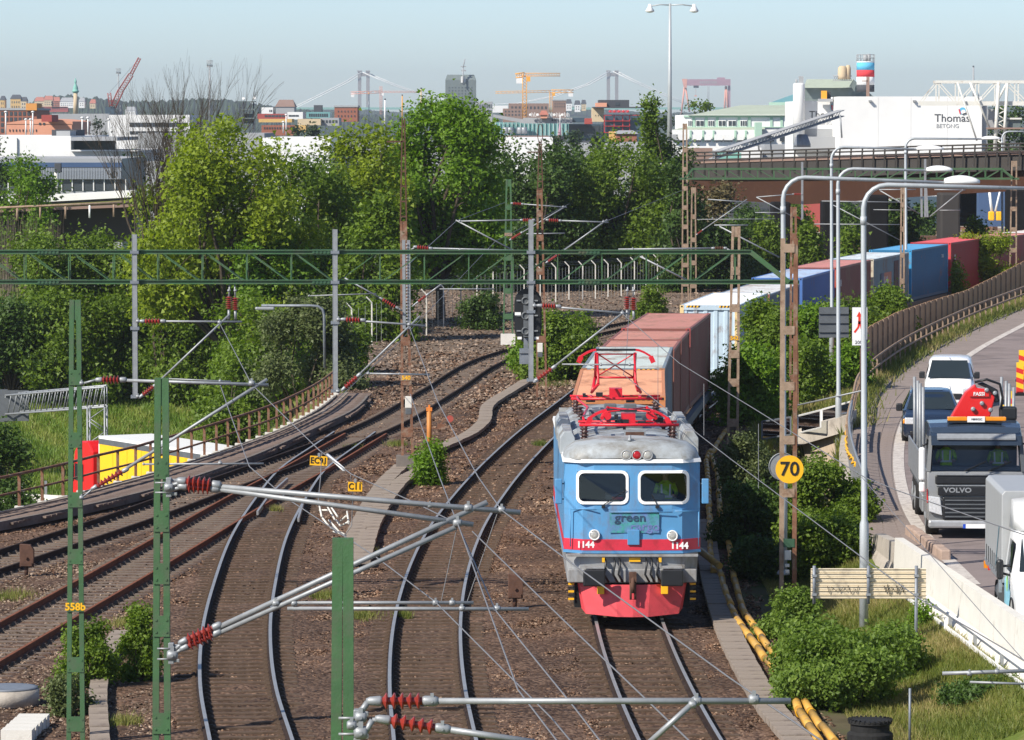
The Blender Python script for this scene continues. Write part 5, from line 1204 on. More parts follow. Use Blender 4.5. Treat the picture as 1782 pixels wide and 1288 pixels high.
CT.append(container('white container with a yellow corner post',178.2,13.0,2.85,.85,(0.42,0.52,0.60),(0.70,0.71,0.73),hazard=True,postcol=(.68,.5,.25),rfrust=.05))
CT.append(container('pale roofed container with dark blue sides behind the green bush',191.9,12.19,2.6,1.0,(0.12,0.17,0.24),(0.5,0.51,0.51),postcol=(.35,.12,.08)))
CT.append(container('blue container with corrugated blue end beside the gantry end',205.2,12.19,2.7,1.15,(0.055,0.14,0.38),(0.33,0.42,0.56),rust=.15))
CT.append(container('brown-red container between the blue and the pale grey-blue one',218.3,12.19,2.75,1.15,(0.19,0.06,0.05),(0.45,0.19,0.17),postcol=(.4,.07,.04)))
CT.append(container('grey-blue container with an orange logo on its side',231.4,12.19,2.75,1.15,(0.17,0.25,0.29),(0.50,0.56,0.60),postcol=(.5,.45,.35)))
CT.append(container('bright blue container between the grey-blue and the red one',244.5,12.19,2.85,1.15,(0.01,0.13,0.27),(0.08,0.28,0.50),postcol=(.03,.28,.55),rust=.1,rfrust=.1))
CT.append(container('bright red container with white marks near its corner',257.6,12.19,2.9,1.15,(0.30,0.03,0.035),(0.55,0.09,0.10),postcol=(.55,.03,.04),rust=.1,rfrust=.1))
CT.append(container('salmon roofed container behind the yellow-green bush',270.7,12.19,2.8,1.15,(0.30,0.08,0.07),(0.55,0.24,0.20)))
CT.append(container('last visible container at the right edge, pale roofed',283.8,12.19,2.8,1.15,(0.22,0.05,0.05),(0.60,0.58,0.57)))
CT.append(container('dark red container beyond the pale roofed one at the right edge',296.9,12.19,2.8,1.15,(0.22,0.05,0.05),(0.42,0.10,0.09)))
# marks on sides
sp=CT[9];W2=1.219
mb=MB();mb.box((W2+.003,4.9,1.35),(.01,2.6,1.1));lg=part('orange_logo_panel',mb,mat('logo_orange',(.42,.12,.06),.6),sp)
mb=MB();mb.box((W2+.004,3.1,1.35),(.01,1.1,1.1));part('navy_logo_panel',mb,mat('logo_navy',(.03,.05,.12),.6),sp)
text_part('klik',1.0,sp,(W2+.012,4.4,1.3),(R(90),0,R(90)),M['concrete_pale'],bold=.02,sx=1.3);
mb=MB();mb.box((W2+.003,8.0,1.5),(.008,1.6,1.9));part('brown_stain_panel',mb,mat('stain',(.14,.09,.08),.8,var=.3),sp)
text_part('CAI',.62,CT[11],(W2+.006,1.3,1.7),(R(90),R(90),R(90)),M['wall_white'],bold=.01)
for (i,s_,y,z,sz) in ((8,'CAI',1.2,1.9,.5),(10,'TTNU',10.6,2.2,.3),(9,'22 G1',10.9,2.1,.3)):text_part(s_,sz,CT[i],(W2+.006,y,z),(R(90),0,R(90)),M['wall_white'])
mb=MB();mb.box((0,0,0),(.012,.16,1.7));o=part('yellow_height_mark',mb,M['yellow'],CT[5]);o.location=(W2+.012,.12,1.55)
# wagons
def wagon(y0,L,k):
    y1=y0+L;a=Vector((float(T1(y0)),y0,0));b=Vector((float(T1(y1)),y1,0));ang=math.atan2(-(b.x-a.x),b.y-a.y)
    t=thing('flat_wagon',['flat wagon under the orange and the pale grey container','flat wagon under the dull red containers','empty dark flat wagon before the white container','flat wagon under the white and the dark blue sided container','flat wagon under the blue and the brown-red container','flat wagon under the grey-blue and the bright blue container','flat wagon under the bright red and the salmon roofed container','flat wagon under the containers at the right edge'][k],'wagon',(a.x,a.y,0),ang,'wagons of the freight train');zt=.82 if k in (3,2) else 1.1
    for s in (-1,1):mb=MB();mb.b2((s*1.25,.1,zt-.28),(s*1.05,L-.1,zt));part('side_sill',mb,M['dgrey'],t)
    mb=MB();mb.b2((-1.05,.1,zt-.35),(1.05,.35,zt));mb.b2((-1.05,L-.35,zt-.35),(1.05,L-.1,zt));mb.b2((-.25,.3,zt-.4),(.25,L-.3,zt-.05));part('frame',mb,M['dgrey'],t,kind='stuff')
    for yb in (2.2,L-2.2):
        for s in (-1,1):
            mb=MB();mb.box((s*1.0,yb,.52),(.14,2.3,.28));bo=part('bogie',mb,M['dark'],t)
            for dy in (-.9,.9):mb=MB();mb.lathe([(.46,-.06),(.46,.06),(.38,.07),(.15,.08)],(s*.78,yb+dy,.47),18,axis='X');part('wheel',mb,M['rust_dark'],bo)
for k,(y0,L) in enumerate([(112.2,25.7),(138.4,25.9),(164.8,12.6),(177.9,26.6),(204.9,25.9),(231.1,25.9),(257.3,25.9),(283.5,25.9)]):wagon(y0,L,k)
# ---------------------------------------------------------------- plank walkway and railing on the left
wk=thing('plank_walkway','curved walkway of worn cross planks along the left side of the tracks','walkway',(-9,150,-0.1))
yy=np.arange(86,178.5,0.05);la=smooth_interp(wy,wx,np.minimum(yy,178));rb=np.minimum(smooth_interp(ry_,rx_,yy),99)
end=G(648,671,0);me_cache={}
n=232;step=(177.6-90)/n
S=np.concatenate([[0],np.cumsum(np.sqrt(np.diff(la)**2+np.diff(yy)**2))])
for k in range(n):
    q=S[-1]*(k+.5)/n;y=float(np.interp(q,S,yy));x0=float(np.interp(q,S,la))+0.05;d=float(np.interp(q,S,np.gradient(la,yy)))
    # plank from the railing to the right edge, square to the edge
    nx_,ny_=1/math.sqrt(1+d*d),-d/math.sqrt(1+d*d);x1=x0;y1=y
    for _ in range(60):
        x1 += nx_*.06;y1 += ny_*.06
        if x1>float(smooth_interp(ry_,rx_,min(y1,176))[0]):break
    L_=round(max(1.0,min(3.4,math.hypot(x1-x0,y1-y)))*5)/5;key=L_
    if key not in me_cache:m1=MB();m1.box((L_/2,0,0),(L_,.37,.06));me_cache[key]=new_mesh('plank',m1,M['plank'])
    inst('plank',me_cache[key],wk,(x0+9,y-150,0.12+rng.uniform(-.008,.008)),-math.atan(d)+rng.uniform(-.01,.01))
mb=MB();yk=np.arange(88,177,2.0)
for a,b in zip(yk[:-1],yk[1:]):
    for (fa,o_) in (((wy,wx),.12),((ry_,rx_),-.06)):
        xa_,xb_=float(smooth_interp(fa[0],fa[1],a)[0])+o_,float(smooth_interp(fa[0],fa[1],b)[0])+o_;mb.bar((xa_,a,-.02),(xb_,b,-.02),.1,.26)
part('edge_beam',mb,M['concrete_dark'],wk,w=True,kind='stuff')
mb=MB();yk=np.arange(100,178,1.5);prev=None
for y in yk:
    xx=float(smooth_interp(wy,wx,y)[0])*.62+float(smooth_interp(ry_,rx_,y)[0])*.38;p=Vector((xx,y,.19))
    if prev:mb.bar(prev,p,.12,.05)
    prev=p
part('cable_trough',mb,M['slab'],wk,w=True)
rl=thing('walkway_railing','rusty brown steel railing with posts along the plank walkway','railing',(-9,150,0));m1=MB();m1.box((0,0,.5),(.085,.085,1.06));me=new_mesh('post',m1,M['rust'])
m1=MB();m1.box((0,0,0.03),(.26,.26,.12));mef=new_mesh('post_foot',m1,M['concrete_pale'])
yk=np.arange(118,178.4,1.75);prev=None;tr,mr_=MB(),MB();xk=smooth_interp(wy,wx,yk)
for x,y in zip(xk,yk):inst('post',me,rl,(x+9,y-150,0.02),0);inst('post_foot',mef,rl,(x+9,y-150,0.03))
tr.tube([(x,y,1.06) for x,y in zip(xk,yk)],.045,6);mr_.tube([(x,y,.55) for x,y in zip(xk,yk)],.035,6);part('top_rail',tr,M['rust'],rl,w=True);part('middle_rail',mr_,M['rust'],rl,w=True)
# ---------------------------------------------------------------- yellow trailer lorry in the cutting
h=Vector((-0.49,0.87,0));rz=math.atan2(-h.x,h.y) ;c0=P(172,759,190)
lor=thing('lorry','articulated lorry with red cab and yellow trailer under a white roof','lorry',(c0.x,c0.y,-6.65),math.atan2(h.y,h.x)-math.pi/2)
YEL=mat('trailer_yellow',(0.78,0.47,0.01),.5,var=.04)
LW=1.27;ox=LW;zt=c0.z+6.65 # local: +y forward; left edge x=0 is the visible side
def lb(a,b,m,nm,bev=0):mb=MB();mb.b2(a,b);return part(nm,mb,m,lor,bevel=bev)
lb((0,-13.6,1.1),(2.55,0,zt-.12),YEL,'curtain_side');lb((-.01,-13.62,zt-.34),(2.56,.01,zt-.1),M['dgrey'],'top_rail');lb((-.005,-13.61,zt-.1),(2.555,.005,zt+.02),WHT,'roof')
for k in range(1,9):lb((-.008,-13.6+k*1.51,1.1),(-.002,-13.6+k*1.51+.05,zt-.34),mat('strap_yellow',(.6,.36,.01),.6) if k==1 else bpy.data.materials['strap_yellow'],'strap')
lb((-.01,-.06,1.1),(.12,.012,zt-.34),M['wall_white'],'front_edge');lb((0.05,-13.4,.8),(2.5,-.2,1.1),M['dark'],'chassis')
mb=MB();mb.prism([(.75,.6),(.75,3.3),(1.3,3.75),(2.2,3.7),(2.75,3.2),(3.0,1.8),(3.0,.45),(.75,.45)],.02,2.53,axis='X');part('cab',mb,mat('cab_red',(.62,.012,.012),.35),lor,bevel=.06)
mb=MB();mb.box((0.0,2.2,2.3),(.02,.9,.75));part('door_window',mb,M['glass_dark'],lor)
mb=MB();mb.box((-.12,2.85,2.4),(.12,.22,.8));part('mirror',mb,M['black'],lor,bevel=.03)
for y in (1.9,-9.2,-10.5,-11.8):
    for x in (.2,2.35):mb=MB();mb.lathe([(.5,-.15),(.5,.15),(.3,.16),(.1,.12)],(x,y,.52),20,axis='X');part('wheel',mb,M['rubber'],lor)
mb=MB();mb.quad((-60,150,-6.68),(10,150,-6.68),(-10,215,-6.68),(-80,215,-6.68));o=single('underpass_road',mb,M['asphalt'],kind='structure');
t=thing('guard_rail','pale road barrier beyond the railing at the far left','guard rail',G(70,868,-5.6));mb=MB();mb.bar(G(-60,862,-5.6),G(118,872,-5.6),.15,.45);part('beam',mb,M['concrete_pale'],t,w=True)
for px in (0,40,80):mb=MB();mb.bar(G(px,870,-6.6),G(px,870,-5.6) if False else G(px,870,-6.6)+Vector((0,0,.9)),.12,.12);part('post',mb,M['galv'],t,w=True)
# sign gantry
sg=thing('road_sign_gantry','grey lattice road gantry over the cutting, sign panel backs at the left edge','sign gantry',P(175,850,200));A,B=P(-40,706,214),P(184,688,200)
for (dy,dz) in ((-.6,.42),(-.6,-.5),(.6,.42),(.6,-.5)):mb=MB();mb.tube([A+Vector((0,dy,dz)),B+Vector((0,dy,dz))],.05,6);part('chord',mb,M['galv'],sg,w=True)
for k in range(24):
    p=A.lerp(B,k/23.0);p2=A.lerp(B,min(1,(k+.7)/23.0))
    mb=MB()
    for dy in (-.6,.6):mb.tube([p+Vector((0,dy,-.5)),p2+Vector((0,dy,.42))],.03,5)
    mb.tube([p+Vector((0,-.6,.42)),p+Vector((0,.6,.42))],.03,5);part('lattice_bar',mb,M['galv'],sg,w=True,kind='stuff')
cx_=B+Vector((-.4,0,0))
for dx in (-.4,.4):
    for dy in (-.6,.6):mb=MB();mb.tube([(cx_.x+dx,cx_.y+dy,-6.6),(cx_.x+dx,cx_.y+dy,B.z-.5)],.045,6);part('leg',mb,M['galv'],sg,w=True)
mb=MB();zz=np.arange(-6.4,B.z-.5,.55)
for i,z in enumerate(zz[:-1]):
    s=1 if i % 2 else-1
    for dy in (-.6,.6):mb.tube([(cx_.x-s*.4,cx_.y+dy,z),(cx_.x+s*.4,cx_.y+dy,z+.55)],.022,4)
    for dx in (-.4,.4):mb.tube([(cx_.x+dx,cx_.y-s*.6,z),(cx_.x+dx,cx_.y+s*.6,z+.55)],.022,4)
part('leg_lattice',mb,M['galv'],sg,w=True,kind='stuff')
mb=MB();p=P(20,706,210);mb.box(p,(1.7,.08,1.5));part('sign_panel',mb,M['dgrey'],sg,w=True);mb=MB();mb.box(P(-20,706,211),(1.9,.08,1.6));part('sign_panel',mb,M['dgrey'],sg,w=True)
# ---------------------------------------------------------------- track side items
def dwarf(px,py,lab,col,sc=1.0):
    c=G(px,py,-.15);t=thing('dwarf_signal',lab,'signal',c);mb=MB();mb.tube([(0,0,0),(0,0,.25*sc)],.05,8);part('post',mb,M['rust_dark'],t)
    mb=MB();mb.prism([(-.16,.2),(.19,.2),(.2,.62),(.12,.76),(-.16,.78)],-.09,.09);part('housing',mb,col,t,bevel=.015)
    mb=MB();mb.box((0,-.11,.27),(.3,.05,.08));mb.lathe([(.04,0),(.025,.05)],(0.0,-.14,.45),8,axis='Y');part('latch',mb,M['rust_dark'],t,kind='stuff')
dwarf(896,1056,'small rusty dwarf signal box seen from behind, left of the locomotive',M['rust_dark'])
dwarf(46,1000,'small dark dwarf signal between the tracks at the far left',M['rust_dark'])
c=G(747,800,-.2);t=thing('marker_post','orange post standing right of the tall rusty mast','post',c);mb=MB();mb.tube([(0,0,0),(0,0,1.75)],.085,8);part('post',mb,mat('post_orange',(.45,.17,.03),.6),t);mb=MB();mb.box((0,0,1.72),(.2,.16,.12));mb.box((0,0,1.82),(.06,.06,.1));part('cap',mb,mat('cap_orange',(.65,.2,.03),.5),t)
c=G(783,745,-.2);t=thing('disc_marker','small rusty red disc on a low stem right of the orange post','marker',c);mb=MB();mb.lathe([(.13,0),(.13,.02)],(0,0,.35),16,axis='Y');part('disc',mb,mat('disc_red',(.36,.07,.05),.6),t);mb=MB();mb.tube([(0,.02,0),(0,.02,.35)],.02,5);part('stem',mb,M['rust'],t)
c=G(768,748,-.2);t=thing('point_machine','rusty point lever gear beside the red disc','lever',c);mb=MB();mb.box((0,0,.12),(.3,.2,.2));mb.bar((-.1,0,.1),(.1,0,.4),.06,.04);mb.bar((-1.6,0,.06),(0,0,.06),.04,.04);part('gear',mb,M['rust'],t,kind='stuff')
# signal box on the rusty mast
for (px,y,lab) in ((711,700,'grey relay box on the tall rusty mast'),(940,605,'grey relay box on the mast behind the signal')):
    c=P(px,y,140.5 if px<800 else 177.3);t=thing('relay_box',lab,'relay box',c);mb=MB();mb.box((0,0,0),(.22,.15,.38));part('case',mb,M['concrete_pale'],t,bevel=.02);mb=MB();mb.box((0,0,-.3),(.2,.14,.2));part('lower_case',mb,M['dgrey'],t,bevel=.02)
# big signal seen from behind
D3=100.95;c=P(919,549,D3);t=thing('railway_signal','black oval signal seen from behind on the third grey hanger post','signal',c)
def oval(hw,hh,n=9):
    out=[]
    for k in range(n):a=math.pi*k/(n-1);out.append((hw*math.cos(a),hh-hw+hw*math.sin(a)))
    for k in range(n):a=math.pi+math.pi*k/(n-1);out.append((hw*math.cos(a),-(hh-hw)+hw*math.sin(a)))
    return out
mb=MB();mb.prism(oval(.32,.64),-.02,.02);part('back_board',mb,M['black'],t);mb=MB();mb.box((-.04,-.1,0),(.14,.12,1.0));part('rack',mb,M['dgrey'],t)
for z in (.35,0,-.36):
    mb=MB();mb.lathe([(.10,0),(.10,.05),(.07,.08),(.07,.04),(.03,.05)],(-.06,-.12,z),16,dir=(0,-1,0));l=part('lamp_unit',mb,M['dgrey'],t);mb=MB();mb.box((-.22,-.04,z),(.1,.03,.03));mb.box((.18,-.04,z),(.1,.03,.03));part('lug',mb,M['galv'],l,kind='stuff')
mb=MB();mb.box((-.24,-.03,.04),(.14,.01,.07));mb.box((-.2,-.03,-.53),(.1,.01,.06));mb.box((.2,-.03,-.53),(.1,.01,.06));part('white_labels',mb,WHT,t,kind='stuff')
t=thing('junction_box','grey junction box on the foot of the third hanger post','box',P(915,620,D3));mb=MB();mb.box((0,0,0),(.30,.16,.36));mb.box((-.02,-.1,.1),(.26,.03,.05));mb.box((0.0,0,.3),(.1,.1,.26));part('case',mb,M['galv_dark'],t,kind=None)
# lamp over the bush
t=thing('street_lamp','grey lamp arm over the olive bush, curved at its right end','street lamp',P(565,590,180));d=180;mb=MB();mb.tube([P(565,640,d),P(564,548,d),P(561,538,d),P(553,533,d),P(540,532,d),P(455,532,d)],.055,8);part('pole',mb,M['galv_dark'],t,w=True);mb=MB();mb.box(P(461,537,d),(.8,.25,.13));part('lamp_head',mb,M['galv'],t,w=True,bevel=.05)
# ---------------------------------------------------------------- mesh fence with cranked posts
fp=[(556,640),(570,630),(612,612),(647,599),(680,591),(742,582),(772,567),(802,551),(830,540),(858,533),(912,528),(940,526),(967,524),(990,521),(1014,520),(1036,518),(1058,516),(1081,514),(1104,511),(1124,508),(1144,505),(1170,502)]
fw=[G(x,y+2,-.2) for x,y in fp[1:]];mf=thing('wire_mesh_fence','wire mesh fence with cranked white posts along the far edge of the ballast','fence',fw[8])
m1=MB();m1.bar((0,0,0),(0,0,2.2),.07,.07);m1.bar((0,0,2.2),(-.28,0,2.5),.06,.06);me=new_mesh('post',m1,M['concrete_pale'])
for p in fw:inst('post',me,mf,p-Vector(mf.location))
m,nt,bs=_nodes('wire_mesh');N,L=nt.nodes,nt.links
tc=N.new('ShaderNodeTexCoord');sp_=N.new('ShaderNodeSeparateXYZ');L.new(tc.outputs['UV'],sp_.inputs[0])
M['mesh']=m;bs.inputs['Base Color'].default_value=(.25,.27,.27,1);bs.inputs['Roughness'].default_value=.6
mb=MB();
for a,b in zip(fw[:-1],fw[1:]):
    L_=(b-a).length;k=max(3,int(abs(b.x-a.x)/.2))
    for q in range(k):
        p=a.lerp(b,q/k);mb.add([p+Vector((-.008,0,.05)),p+Vector((.008,0,.05)),p+Vector((.008,0,2.15)),p+Vector((-.008,0,2.15))],[(0,1,2,3)])
    for q in range(11):
        z=.06+q*.2;mb.add([a+Vector((0,0,z)),b+Vector((0,0,z)),b+Vector((0,0,z+.007)),a+Vector((0,0,z+.007))],[(0,1,2,3)])
    for e in (.1,.2,.29):mb.add([a+Vector((-e,0,2.2+e)),b+Vector((-e,0,2.2+e)),b+Vector((-e,0,2.215+e)),a+Vector((-e,0,2.215+e))],[(0,1,2,3)])
part('wire_mesh',mb,m,mf,w=True,kind='stuff')
# ---------------------------------------------------------------- yellow pipes
def pipe(label,px,r,seg,m='yellow_pipe',z=0.0):
    pts=[G(x,y,z) for x,y in px];t=thing('cable_pipe',label,'pipe',pts[0],group='yellow cable pipes');S=[0]
    for a,b in zip(pts[:-1],pts[1:]):S.append(S[-1]+(b-a).length)
    f=lambda s:Vector([np.interp(s,S,[p[i] for p in pts]) for i in range(3)]);n=int(S[-1]/seg)
    for k in range(n):
        a,b=f(k*seg) ,f(k*seg+seg*.97);j=Vector((rng.uniform(-.03,.03),0,rng.uniform(0,.06)));mb=MB();mb.tube([a+j,b+Vector((0,0,rng.uniform(0,.05)))],r,10);part('pipe_length',mb,M[m],t,w=True)
        if k % 3==1:mb=MB();mb.tube([b-(b-a)*.02,b+(b-a)*.03],r*1.12,10);part('sleeve',mb,M['yellow'],t,w=True)
pipe('yellow half-pipe cable sleeve nearest the duct slabs at the bottom right',[(1425,1292),(1392,1240),(1372,1180),(1340,1160),(1318,1128),(1296,1100),(1275,1070),(1262,1030),(1250,990)],.085,2.0,z=-.06)
pipe('second yellow pipe leading away beside the first, towards the gantry leg',[(1450,1292),(1405,1230),(1384,1195),(1352,1150),(1318,1100),(1293,1065),(1284,1035),(1276,1000),(1272,965),(1262,930),(1252,890),(1250,830),(1237,795),(1252,765),(1268,745)],.08,2.0,z=-.05)
pipe('yellow pipe branch lying below the speed sign, close to the locomotive side',[(1243,1000),(1236,960),(1233,850),(1229,800),(1240,780)],.08,1.4,z=-.05)
mb=MB();mb.tube([G(1218,958,.4),G(1252,985,.2)],.09,10);single('pipe_stub',mb,M['yellow_pipe'],'short ochre pipe stub poking out behind the locomotive side','pipe')
# rubber drain cover, low posts
c=G(1514,1300,-.1);t=thing('drain_cover','black ribbed round cap at the bottom edge under the broad bush','drain cover',c);mb=MB();mb.lathe([(.42,0),(.42,.25),(.36,.3),(.36,.42),(.40,.44),(.40,.5),(.2,.51)],(0,0,0),28,smooth=False);part('cap',mb,M['rubber'],t)
for k in range(26):a=k*6.2832/26;mb=MB();mb.box((.38*math.cos(a),.38*math.sin(a),.5),(.06,.025,.05),rz=a);part('rib',mb,M['rubber'],t)
c=G(1583,1295,.2);mb=MB();mb.tube([c,c+Vector((0,0,1.0))],.025,6);single('marker_rod',mb,M['galv_dark'],'thin grey rod in the grass near the bottom edge','rod')
# ---------------------------------------------------------------- 70 sign
c=P(1374,817,99.6);t=thing('speed_sign','round yellow speed sign with black number 70 on the gantry leg','sign',c);mb=MB();mb.lathe([(.325,-.012),(.325,0)],(0,0,0),40,dir=(0,-1,0));part('disc',mb,M['yellow'],t);text_part('70',.46,t,(0,-.012,0),(R(90),0,0),M['ink'],bold=.006)
c=P(1362,812,100.6);t=thing('round_sign','dark back of a round sign behind the yellow 70 disc','sign',c);mb=MB();mb.lathe([(.33,-.012),(.33,0)],(0,0,0),36,dir=(0,-1,0));part('disc',mb,M['dgrey'],t)
mb=MB();mb.lathe([(.33,0.001),(.33,.02),(.31,.02),(.31,0.002)],(0,0,0),36,dir=(0,-1,0));part('rim',mb,M['galv'],t)
# arrow sign, dark sign back
t=thing('merge_sign','white sign with a red merging arrow and a 200 plate below','sign',P(1496,700,150));d=150;s=F_PX/d
c=P(1496,563,d);mb=MB();mb.box(c,(26/s,.03,56/s));part('panel',mb,WHT,t,w=True);mb=MB();mb.box(c+Vector((0,.012,0)),(28/s,.02,58/s));part('rim',mb,M['ink'],t,w=True)
q=lambda x,y:(P(1482+x,534+y,d).x,P(1482+x,534+y,d).z)
RS=mat('sign_red',(.65,.03,.01),.5)
for poly in ([(13,8),(18.5,17),(15.6,17),(15.6,30),(11.4,30),(11.4,17),(8.5,17)],[(11.4,24),(15.6,27),(13,36),(6,46),(3.4,43.5),(10,35)],[(13.4,27),(15.6,24),(18.4,34),(23.4,40),(21,44),(15.5,38)]):mb=MB();mb.prism([q(*p) for p in poly],c.y-.022,c.y-.018);part('arrow_piece',mb,RS,t,w=True)
mb=MB();mb.box(P(1494,596,d),(22/s,.03,10/s));part('lower_plate',mb,WHT,t,w=True);text_part('200',.17,t,P(1494,596,d)-Vector(t.location)+Vector((0,-.02,0)),(R(90),0,0),M['ink']);mb=MB();mb.tube([P(1498,700,d+.1),P(1498,536,d+.1)],.035,8);part('post',mb,M['rust_dark'],t,w=True)
t=thing('sign_back','dark green-grey back of a square sign left of the arrow sign','sign',P(1450,700,158));d=158;s=F_PX/d;mb=MB();mb.box(P(1451,561,d),(52/s,.03,53/s));part('panel',mb,M['dgrey'],t,w=True)
for y in (545,561,577):mb=MB();mb.box(P(1451,y,d-.05),(52/s,.05,.06));part('rib',mb,M['dgrey'],t,w=True)
# beige sign back
t=thing('sign_back','wide beige ribbed sign back with black graffiti beside the nearest lamp pole','sign',(P(1516,1015,91).x,91,0));BG=mat('sign_back_beige',(.66,.57,.42),.7,var=.06,scale=3,dirt=(.35,.3,.24),dirt_amt=.25)
x0,x1_=P(1415,0,91).x,P(1617,0,91).x;z0_,z1_=P(0,1042,91).z,P(0,989,91).z;m1=MB();hh=(z1_-z0_)/7
for k in range(7):
    za=z0_+k*hh;mb=MB();mb.prism([(91,za),(90.985,za+.01),(90.985,za+hh-.03),(90.96,za+hh-.015),(91,za+hh-.002)],x0,x1_,axis='X');part('slat',mb,BG,t,w=True)
for px in (1421,1516,1600):
    mb=MB();c=P(px,0,90.93);mb.tube([(c.x,c.y,z0_-(0.1 if px<1600 else 1.5)),(c.x,c.y,z1_+.06)],.035,8);part('post',mb,M['galv_dark'],t,w=True)
    for z in (z0_+.1,z1_-.15):mb=MB();mb.box((c.x,c.y-.03,z),(.1,.05,.05));part('clamp',mb,M['galv'],t,w=True)
mb=MB();g=random.Random(9)
for (x,y,w_,h_,n_) in ((1440,1026,60,10,13),(1538,1026,38,15,10)):
    pts=[P(x+w_*k/n_+g.uniform(-2,2),y+(h_/2 if k % 2 else-h_/2)+g.uniform(-3,3),90.955) for k in range(n_)];mb.tube(pts,.008 if x<1500 else .012,4)
part('graffiti',mb,mat('faint_ink',(.08,.07,.06),.8),t,w=True,kind='stuff')
# ---------------------------------------------------------------- lamp poles
def lamp(label,x,ybase,ztop_px,d,armx,armdrop,r=.085,collar=None,lamp_w=None,head=True,group='street lamps along the road',thick=None):
    r *= .84;b,a=P(x,ybase,d),P(x,ztop_px,d);t=thing('street_lamp',label,'street lamp',b,group=group);rc=26/75.0*1.5;e=P(armx,ztop_px+armdrop,d)
    hgt=a.z-b.z;pts=[b,b+Vector((0,0,hgt*.26)),b+Vector((0,0,hgt*.27)),a-Vector((0,0,rc))];rr=[r*1.15,r*1.15,r*.8,r*.68]
    for k in range(1,6):an=k*math.pi/10;pts.append(a+Vector((rc*(1-math.cos(an)),0,-rc*(1-math.sin(an)))));rr.append(r*.62)
    pts.append(e);rr.append(r*.42);mb=MB();mb.tube(pts,rr,12);part('pole',mb,M['lamp_pole'],t,w=True)
    mb=MB();mb.tube([a-Vector((0,0,rc*1.7)),a-Vector((0,0,rc*1.35))],r*.85,10);part('collar',mb,M['lamp_pole'],t,w=True);mb=MB();mb.lathe([(r*1.9,0),(r*1.9,.05),(r*1.2,.12)],b,12);part('base_plate',mb,M['lamp_pole'],t,w=True)
    if head:
        w_=lamp_w or .85;mb=MB();rings=[]
        for k in range(9):
            u=k/8;px_=-.12+w_*1.15*u;wd=.05+.17*math.sin(math.pi*min(1,.12+u*.88)) ** .6;ht=.04+.14*math.sin(math.pi*min(.98,.1+u*.88)) ** .7
            rings.append([(e.x+px_,e.y+wd*math.cos(q),e.z+.0+(ht if math.sin(q)>0 else ht*.25)*math.sin(q)) for q in [2*math.pi*j/12 for j in range(12)]])
        mb.loft(rings);part('lamp_head',mb,M['white'],t,w=True)
lamp('nearest street lamp pole standing in the bush before the beige sign',1503,1118,322,96,1800,6,.105,head=False)
lamp('second street lamp pole behind the rusty gantry leg',1363,1000,309,105,1652,9,.10,lamp_w=.75)
lamp('third street lamp pole with a thick white foot beside the footbridge',1458.5,828,294,150,1618,3,.11,lamp_w=.8)
lamp('fourth street lamp pole standing in the grass behind the footbridge',1447,668,256,184,1600,4,.11,lamp_w=1.0)
lamp('fifth street lamp pole in front of the bright blue container',1576,545,241,246,1712,1,.13,lamp_w=.95)
lamp('sixth street lamp pole in the yellow-green bush at the right edge',1744,470,229,315,1800,0,.13,head=False)
# tall double floodlight
t=thing('tall_light_pole','very tall slim pole with two white lamps above the skyline','light pole',P(1166,275,350));mb=MB();mb.tube([P(1165,280,350),P(1166,6,350)],[.22,.1],8);part('pole',mb,M['lamp_pole'],t,w=True)
for px in (1131,1208):
    mb=MB();mb.tube([P(1166,9,350),P((1166+px)/2,8,350),P(px,11,350)],.06,6);part('arm',mb,M['lamp_pole'],t,w=True);mb=MB();mb.lathe([(.12,.55),(.18,.3),(.38,0),(.3,-.1),(.1,-.15)],P(px,19,350),14);part('lamp_head',mb,M['white'],t,w=True)
# ---------------------------------------------------------------- board fence, guard rails, footbridge, barrier
FPX=[(1498,659,178),(1512,640,182),(1560,610,196),(1620,585,212),(1680,563,228),(1730,535,244),(1790,500,262),(1850,478,280)]
fpw=[P(*p) for p in FPX];bf=thing('board_fence','brown vertical board fence curving along the left side of the road','fence',fpw[3]);S=[0]
for a,b in zip(fpw[:-1],fpw[1:]):S.append(S[-1]+(b-a).length)
ff=lambda s:Vector([np.interp(s,S,[p[i] for p in fpw]) for i in range(3)]);n=290
m1=MB();m1.box((0,0,.85),(1,.03,1.8));me=new_mesh('board',m1,M['fence_wood']);seg=S[-1]/n
for k in range(n):
    a,b=ff(seg*k),ff(seg*(k+1));inst('board',me,bf,(a+b)/2-Vector(bf.location)+Vector((0,0,rng.uniform(-.012,.012))),math.atan2(b.y-a.y,b.x-a.x),scale=(seg*.985,1,1))
for k in range(int(S[-1]/2.6)):a=ff(k*2.6);mb=MB();mb.box(a+Vector((.05,-.06,.85)),(.06,.06,1.8));part('post',mb,M['rust_pale'],bf,w=True)
def rail_line(label,pts,heights,r,m,post_m,posts=2.0,group=None,name='guard_rail',ph=None,flat=False):
    t=thing(name,label,'guard rail' if name=='guard_rail' else 'railing',pts[0],group=group);S=[0]
    for a,b in zip(pts[:-1],pts[1:]):S.append(S[-1]+(b-a).length)
    f=lambda s:Vector([np.interp(s,S,[p[i] for p in pts]) for i in range(3)])
    for h_ in heights:
        mb=MB();k=max(2,int(S[-1]/1.5))
        if flat:[mb.bar(f(S[-1]*i/k)+Vector((0,0,h_)),f(S[-1]*(i+1)/k)+Vector((0,0,h_)),.05,flat) for i in range(k)]
        else:mb.tube([f(S[-1]*i/k)+Vector((0,0,h_)) for i in range(k+1)],r,7)
        part('rail',mb,m,t,w=True)
    for k in range(int(S[-1]/posts)+1):a=f(k*posts);mb=MB();mb.bar(a-Vector((0,0,.3)),a+Vector((0,0,(ph or max(heights))+.02)),.07,.07,up=(0,1,0));part('post',mb,post_m,t,w=True)
    return t
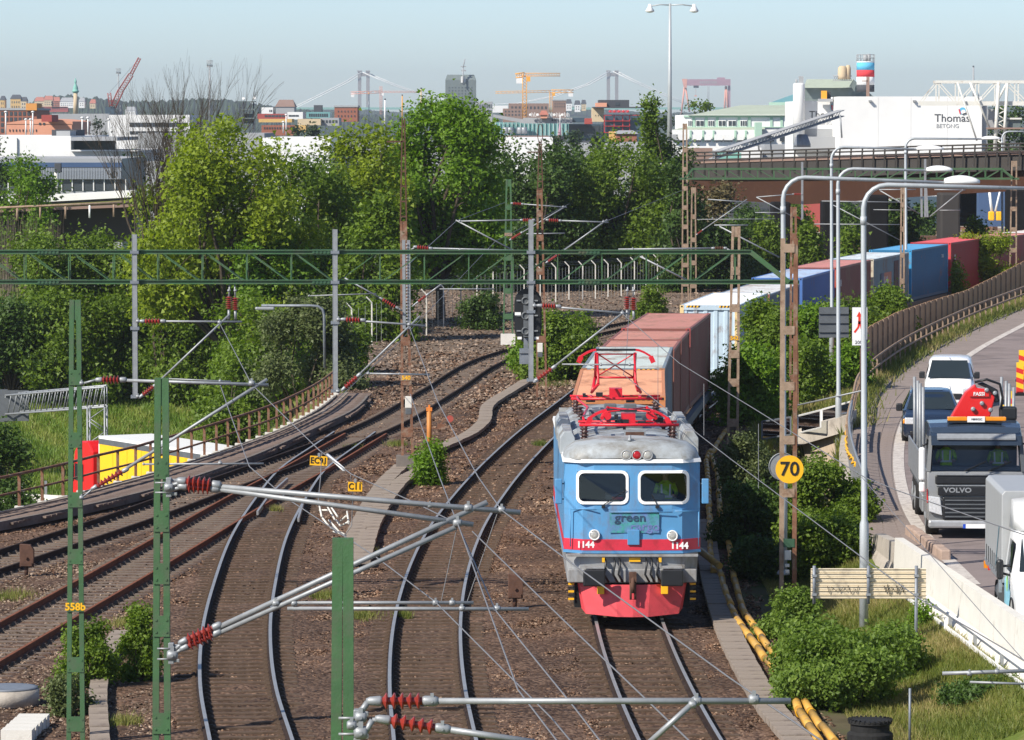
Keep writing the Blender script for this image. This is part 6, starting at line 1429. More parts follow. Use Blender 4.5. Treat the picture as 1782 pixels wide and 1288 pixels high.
shp=[Vector((float(shoulder(y)[0])-.12,y,float(road_z(y)))) for y in np.arange(138,262,3.0)]
rail_line('beige tube guard rail between the board fence and the road',shp,(.55,.95),.05,M['rust_pale'],M['rust_pale'],2.2,'guard rails')
shp=[Vector((float(shoulder(y)[0])-.05,y,float(road_z(y)))) for y in np.arange(117,150,3.0)]
t=rail_line('pale path railing with a yellow cord near the footbridge',shp,(.3,.6,1.15),.035,M['galv'],M['galv'],.55,None,'path_railing')
mb=MB();pts=[]
for k,y in enumerate(np.arange(122,148,.35)):pts.append((float(shoulder(y)[0])-.12+.04*math.sin(k),y,float(road_z(y))+.72+.05*math.sin(k*.9)+.2*math.cos((y-122)*.25)))
mb.tube(pts,.035,6);o=single('yellow_cord',mb,M['yellow'],'yellow cord wound along the path railing','cord')
# footbridge
t=thing('footbridge','white railed footbridge on a beige concrete abutment right of the rusty mast','footbridge',P(1430,850,152));d=152
for (x0_,y0_,x1__,y1_) in ((1326,728,1376,720),(1388,718,1428,708),(1430,707,1480,693)):
    a,b=P(x0_,y0_+6,d),P(x1__,y1_+6,d-2);hh_=30/(F_PX/d);fr=MB()
    for (p,q_) in ((a,b),(a-Vector((0,0,hh_)),b-Vector((0,0,hh_))),(a,a-Vector((0,0,hh_))),(b,b-Vector((0,0,hh_)))):fr.bar(p,q_,.05,.05,up=(0,1,0))
    f_=part('railing_frame',fr,M['white'] if x0_>1380 else M['galv_dark'],t,w=True);g_=MB();g_.quad(a,b,b-Vector((0,0,hh_)),a-Vector((0,0,hh_)));part('net',g_,M['glass'],f_,w=True)
mb=MB();mb.tube([P(1385,706,d-.5),P(1500,680,d-3)],.03,6);part('hand_rail',mb,M['galv'],t,w=True)
mb=MB();
a,b=P(1384,748,d),P(1478,722,d-3);mb.add([a,b,b-Vector((0,0,.55)),a-Vector((0,0,.6)),a+Vector((.5,3,0)),b+Vector((.5,3,0)),b+Vector((.5,3,-.55)),a+Vector((.5,3,-.6))],[(3,2,1,0),(4,5,6,7),(0,1,5,4),(7,6,2,3),(4,7,3,0),(1,2,6,5)]);part('beam',mb,M['concrete'],t,w=True)
a,b=P(1389,768,d+.5),P(1476,745,d-2.5);dn=2.6;mb=MB();mb.add([a,b,b-Vector((0,0,dn)),a-Vector((0,0,dn)),a+Vector((.4,3,0)),b+Vector((.4,3,0)),b+Vector((.4,3,-dn)),a+Vector((.4,3,-dn))],[(3,2,1,0),(4,5,6,7),(0,1,5,4),(7,6,2,3),(4,7,3,0),(1,2,6,5)]);part('abutment_wall',mb,mat('abutment',(.46,.37,.28),.85,var=.12,scale=2,stretch=(6,6,.4),dirt=(.33,.26,.2),dirt_amt=.3),t,w=True)
mb=MB();a,b=P(1300,775,d+2),P(1390,750,d+2);mb.add([a,b,b-Vector((0,0,.7)),a-Vector((0,0,.7)),a+Vector((.4,2,0)),b+Vector((.4,2,0)),b+Vector((.4,2,-.7)),a+Vector((.4,2,-.7))],[(3,2,1,0),(4,5,6,7),(0,1,5,4),(7,6,2,3),(4,7,3,0),(1,2,6,5)]);part('side_beam',mb,M['concrete_dark'],t,w=True)
# kerb wall with curved end between path and bank
t=thing('path_kerb_wall','low curved grey kerb wall edging the path beside the third lamp','wall',(float(shoulder(130.)[0]),130,.2));mb=MB();yy_=np.arange(124,146,1.5)
for a,b in zip(yy_[:-1],yy_[1:]):mb.bar((float(shoulder(a)[0])-.22,a,.45),(float(shoulder(b)[0])-.22,b,.45),.28,.55)
part('wall',mb,M['concrete'],t,w=True)
# white concrete barrier
t=thing('concrete_barrier','long white concrete barrier of joined blocks at the right edge of the road','barrier',(9.9,90,.5));A,B=Vector((9.15,101.5,.35)),Vector((10.95,68,.45));L_=(B-A).length;u=(B-A).normalized();nrm_=Vector((u.y,-u.x,0));nb=8
for k in range(nb):
    a,b=A+u*(L_*k/nb+.02),A+u*(L_*(k+1)/nb-.02);prf=[(-.3,0),(-.3,.12),(-.13,.35),(-.10,1.12),(.10,1.12),(.13,.35),(.3,.12),(.3,0)];mb=MB()
    mb.loft([[p+nrm_*s_+Vector((0,0,z)) for s_,z in prf] for p in (a,b)],smooth=False);part('block',mb,M['concrete_pale'],t,w=True)
mb=MB();prf2=lambda h_:[(-.28,-.4),(-.28,.1),(-.14,h_*.5),(-.12,h_),(.12,h_),(.14,h_*.5),(.28,.1),(.28,-.4)]
mb.loft([[p+nrm_*s_+Vector((0,0,z)) for s_,z in prf2(h_)] for p,h_ in ((A-u*.1,1.0),(A-u*5-nrm_*.25,.75),(A-u*8-nrm_*.5,.35))],smooth=False);part('sloping_end',mb,M['concrete'],t,w=True)
t=thing('old_kerb','worn brownish stone kerb blocks just behind the white barrier end','kerb',G(1600,930,.6));a,b=G(1583,930,.62),G(1646,975,.62);BR=mat('old_stone',(.36,.27,.22),.9,var=.2,scale=3)
for k in range(7):p,q_=a.lerp(b,k/7+.004),a.lerp(b,(k+1)/7-.004);mb=MB();mb.bar(p+Vector((0,0,.1)),q_+Vector((0,0,.1)),.26,.30+(k % 2)*.03);part('block',mb,BR,t,w=True,bevel=.04)
# silver guard rail in front of the barrier
gp=[Vector((float(barrier_x(y))-.45,y,.12)) for y in np.arange(98,74,-2.0)]
rail_line('white guard rail with posts standing on the grass before the barrier',gp,(.22,.42),.03,M['wall_white'],M['wall_white'],3.3,'guard rails',ph=.6,flat=.08)
rail_line('thin pale tube rail above the white guard rail',[p+Vector((.1,0,.5)) for p in gp],(.18,),.03,M['wall_white'],M['galv'],3.3,'guard rails',ph=.16)
# slabs of the path
pv_=bpy.data.objects['shoulder_paving'];yy_=np.arange(98,172,.78);m1=MB();m1.box((0,0,0),(1,.755,.03));me=new_mesh('paving_slab',m1,mat('paving_slab',(.25,.205,.185),.9,var=.2,scale=1.2,dirt=(.17,.145,.13),dirt_amt=.3,bump=.2))
for y in yy_:
    a_,b_=float(shoulder(y)[0])+.05,float(line(y)[0])-.06
    for k in range(3):
        w_=(b_-a_)/3
        if w_>.2:inst('paving_slab',me,pv_,Vector((a_+w_*(k+.5),y,float(road_z(y))+.004+rng.uniform(-.003,.003)))-Vector(pv_.location),-math.atan(float(line(y+.5)[0]-line(y-.5)[0])),scale=(w_-.025,1,1))
# ---------------------------------------------------------------- vehicles
def paint(name,col,rough=.25):
    m=mat(name,col,rough,var=.03,scale=1.5,spec=.6);m.node_tree.nodes['Principled BSDF'].inputs['Coat Weight'].default_value=.4;m.node_tree.nodes['Principled BSDF'].inputs['Coat Roughness'].default_value=.08;return m
def wheel(par,x,y,r,w,rim_r=.62,rm=None):
    s=1 if x>0 else-1;mb=MB();mb.lathe([(r*.6,-w/2),(r*.94,-w/2),(r,-w/2+.03),(r,w/2-.03),(r*.94,w/2),(r*.6,w/2)],(x,y,r),26,axis='X');o=part('wheel',mb,M['rubber'],par)
    mb=MB();mb.lathe([(r*rim_r,0),(r*rim_r,.02),(r*rim_r*.85,.015),(r*rim_r*.45,-.03),(r*.2,.04),(r*.12,.05)] if s>0 else [(r*.12,-.05),(r*.2,-.04),(r*rim_r*.45,.03),(r*rim_r*.85,-.015),(r*rim_r,-.02),(r*rim_r,0)],(x+s*w/2,y,r),22,axis='X');part('rim',mb,rm or M['galv'],o)
def body_loft(secs,n_side=5):
    """secs: (y, half width low, half width belt, half width top, z bottom, z belt, z top)"""
    out=[]
    for (y,wl,wb,wt,zb,zl,zt) in secs:
        h=[(wl*.9,zb),(wl,zb+.06),(wb,zb+(zl-zb)*.55),(wb,zl),(wt+(wb-wt)*.08,zt-(zt-zl)*.12),(wt*.86,zt-.01),(wt*.45,zt+.012)]
        out.append([(x,y,z) for x,z in h]+[(-x,y,z) for x,z in reversed(h)])
    return out
def car(label,cat,loc,rz,secs,pm,wins,lamps,wheels,mirrors,group=None,name='car',extra=None):
    t=thing(name,label,cat,loc,rz,group);mb=MB();mb.loft(body_loft(secs));b=part('body',mb,pm,t);add_bevel(b,.02,1)
    for nm,poly in wins:
        mb=MB();mb.v.extend(poly);mb.face(list(range(len(poly))));part(nm,mb,M['glass_dark'],t)
    for (x,y,z,sx,sy,sz,m_,nm) in lamps:mb=MB();mb.box((x,y,z),(sx,sy,sz));part(nm,mb,m_,t,bevel=.03)
    for (x,y,r,w) in wheels:wheel(t,x,y,r,w)
    for (x,y,z) in mirrors:mb=MB();mb.box((x,y,z),(.22,.12,.26));part('mirror',mb,M['black'],t,bevel=.04)
    return t
HL=mat('headlight',(.7,.72,.74),.1,metal=.3,var=.2,scale=20);AMB=mat('amber',(.75,.25,.01),.3);TR_=paint('truck_grey',(.21,.215,.22));
# white van (front faces the camera, local -y)
c=G(1651,700,.6);c=Vector((P(1651,640,160).x,160,.58))
W_=.92
t=car('white compact van at the back of the queue','van',c,R(-7),[(0,.72,.80,.70,.28,.62,.66),(.06,.86,.88,.80,.22,.70,.84),(.5,.90,.91,.82,.2,.82,1.02),(1.0,.91,.92,.80,.2,.98,1.12),(1.55,.92,.92,.72,.2,1.08,1.62),(1.85,.92,.92,.74,.2,1.1,1.80),(2.4,.92,.92,.76,.2,1.1,1.84),(4.3,.92,.92,.75,.2,1.1,1.82),(4.38,.86,.88,.7,.3,1.1,1.75)],paint('van_white',(.8,.8,.8)),
    [('windscreen',[(-.80,.88,1.14),(.80,.88,1.14),(.66,1.62,1.76),(-.66,1.62,1.76)]),('side_window',[(-.925,1.5,1.12),(-.78,1.75,1.62),(-.78,2.4,1.64),(-.925,2.4,1.12)]),('side_window',[(.925,1.5,1.12),(.78,1.75,1.62),(.78,2.4,1.64),(.925,2.4,1.12)])],
    [(-.66,.1,.72,.32,.22,.2,HL,'headlight'),(.66,.1,.72,.32,.22,.2,HL,'headlight'),(0,-.01,.5,1.0,.06,.22,M['black'],'grille'),(0,1.8,1.83,.02,.3,.03,M['black'],'aerial')],[(-.84,.85,.32,.2),(.84,.85,.32,.2),(-.84,3.6,.32,.2),(.84,3.6,.32,.2)],[(-1.02,1.3,1.22),(1.02,1.3,1.22)],name='van')
# dark blue car
c=Vector((P(1621,700,143).x,143,.58))
t=car('dark blue estate car between the white van and the grey truck','car',c,R(-5),[(0,.75,.85,.78,.3,.62,.68),(.08,.9,.92,.86,.22,.72,.86),(.6,.94,.94,.86,.2,.86,.98),(1.25,.95,.95,.80,.2,.98,1.08),(1.75,.95,.95,.68,.2,1.02,1.52),(2.1,.95,.95,.68,.2,1.02,1.64),(3.2,.95,.95,.68,.2,1.04,1.68),(4.4,.94,.94,.66,.2,1.04,1.62),(4.75,.9,.9,.66,.3,1.0,1.2)],paint('car_blue',(.012,.022,.045),.15),
    [('windscreen',[(-.82,1.14,1.09),(.82,1.14,1.09),(.62,1.90,1.62),(-.62,1.90,1.62)]),('side_window',[(-.945,1.7,1.06),(-.72,2.1,1.54),(-.70,4.2,1.54),(-.935,4.4,1.06)]),('side_window',[(.945,1.7,1.06),(.72,2.1,1.54),(.70,4.2,1.54),(.935,4.4,1.06)]),('sunroof',[(-.4,2.2,1.672),(.4,2.2,1.672),(.4,3.0,1.70),(-.4,3.0,1.70)])],
    [(-.70,.12,.76,.36,.3,.22,HL,'headlight'),(.70,.12,.76,.36,.3,.22,HL,'headlight'),(-.9,.16,.74,.08,.22,.16,AMB,'indicator'),(0,-.01,.62,.8,.08,.24,M['black'],'grille'),(0,.01,.36,1.4,.08,.14,M['black'],'bumper'),(-.66,2.9,1.69,.04,1.9,.04,M['galv'],'roof_bar'),(.66,2.9,1.69,.04,1.9,.04,M['galv'],'roof_bar')],[(-.86,.95,.35,.22),(.86,.95,.35,.22),(-.86,3.8,.35,.22),(.86,3.8,.35,.22)],[(-1.06,1.55,1.12),(1.06,1.55,1.12)])
# another car hidden between car and truck
c=Vector((P(1640,700,131).x,131,.58))
# grey truck with crane
tx=P(1704,0,110).x;tk=thing('truck','grey flatbed truck with tall steel stakes and a red loading crane','truck',(tx,110,.60),R(-2.5))
def tb(a,b,m,nm,bev=.0,par=None):mb=MB();mb.b2(a,b);return part(nm,mb,m,par or tk,bevel=bev)
# cab shell: lower front, pillars, roof, rear, sides
prof=[(.0,.35),(-.02,1.05),(.05,1.55),(.12,1.72)]
mb=MB();mb.loft([[(-w,y,z),(-w*.96,y-.06*0+(-.0),z),(0,y-.07,z),(w*.96,y,z),(w,y+.05,z),(w,2.1,z),(-w,2.1,z),(-w,y+.05,z)] for (y,z,w) in ((.06,.45,1.22),(.0,.9,1.25),(.02,1.4,1.25),(.08,1.74,1.25))]);part('cab_lower',mb,TR_,tk,bevel=.03)
for s in (-1,1):
    mb=MB();mb.bar((s*1.2,.12,1.72),(s*1.13,.36,2.62),.1,.12);part('pillar',mb,M['dgrey'],tk)
    mb=MB();mb.add([(s*1.24,.2,1.74),(s*1.24,2.1,1.74),(s*1.18,2.1,2.62),(s*1.16,.42,2.62),(s*1.24,.7,1.74),(s*1.24,1.3,1.74),(s*1.2,1.3,2.5),(s*1.18,.6,2.5)],[(1,2,6,5),(0,4,7,3),(3,7,6,2)]);part('door_frame',mb,TR_,tk)
    mb=MB();mb.add([(s*1.235,.35,1.76),(s*1.235,1.3,1.76),(s*1.19,1.3,2.5),(s*1.18,.6,2.5)],[(0,1,2,3)]);part('door_window',mb,M['glass_dark'],tk)
    tb((s*1.30,.1,1.5),(s*1.46,.22,2.35),WHT if s<0 else TR_,'mirror',.05);tb((s*1.30,.1,1.2),(s*1.45,.22,1.46),WHT if s<0 else TR_,'mirror',.04)
    mb=MB();mb.tube([(s*1.2,.3,2.45),(s*1.36,.2,2.4)],.025,6);part('mirror_arm',mb,M['black'],tk)
tb((-1.18,2.0,1.72),(1.18,2.1,2.7),TR_,'cab_rear');tb((-1.2,.9,1.70),(1.2,2.0,1.73),M['dark'],'cab_floor');tb((-1.15,.2,1.74),(1.15,.55,1.86),M['dgrey'],'dashboard',.03)
mb=MB();mb.loft([[(-w,y,z0),(-w*.96,y,z1),(0,y,z1+.05),(w*.96,y,z1),(w,y,z0)] for (y,w,z0,z1) in ((.28,1.14,2.62,2.72),(.45,1.2,2.6,2.84),(.9,1.22,2.6,2.92),(2.1,1.22,2.6,2.92))],caps=True,smooth=False);part('cab_roof',mb,paint('roof_navy',(.03,.045,.07)),tk,bevel=.02)
mb=MB();mb.prism([(-.02,2.42),(.34,2.62),(.36,2.74),(.05,2.66)],-1.15,1.15,axis='X');part('sun_visor',mb,paint('visor',(.02,.03,.045)),tk);mb=MB();mb.prism([(-.03,2.56),(.1,2.66),(.1,2.71),(-.035,2.60)],-1.0,1.0,axis='X');part('visor_trim',mb,M['galv'],tk)
mb=MB();mb.add([(-1.14,.08,1.74),(1.14,.08,1.74),(1.08,.33,2.62),(-1.08,.33,2.62)],[(0,1,2,3)]);part('windscreen',mb,M['glass'],tk)
tb((-1.05,-.11,1.42),(1.05,-.0,1.66),M['black'],'upper_panel',.04);tb((-1.02,-.14,1.66),(1.02,.02,1.69),M['galv'],'trim_strip');tb((-1.02,-.13,1.38),(1.02,0,1.405),M['galv'],'trim_strip')
tb((-.98,-.13,1.14),(.98,-.02,1.36),M['black'],'logo_panel',.02);text_part('VOLVO',.17,tk,(-.48,-.137,1.27),(R(90),0,0),M['galv'],bold=.006,sx=1.25)
tb((-.86,-.12,.52),(.86,-.02,1.1),M['black'],'grille',.03)
for k in range(5):mb=MB();mb.b2((-.8,-.15,.58+k*.105),(.8,-.115,.61+k*.105));part('grille_slat',mb,M['dgrey'],tk)
for s in (-1,1):
    mb=MB();mb.prism([(s*.86,.62),(s*1.2,.72),(s*1.22,1.12),(s*.92,1.08)],-.10,.1);part('headlight',mb,HL,tk,bevel=.02);tb((s*.8,-.12,.4),(s*1.15,-.05,.5),HL,'fog_lamp',.02);mb=MB();mb.prism([(s*1.225,.95),(s*1.255,.95),(s*1.25,1.3)],-.02,.14);part('red_flash',mb,M['red'],tk)
tb((-1.22,-.14,.3),(1.22,.1,.5),mat('bumper_silver',(.42,.43,.44),.35,metal=.4),'bumper',.05);tb((-.34,-.155,.30),(.26,-.145,.41),WHT,'number_plate');tb((-.34,-.158,.30),(-.27,-.154,.41),mat('eu_blue',(.01,.06,.45),.5),'plate_band')
for a,b in (((-.3,-.02,1.76),(.25,.1,2.0)),((.3,-.02,1.76),(.9,.1,2.0))):mb=MB();mb.bar(a,b,.025,.025);part('wiper',mb,M['black'],tk)
# light bar
tb((-.70,.62,2.95),(.70,.86,3.0),M['black'],'light_bar_base');tb((-.70,.6,3.0),(-.2,.88,3.1),AMB,'amber_lamp',.02);tb((.25,.6,3.0),(.8,.88,3.1),AMB,'amber_lamp',.02);tb((-.2,.58,2.97),(.25,.6,3.12),WHT,'name_board');text_part('MIRROC',.075,tk,(.04,.573,3.045),(R(90),0,0),M['ink'])
# bed, stakes, crane
tb((-1.2,2.6,.95),(1.2,10.0,1.12),M['dgrey'],'bed_floor');tb((-1.0,2.1,.55),(1.0,9.8,.93),M['dark'],'chassis')
for s in (-1,1):
    for k in range(4):a=3.3+k*1.66;mb=MB();mb.b2((s*1.22,a,1.12),(s*1.26,a+1.62,1.95));part('side_board',mb,M['galv'],tk)
    for y in (3.4,5.0,6.2,8.0):mb=MB();mb.tube([(s*1.17,y,1.1),(s*1.19,y,3.7)],.042,8);part('stake',mb,M['galv'],tk)
    for y in (1.3,6.9,8.2):wheel(tk,s*1.05,y,.5,.32)
    for k in range(3):tb((s*1.27,2.2+k*.5,.5),(s*1.1,2.6+k*.5,.95),M['galv'],'side_tank',.03)
CR=paint('crane_red',(.62,.015,.015))
mb=MB();mb.prism([(-.55,2.95),(-.15,3.65),(.1,3.85),(.15,3.75),(.45,3.72),(.62,3.5),(.5,3.0),(.2,2.9)],2.25,2.6);part('crane_arm',mb,CR,tk,bevel=.03);mb=MB();mb.prism([(.15,3.85),(.3,3.9),(.7,3.7),(.75,3.4),(.62,3.35),(.45,3.72)],2.3,2.5);part('crane_joint',mb,M['black'],tk,bevel=.03)
mb=MB();mb.b2((-.04,2.2,3.53),(.46,2.24,3.66));o=part('name_plate',mb,CR,tk);text_part('FASSI',.13,tk,(.2,2.19,3.595),(R(90),0,0),WHT,bold=.003)
for (x,z) in ((.28,3.35),(.5,3.18),(.05,3.2),(.62,3.62),(.4,3.7)):mb=MB();mb.lathe([(.06,0),(.06,.08),(.03,.1)],(x,2.25,z),12,dir=(0,-1,0));part('pin',mb,M['galv'],tk)
mb=MB();mb.tube([(.1,2.3,3.9),(.4,2.2,3.98),(.75,2.3,3.85),(.82,2.3,3.5),(.78,2.3,3.2)],.035,7);part('hose',mb,M['black'],tk);tb((.75,2.3,2.9),(1.2,2.7,3.25),M['black'],'valve_block',.05);tb((-.1,2.3,1.1),(.4,2.6,3.0),M['black'],'crane_column',.03)
tp=tk.matrix_world
def tpos(x,y,z):a=R(-2.5);return Vector((tx+x*math.cos(a)-y*math.sin(a),110+x*math.sin(a)+y*math.cos(a),.6+z))
person('person in a yellow vest at the left front seat of the grey truck',tpos(-.72,1.0,1.72),R(-2.5),(.45,.75,.03));person('person in a yellow shirt at the right seat of the grey truck',tpos(.62,1.05,1.68),R(-2.5),(.30,.50,.03),hair=(.02,.02,.02))
# nearest light truck with grey tarpaulin box
vx=10.32;pk=thing('box_truck','light truck with grey tarpaulin box and white cab at the right edge','truck',(vx+1.05,88.8,.60),R(-1.5))
def pb_(a,b,m,nm,bev=0.):mb=MB();mb.b2(a,b);return part(nm,mb,m,pk,bevel=bev)
TP=mat('tarpaulin',(.33,.34,.345),.45,var=.06,scale=2,stretch=(1,3,.5),bump=.15,bscale=6)
pb_((-1.08,1.9,.95),(1.08,6.1,1.08),M['galv'],'bed_frame',.01);mb=MB();mb.prism([(-1.07,1.08),(-1.07,2.82),(-1.0,2.9),(1.0,2.9),(1.07,2.82),(1.07,1.08)],1.95,6.05);part('tarpaulin_box',mb,TP,pk,bevel=.02)
for k in range(8):pb_((-1.085,2.2+k*.48,1.06),(-1.075,2.24+k*.48,1.42),M['black'],'strap')
mb=MB();mb.bar((-1.085,3.2,1.2),(-1.085,2.4,2.1),.012,.03);part('blue_strap',mb,mat('strap_blue',(.05,.2,.28),.6),pk)
pb_((-1.12,1.9,.75),(-1.06,2.1,1.1),M['galv'],'corner_leg');pb_((-.8,2,.55),(.8,6.0,.8),M['dark'],'chassis');pb_((-1.1,5.9,.85),(-.98,6.08,1.0),AMB,'side_marker');pb_((-1.09,5.0,.9),(-1.0,5.1,1.0),M['red'],'side_marker');mb=MB();mb.lathe([(.2,0),(.2,.9)],(-.85,2.9,.6),14,axis='Y');part('fuel_tank',mb,M['dgrey'],pk)
VW=paint('van_cab_white',(.78,.79,.8))
mb=MB();mb.loft(body_loft([(-.62,.80,.86,.75,.35,.7,.8),(-.5,.95,.97,.85,.25,.85,1.05),(.1,1.0,1.0,.88,.25,1.2,1.35),(.75,1.0,1.0,.80,.25,1.3,2.05),(1.1,1.0,1.0,.84,.25,1.3,2.2),(1.9,1.0,1.0,.86,.25,1.3,2.3)]));part('cab',mb,VW,pk,bevel=.02)
mb=MB();mb.loft([[(-w,y,2.15),(-w*.95,y,z),(-w*.4,y,z+.07),(w*.4,y,z+.07),(w*.95,y,z),(w,y,2.15)] for (y,w,z) in ((.7,.5,2.2),(.9,.75,2.42),(1.3,.88,2.62),(1.85,.92,2.74))]);part('roof_spoiler',mb,VW,pk)
mb=MB();mb.v.extend([(-1.005,.5,1.32),(-1.005,1.5,1.3),(-.92,1.5,1.95),(-.9,.85,1.93)]);mb.face((0,1,2,3));part('door_window',mb,M['glass_dark'],pk);mb=MB();mb.v.extend([(-.86,.12,1.38),(.86,.12,1.38),(.76,.74,2.0),(-.76,.74,2.0)]);mb.face((0,1,2,3));part('windscreen',mb,M['glass_dark'],pk)
mb=MB();mb.add([(-1.012,1.85,.36),(-1.012,.75,.36),(-1.012,.5,.9),(-1.012,1.2,1.2),(-1.012,1.85,1.05)],[(0,1,2,3,4)]);part('pale_blue_decal',mb,mat('decal_blue',(.30,.62,.78),.4,var=.25,scale=2),pk);mb=MB();mb.v.extend([(-1.016,1.2+.15*math.cos(a),1.02+.17*math.sin(a)) for a in np.linspace(0,6.0,16)]);mb.face(range(16));part('green_dot_decal',mb,mat('decal_green',(.35,.62,.05),.5),pk)
pb_((-1.02,.62,.30),(-1.008,1.85,.55),mat('decal_dark',(.03,.03,.035),.5),'side_strip');mb=MB();mb.box((-1.22,.55,1.38),(.14,.16,.42));mi=part('mirror',mb,M['black'],pk,bevel=.05);mb=MB();mb.tube([(-1.0,.6,1.25),(-1.18,.56,1.3)],.03,6);mb.tube([(-1.0,.6,1.45),(-1.18,.56,1.45)],.03,6);part('mirror_arm',mb,M['black'],mi,kind='stuff')
for (x,y) in ((-.86,.15),(.86,.15),(-.82,4.0),(.82,4.0)):wheel(pk,x,y,.35,.24,.6)
mb=MB();mb.loft([[(-1.03,.15+.46*math.cos(a),.36+.48*math.sin(a)) for a in np.linspace(0,math.pi,12)],[(-.9,.15+.46*math.cos(a),.36+.48*math.sin(a)) for a in np.linspace(0,math.pi,12)]],closed=False,caps=False);part('wheel_arch',mb,M['black'],pk);mb=MB();mb.loft([[(-1.0,4+.42*math.cos(a),.36+.44*math.sin(a)) for a in np.linspace(0,math.pi,12)],[(-.7,4+.42*math.cos(a),.36+.44*math.sin(a)) for a in np.linspace(0,math.pi,12)]],closed=False,caps=False);part('mudguard',mb,M['black'],pk)
# roadwork markers
HR,HY=mat('marker_red',(.62,.03,.02),.5),mat('marker_yellow',(.8,.5,.02),.5)
for (px,py,d,h_,w_,lab) in [(1775,655,168,1.15,.28,'red and yellow striped road marker at the right edge, front one'),(1779,625,176,1.15,.28,'red and yellow striped road marker at the right edge, rear one'),(1758,706,150,1.15,.28,'striped road marker just above the red crane'),(1744,712,148,.8,.16,'small striped road marker left of the taller one above the crane')]:
    x=P(px,py,d).x;z=float(road_z(d));t=thing('road_marker',lab,'road marker',(x,d,z),group='striped road markers');mb=MB();mb.box((0,0,.05),(.5,.4,.1));part('foot',mb,M['dark'],t)
    for k in range(6):
        za=.15+k*h_/6;zb2=za+h_/6;mb=MB();mb.prism([(-w_/2,za),(w_/2,za-.1 if k else za),(w_/2,zb2-(.1 if k<5 else 0)),(-w_/2,zb2)],-.02,.02);part('stripe',mb,HR if k % 2==0 else HY,t)
    mb=MB();mb.box((0,.03,.1+h_/2),(w_,.02,h_));part('board',mb,M['red'],t)
# ---------------------------------------------------------------- city behind
def cm(name,col,rough=.8,var=.08,**k):return mat(name,col,rough,var=var,scale=k.pop('scale',.15),**k)
C=dict(brick=cm('brick_far',(.30,.12,.08),dirt=(.22,.1,.07),dirt_amt=.2),salmon=cm('salmon_wall',(.62,.30,.20)),orange=cm('orange_wall',(.60,.28,.08)),sand=cm('sand_wall',(.55,.45,.30)),ochre=cm('ochre_wall',(.58,.38,.14)),white=cm('far_white',(.72,.72,.71)),wall2=cm('joint_tone',(.55,.55,.55)),grey=cm('far_grey',(.33,.34,.35)),dark=cm('far_dark',(.07,.075,.085)),dred=cm('far_red',(.34,.08,.07)),teal=cm('far_teal',(.16,.34,.34),.3),brown=cm('far_brown',(.25,.17,.14)),green=cm('pale_green',(.36,.52,.42)),roofg=cm('pale_green_roof',(.40,.45,.36),dirt=(.33,.36,.3),dirt_amt=.4),blue=cm('blue_band',(.06,.10,.19)),navy=cm('navy_glass',(.05,.08,.11),.25),corr=cm('corrugated_grey',(.30,.33,.38)),pink=cm('crane_pink',(.66,.32,.25)),mauve=cm('crane_mauve',(.36,.22,.27)),cry=cm('crane_yellow',(.75,.36,.05)),redm=cm('far_red_steel',(.42,.05,.05)),slate=cm('slate_block',(.14,.17,.17),dirt=(.18,.21,.21),dirt_amt=.4),roofr=cm('roof_red',(.40,.16,.12)),stone=cm('column_stone',(.50,.40,.27)),verd=cm('verdigris',(.20,.42,.36)),lblue=cm('silo_blue',(.12,.42,.62)),sred=cm('silo_red',(.60,.06,.07)),vsteel=cm('viaduct_steel',(.055,.025,.015),dirt=(.07,.035,.022),dirt_amt=.3),vdark=cm('viaduct_dark',(.055,.05,.046)),pier=cm('pier_black',(.010,.010,.011)),pierg=cm('pier_grey',(.05,.046,.044)),pane=cm('far_pane',(.05,.06,.07),.15),steelw=cm('white_steel',(.62,.61,.57),dirt=(.3,.22,.15),dirt_amt=.15,dirt_scale=.8))
def bld(label,x0,x1,top,bot,d,dep,m,name='building',wins=(),roof=None,zb=None,group=None,parapet=True,pane='pane',cat='building'):
    """building whose front spans photo columns x0..x1 at distance d; wins: (x0,x1,y0,y1,cols,rows,fill)"""
    a,b=P(x0,top,d),P(x1,top,d);z0=zb if zb is not None else (P(x0,bot,d).z if bot else-8);t=thing(name,label,cat,((a.x+b.x)/2,d,z0),group=group)
    mb=MB();mb.b2((a.x,d,z0),(b.x,d+dep,a.z));part('wall',mb,C[m],t,w=True)
    if roof=='flat':mb=MB();mb.b2((a.x-.2,d-.2,a.z-.1),(b.x+.2,d+dep,a.z+.35));part('parapet',mb,C['grey'],t,w=True)
    elif roof:
        rm,h_=roof;mb=MB();xm_=(a.x+b.x)/2;mb.add([(a.x-.3,d-.3,a.z),(b.x+.3,d-.3,a.z),(b.x+.3,d+dep,a.z),(a.x-.3,d+dep,a.z),(a.x+(b.x-a.x)*.12,d+dep/2,a.z+h_),(b.x-(b.x-a.x)*.12,d+dep/2,a.z+h_)],[(0,1,5,4),(2,3,4,5),(0,4,3),(1,2,5),(3,2,1,0)]);part('roof',mb,C[rm],t,w=True)
    for (wx0,wx1,wy0,wy1,nc,nr,fl) in wins:
        p0,p1=P(wx0,wy0,d),P(wx1,wy1,d);W_,H_=(p1.x-p0.x)/nc,(p0.z-p1.z)/nr;m1=MB();m1.box((0,0,0),(W_*fl,.12,H_*min(.9,fl+.05)));
        for k in range(2):m1.box(((k-.5)*W_*fl*.5,-.07,0),(.02,.02,H_*.5))
        me=new_mesh('window',m1,C[pane])
        for i in range(nc):
            for j in range(nr):inst('window',me,t,(p0.x+W_*(i+.5)-t.location.x,-.03,p1.z+H_*(j+.5)-z0))
    return t
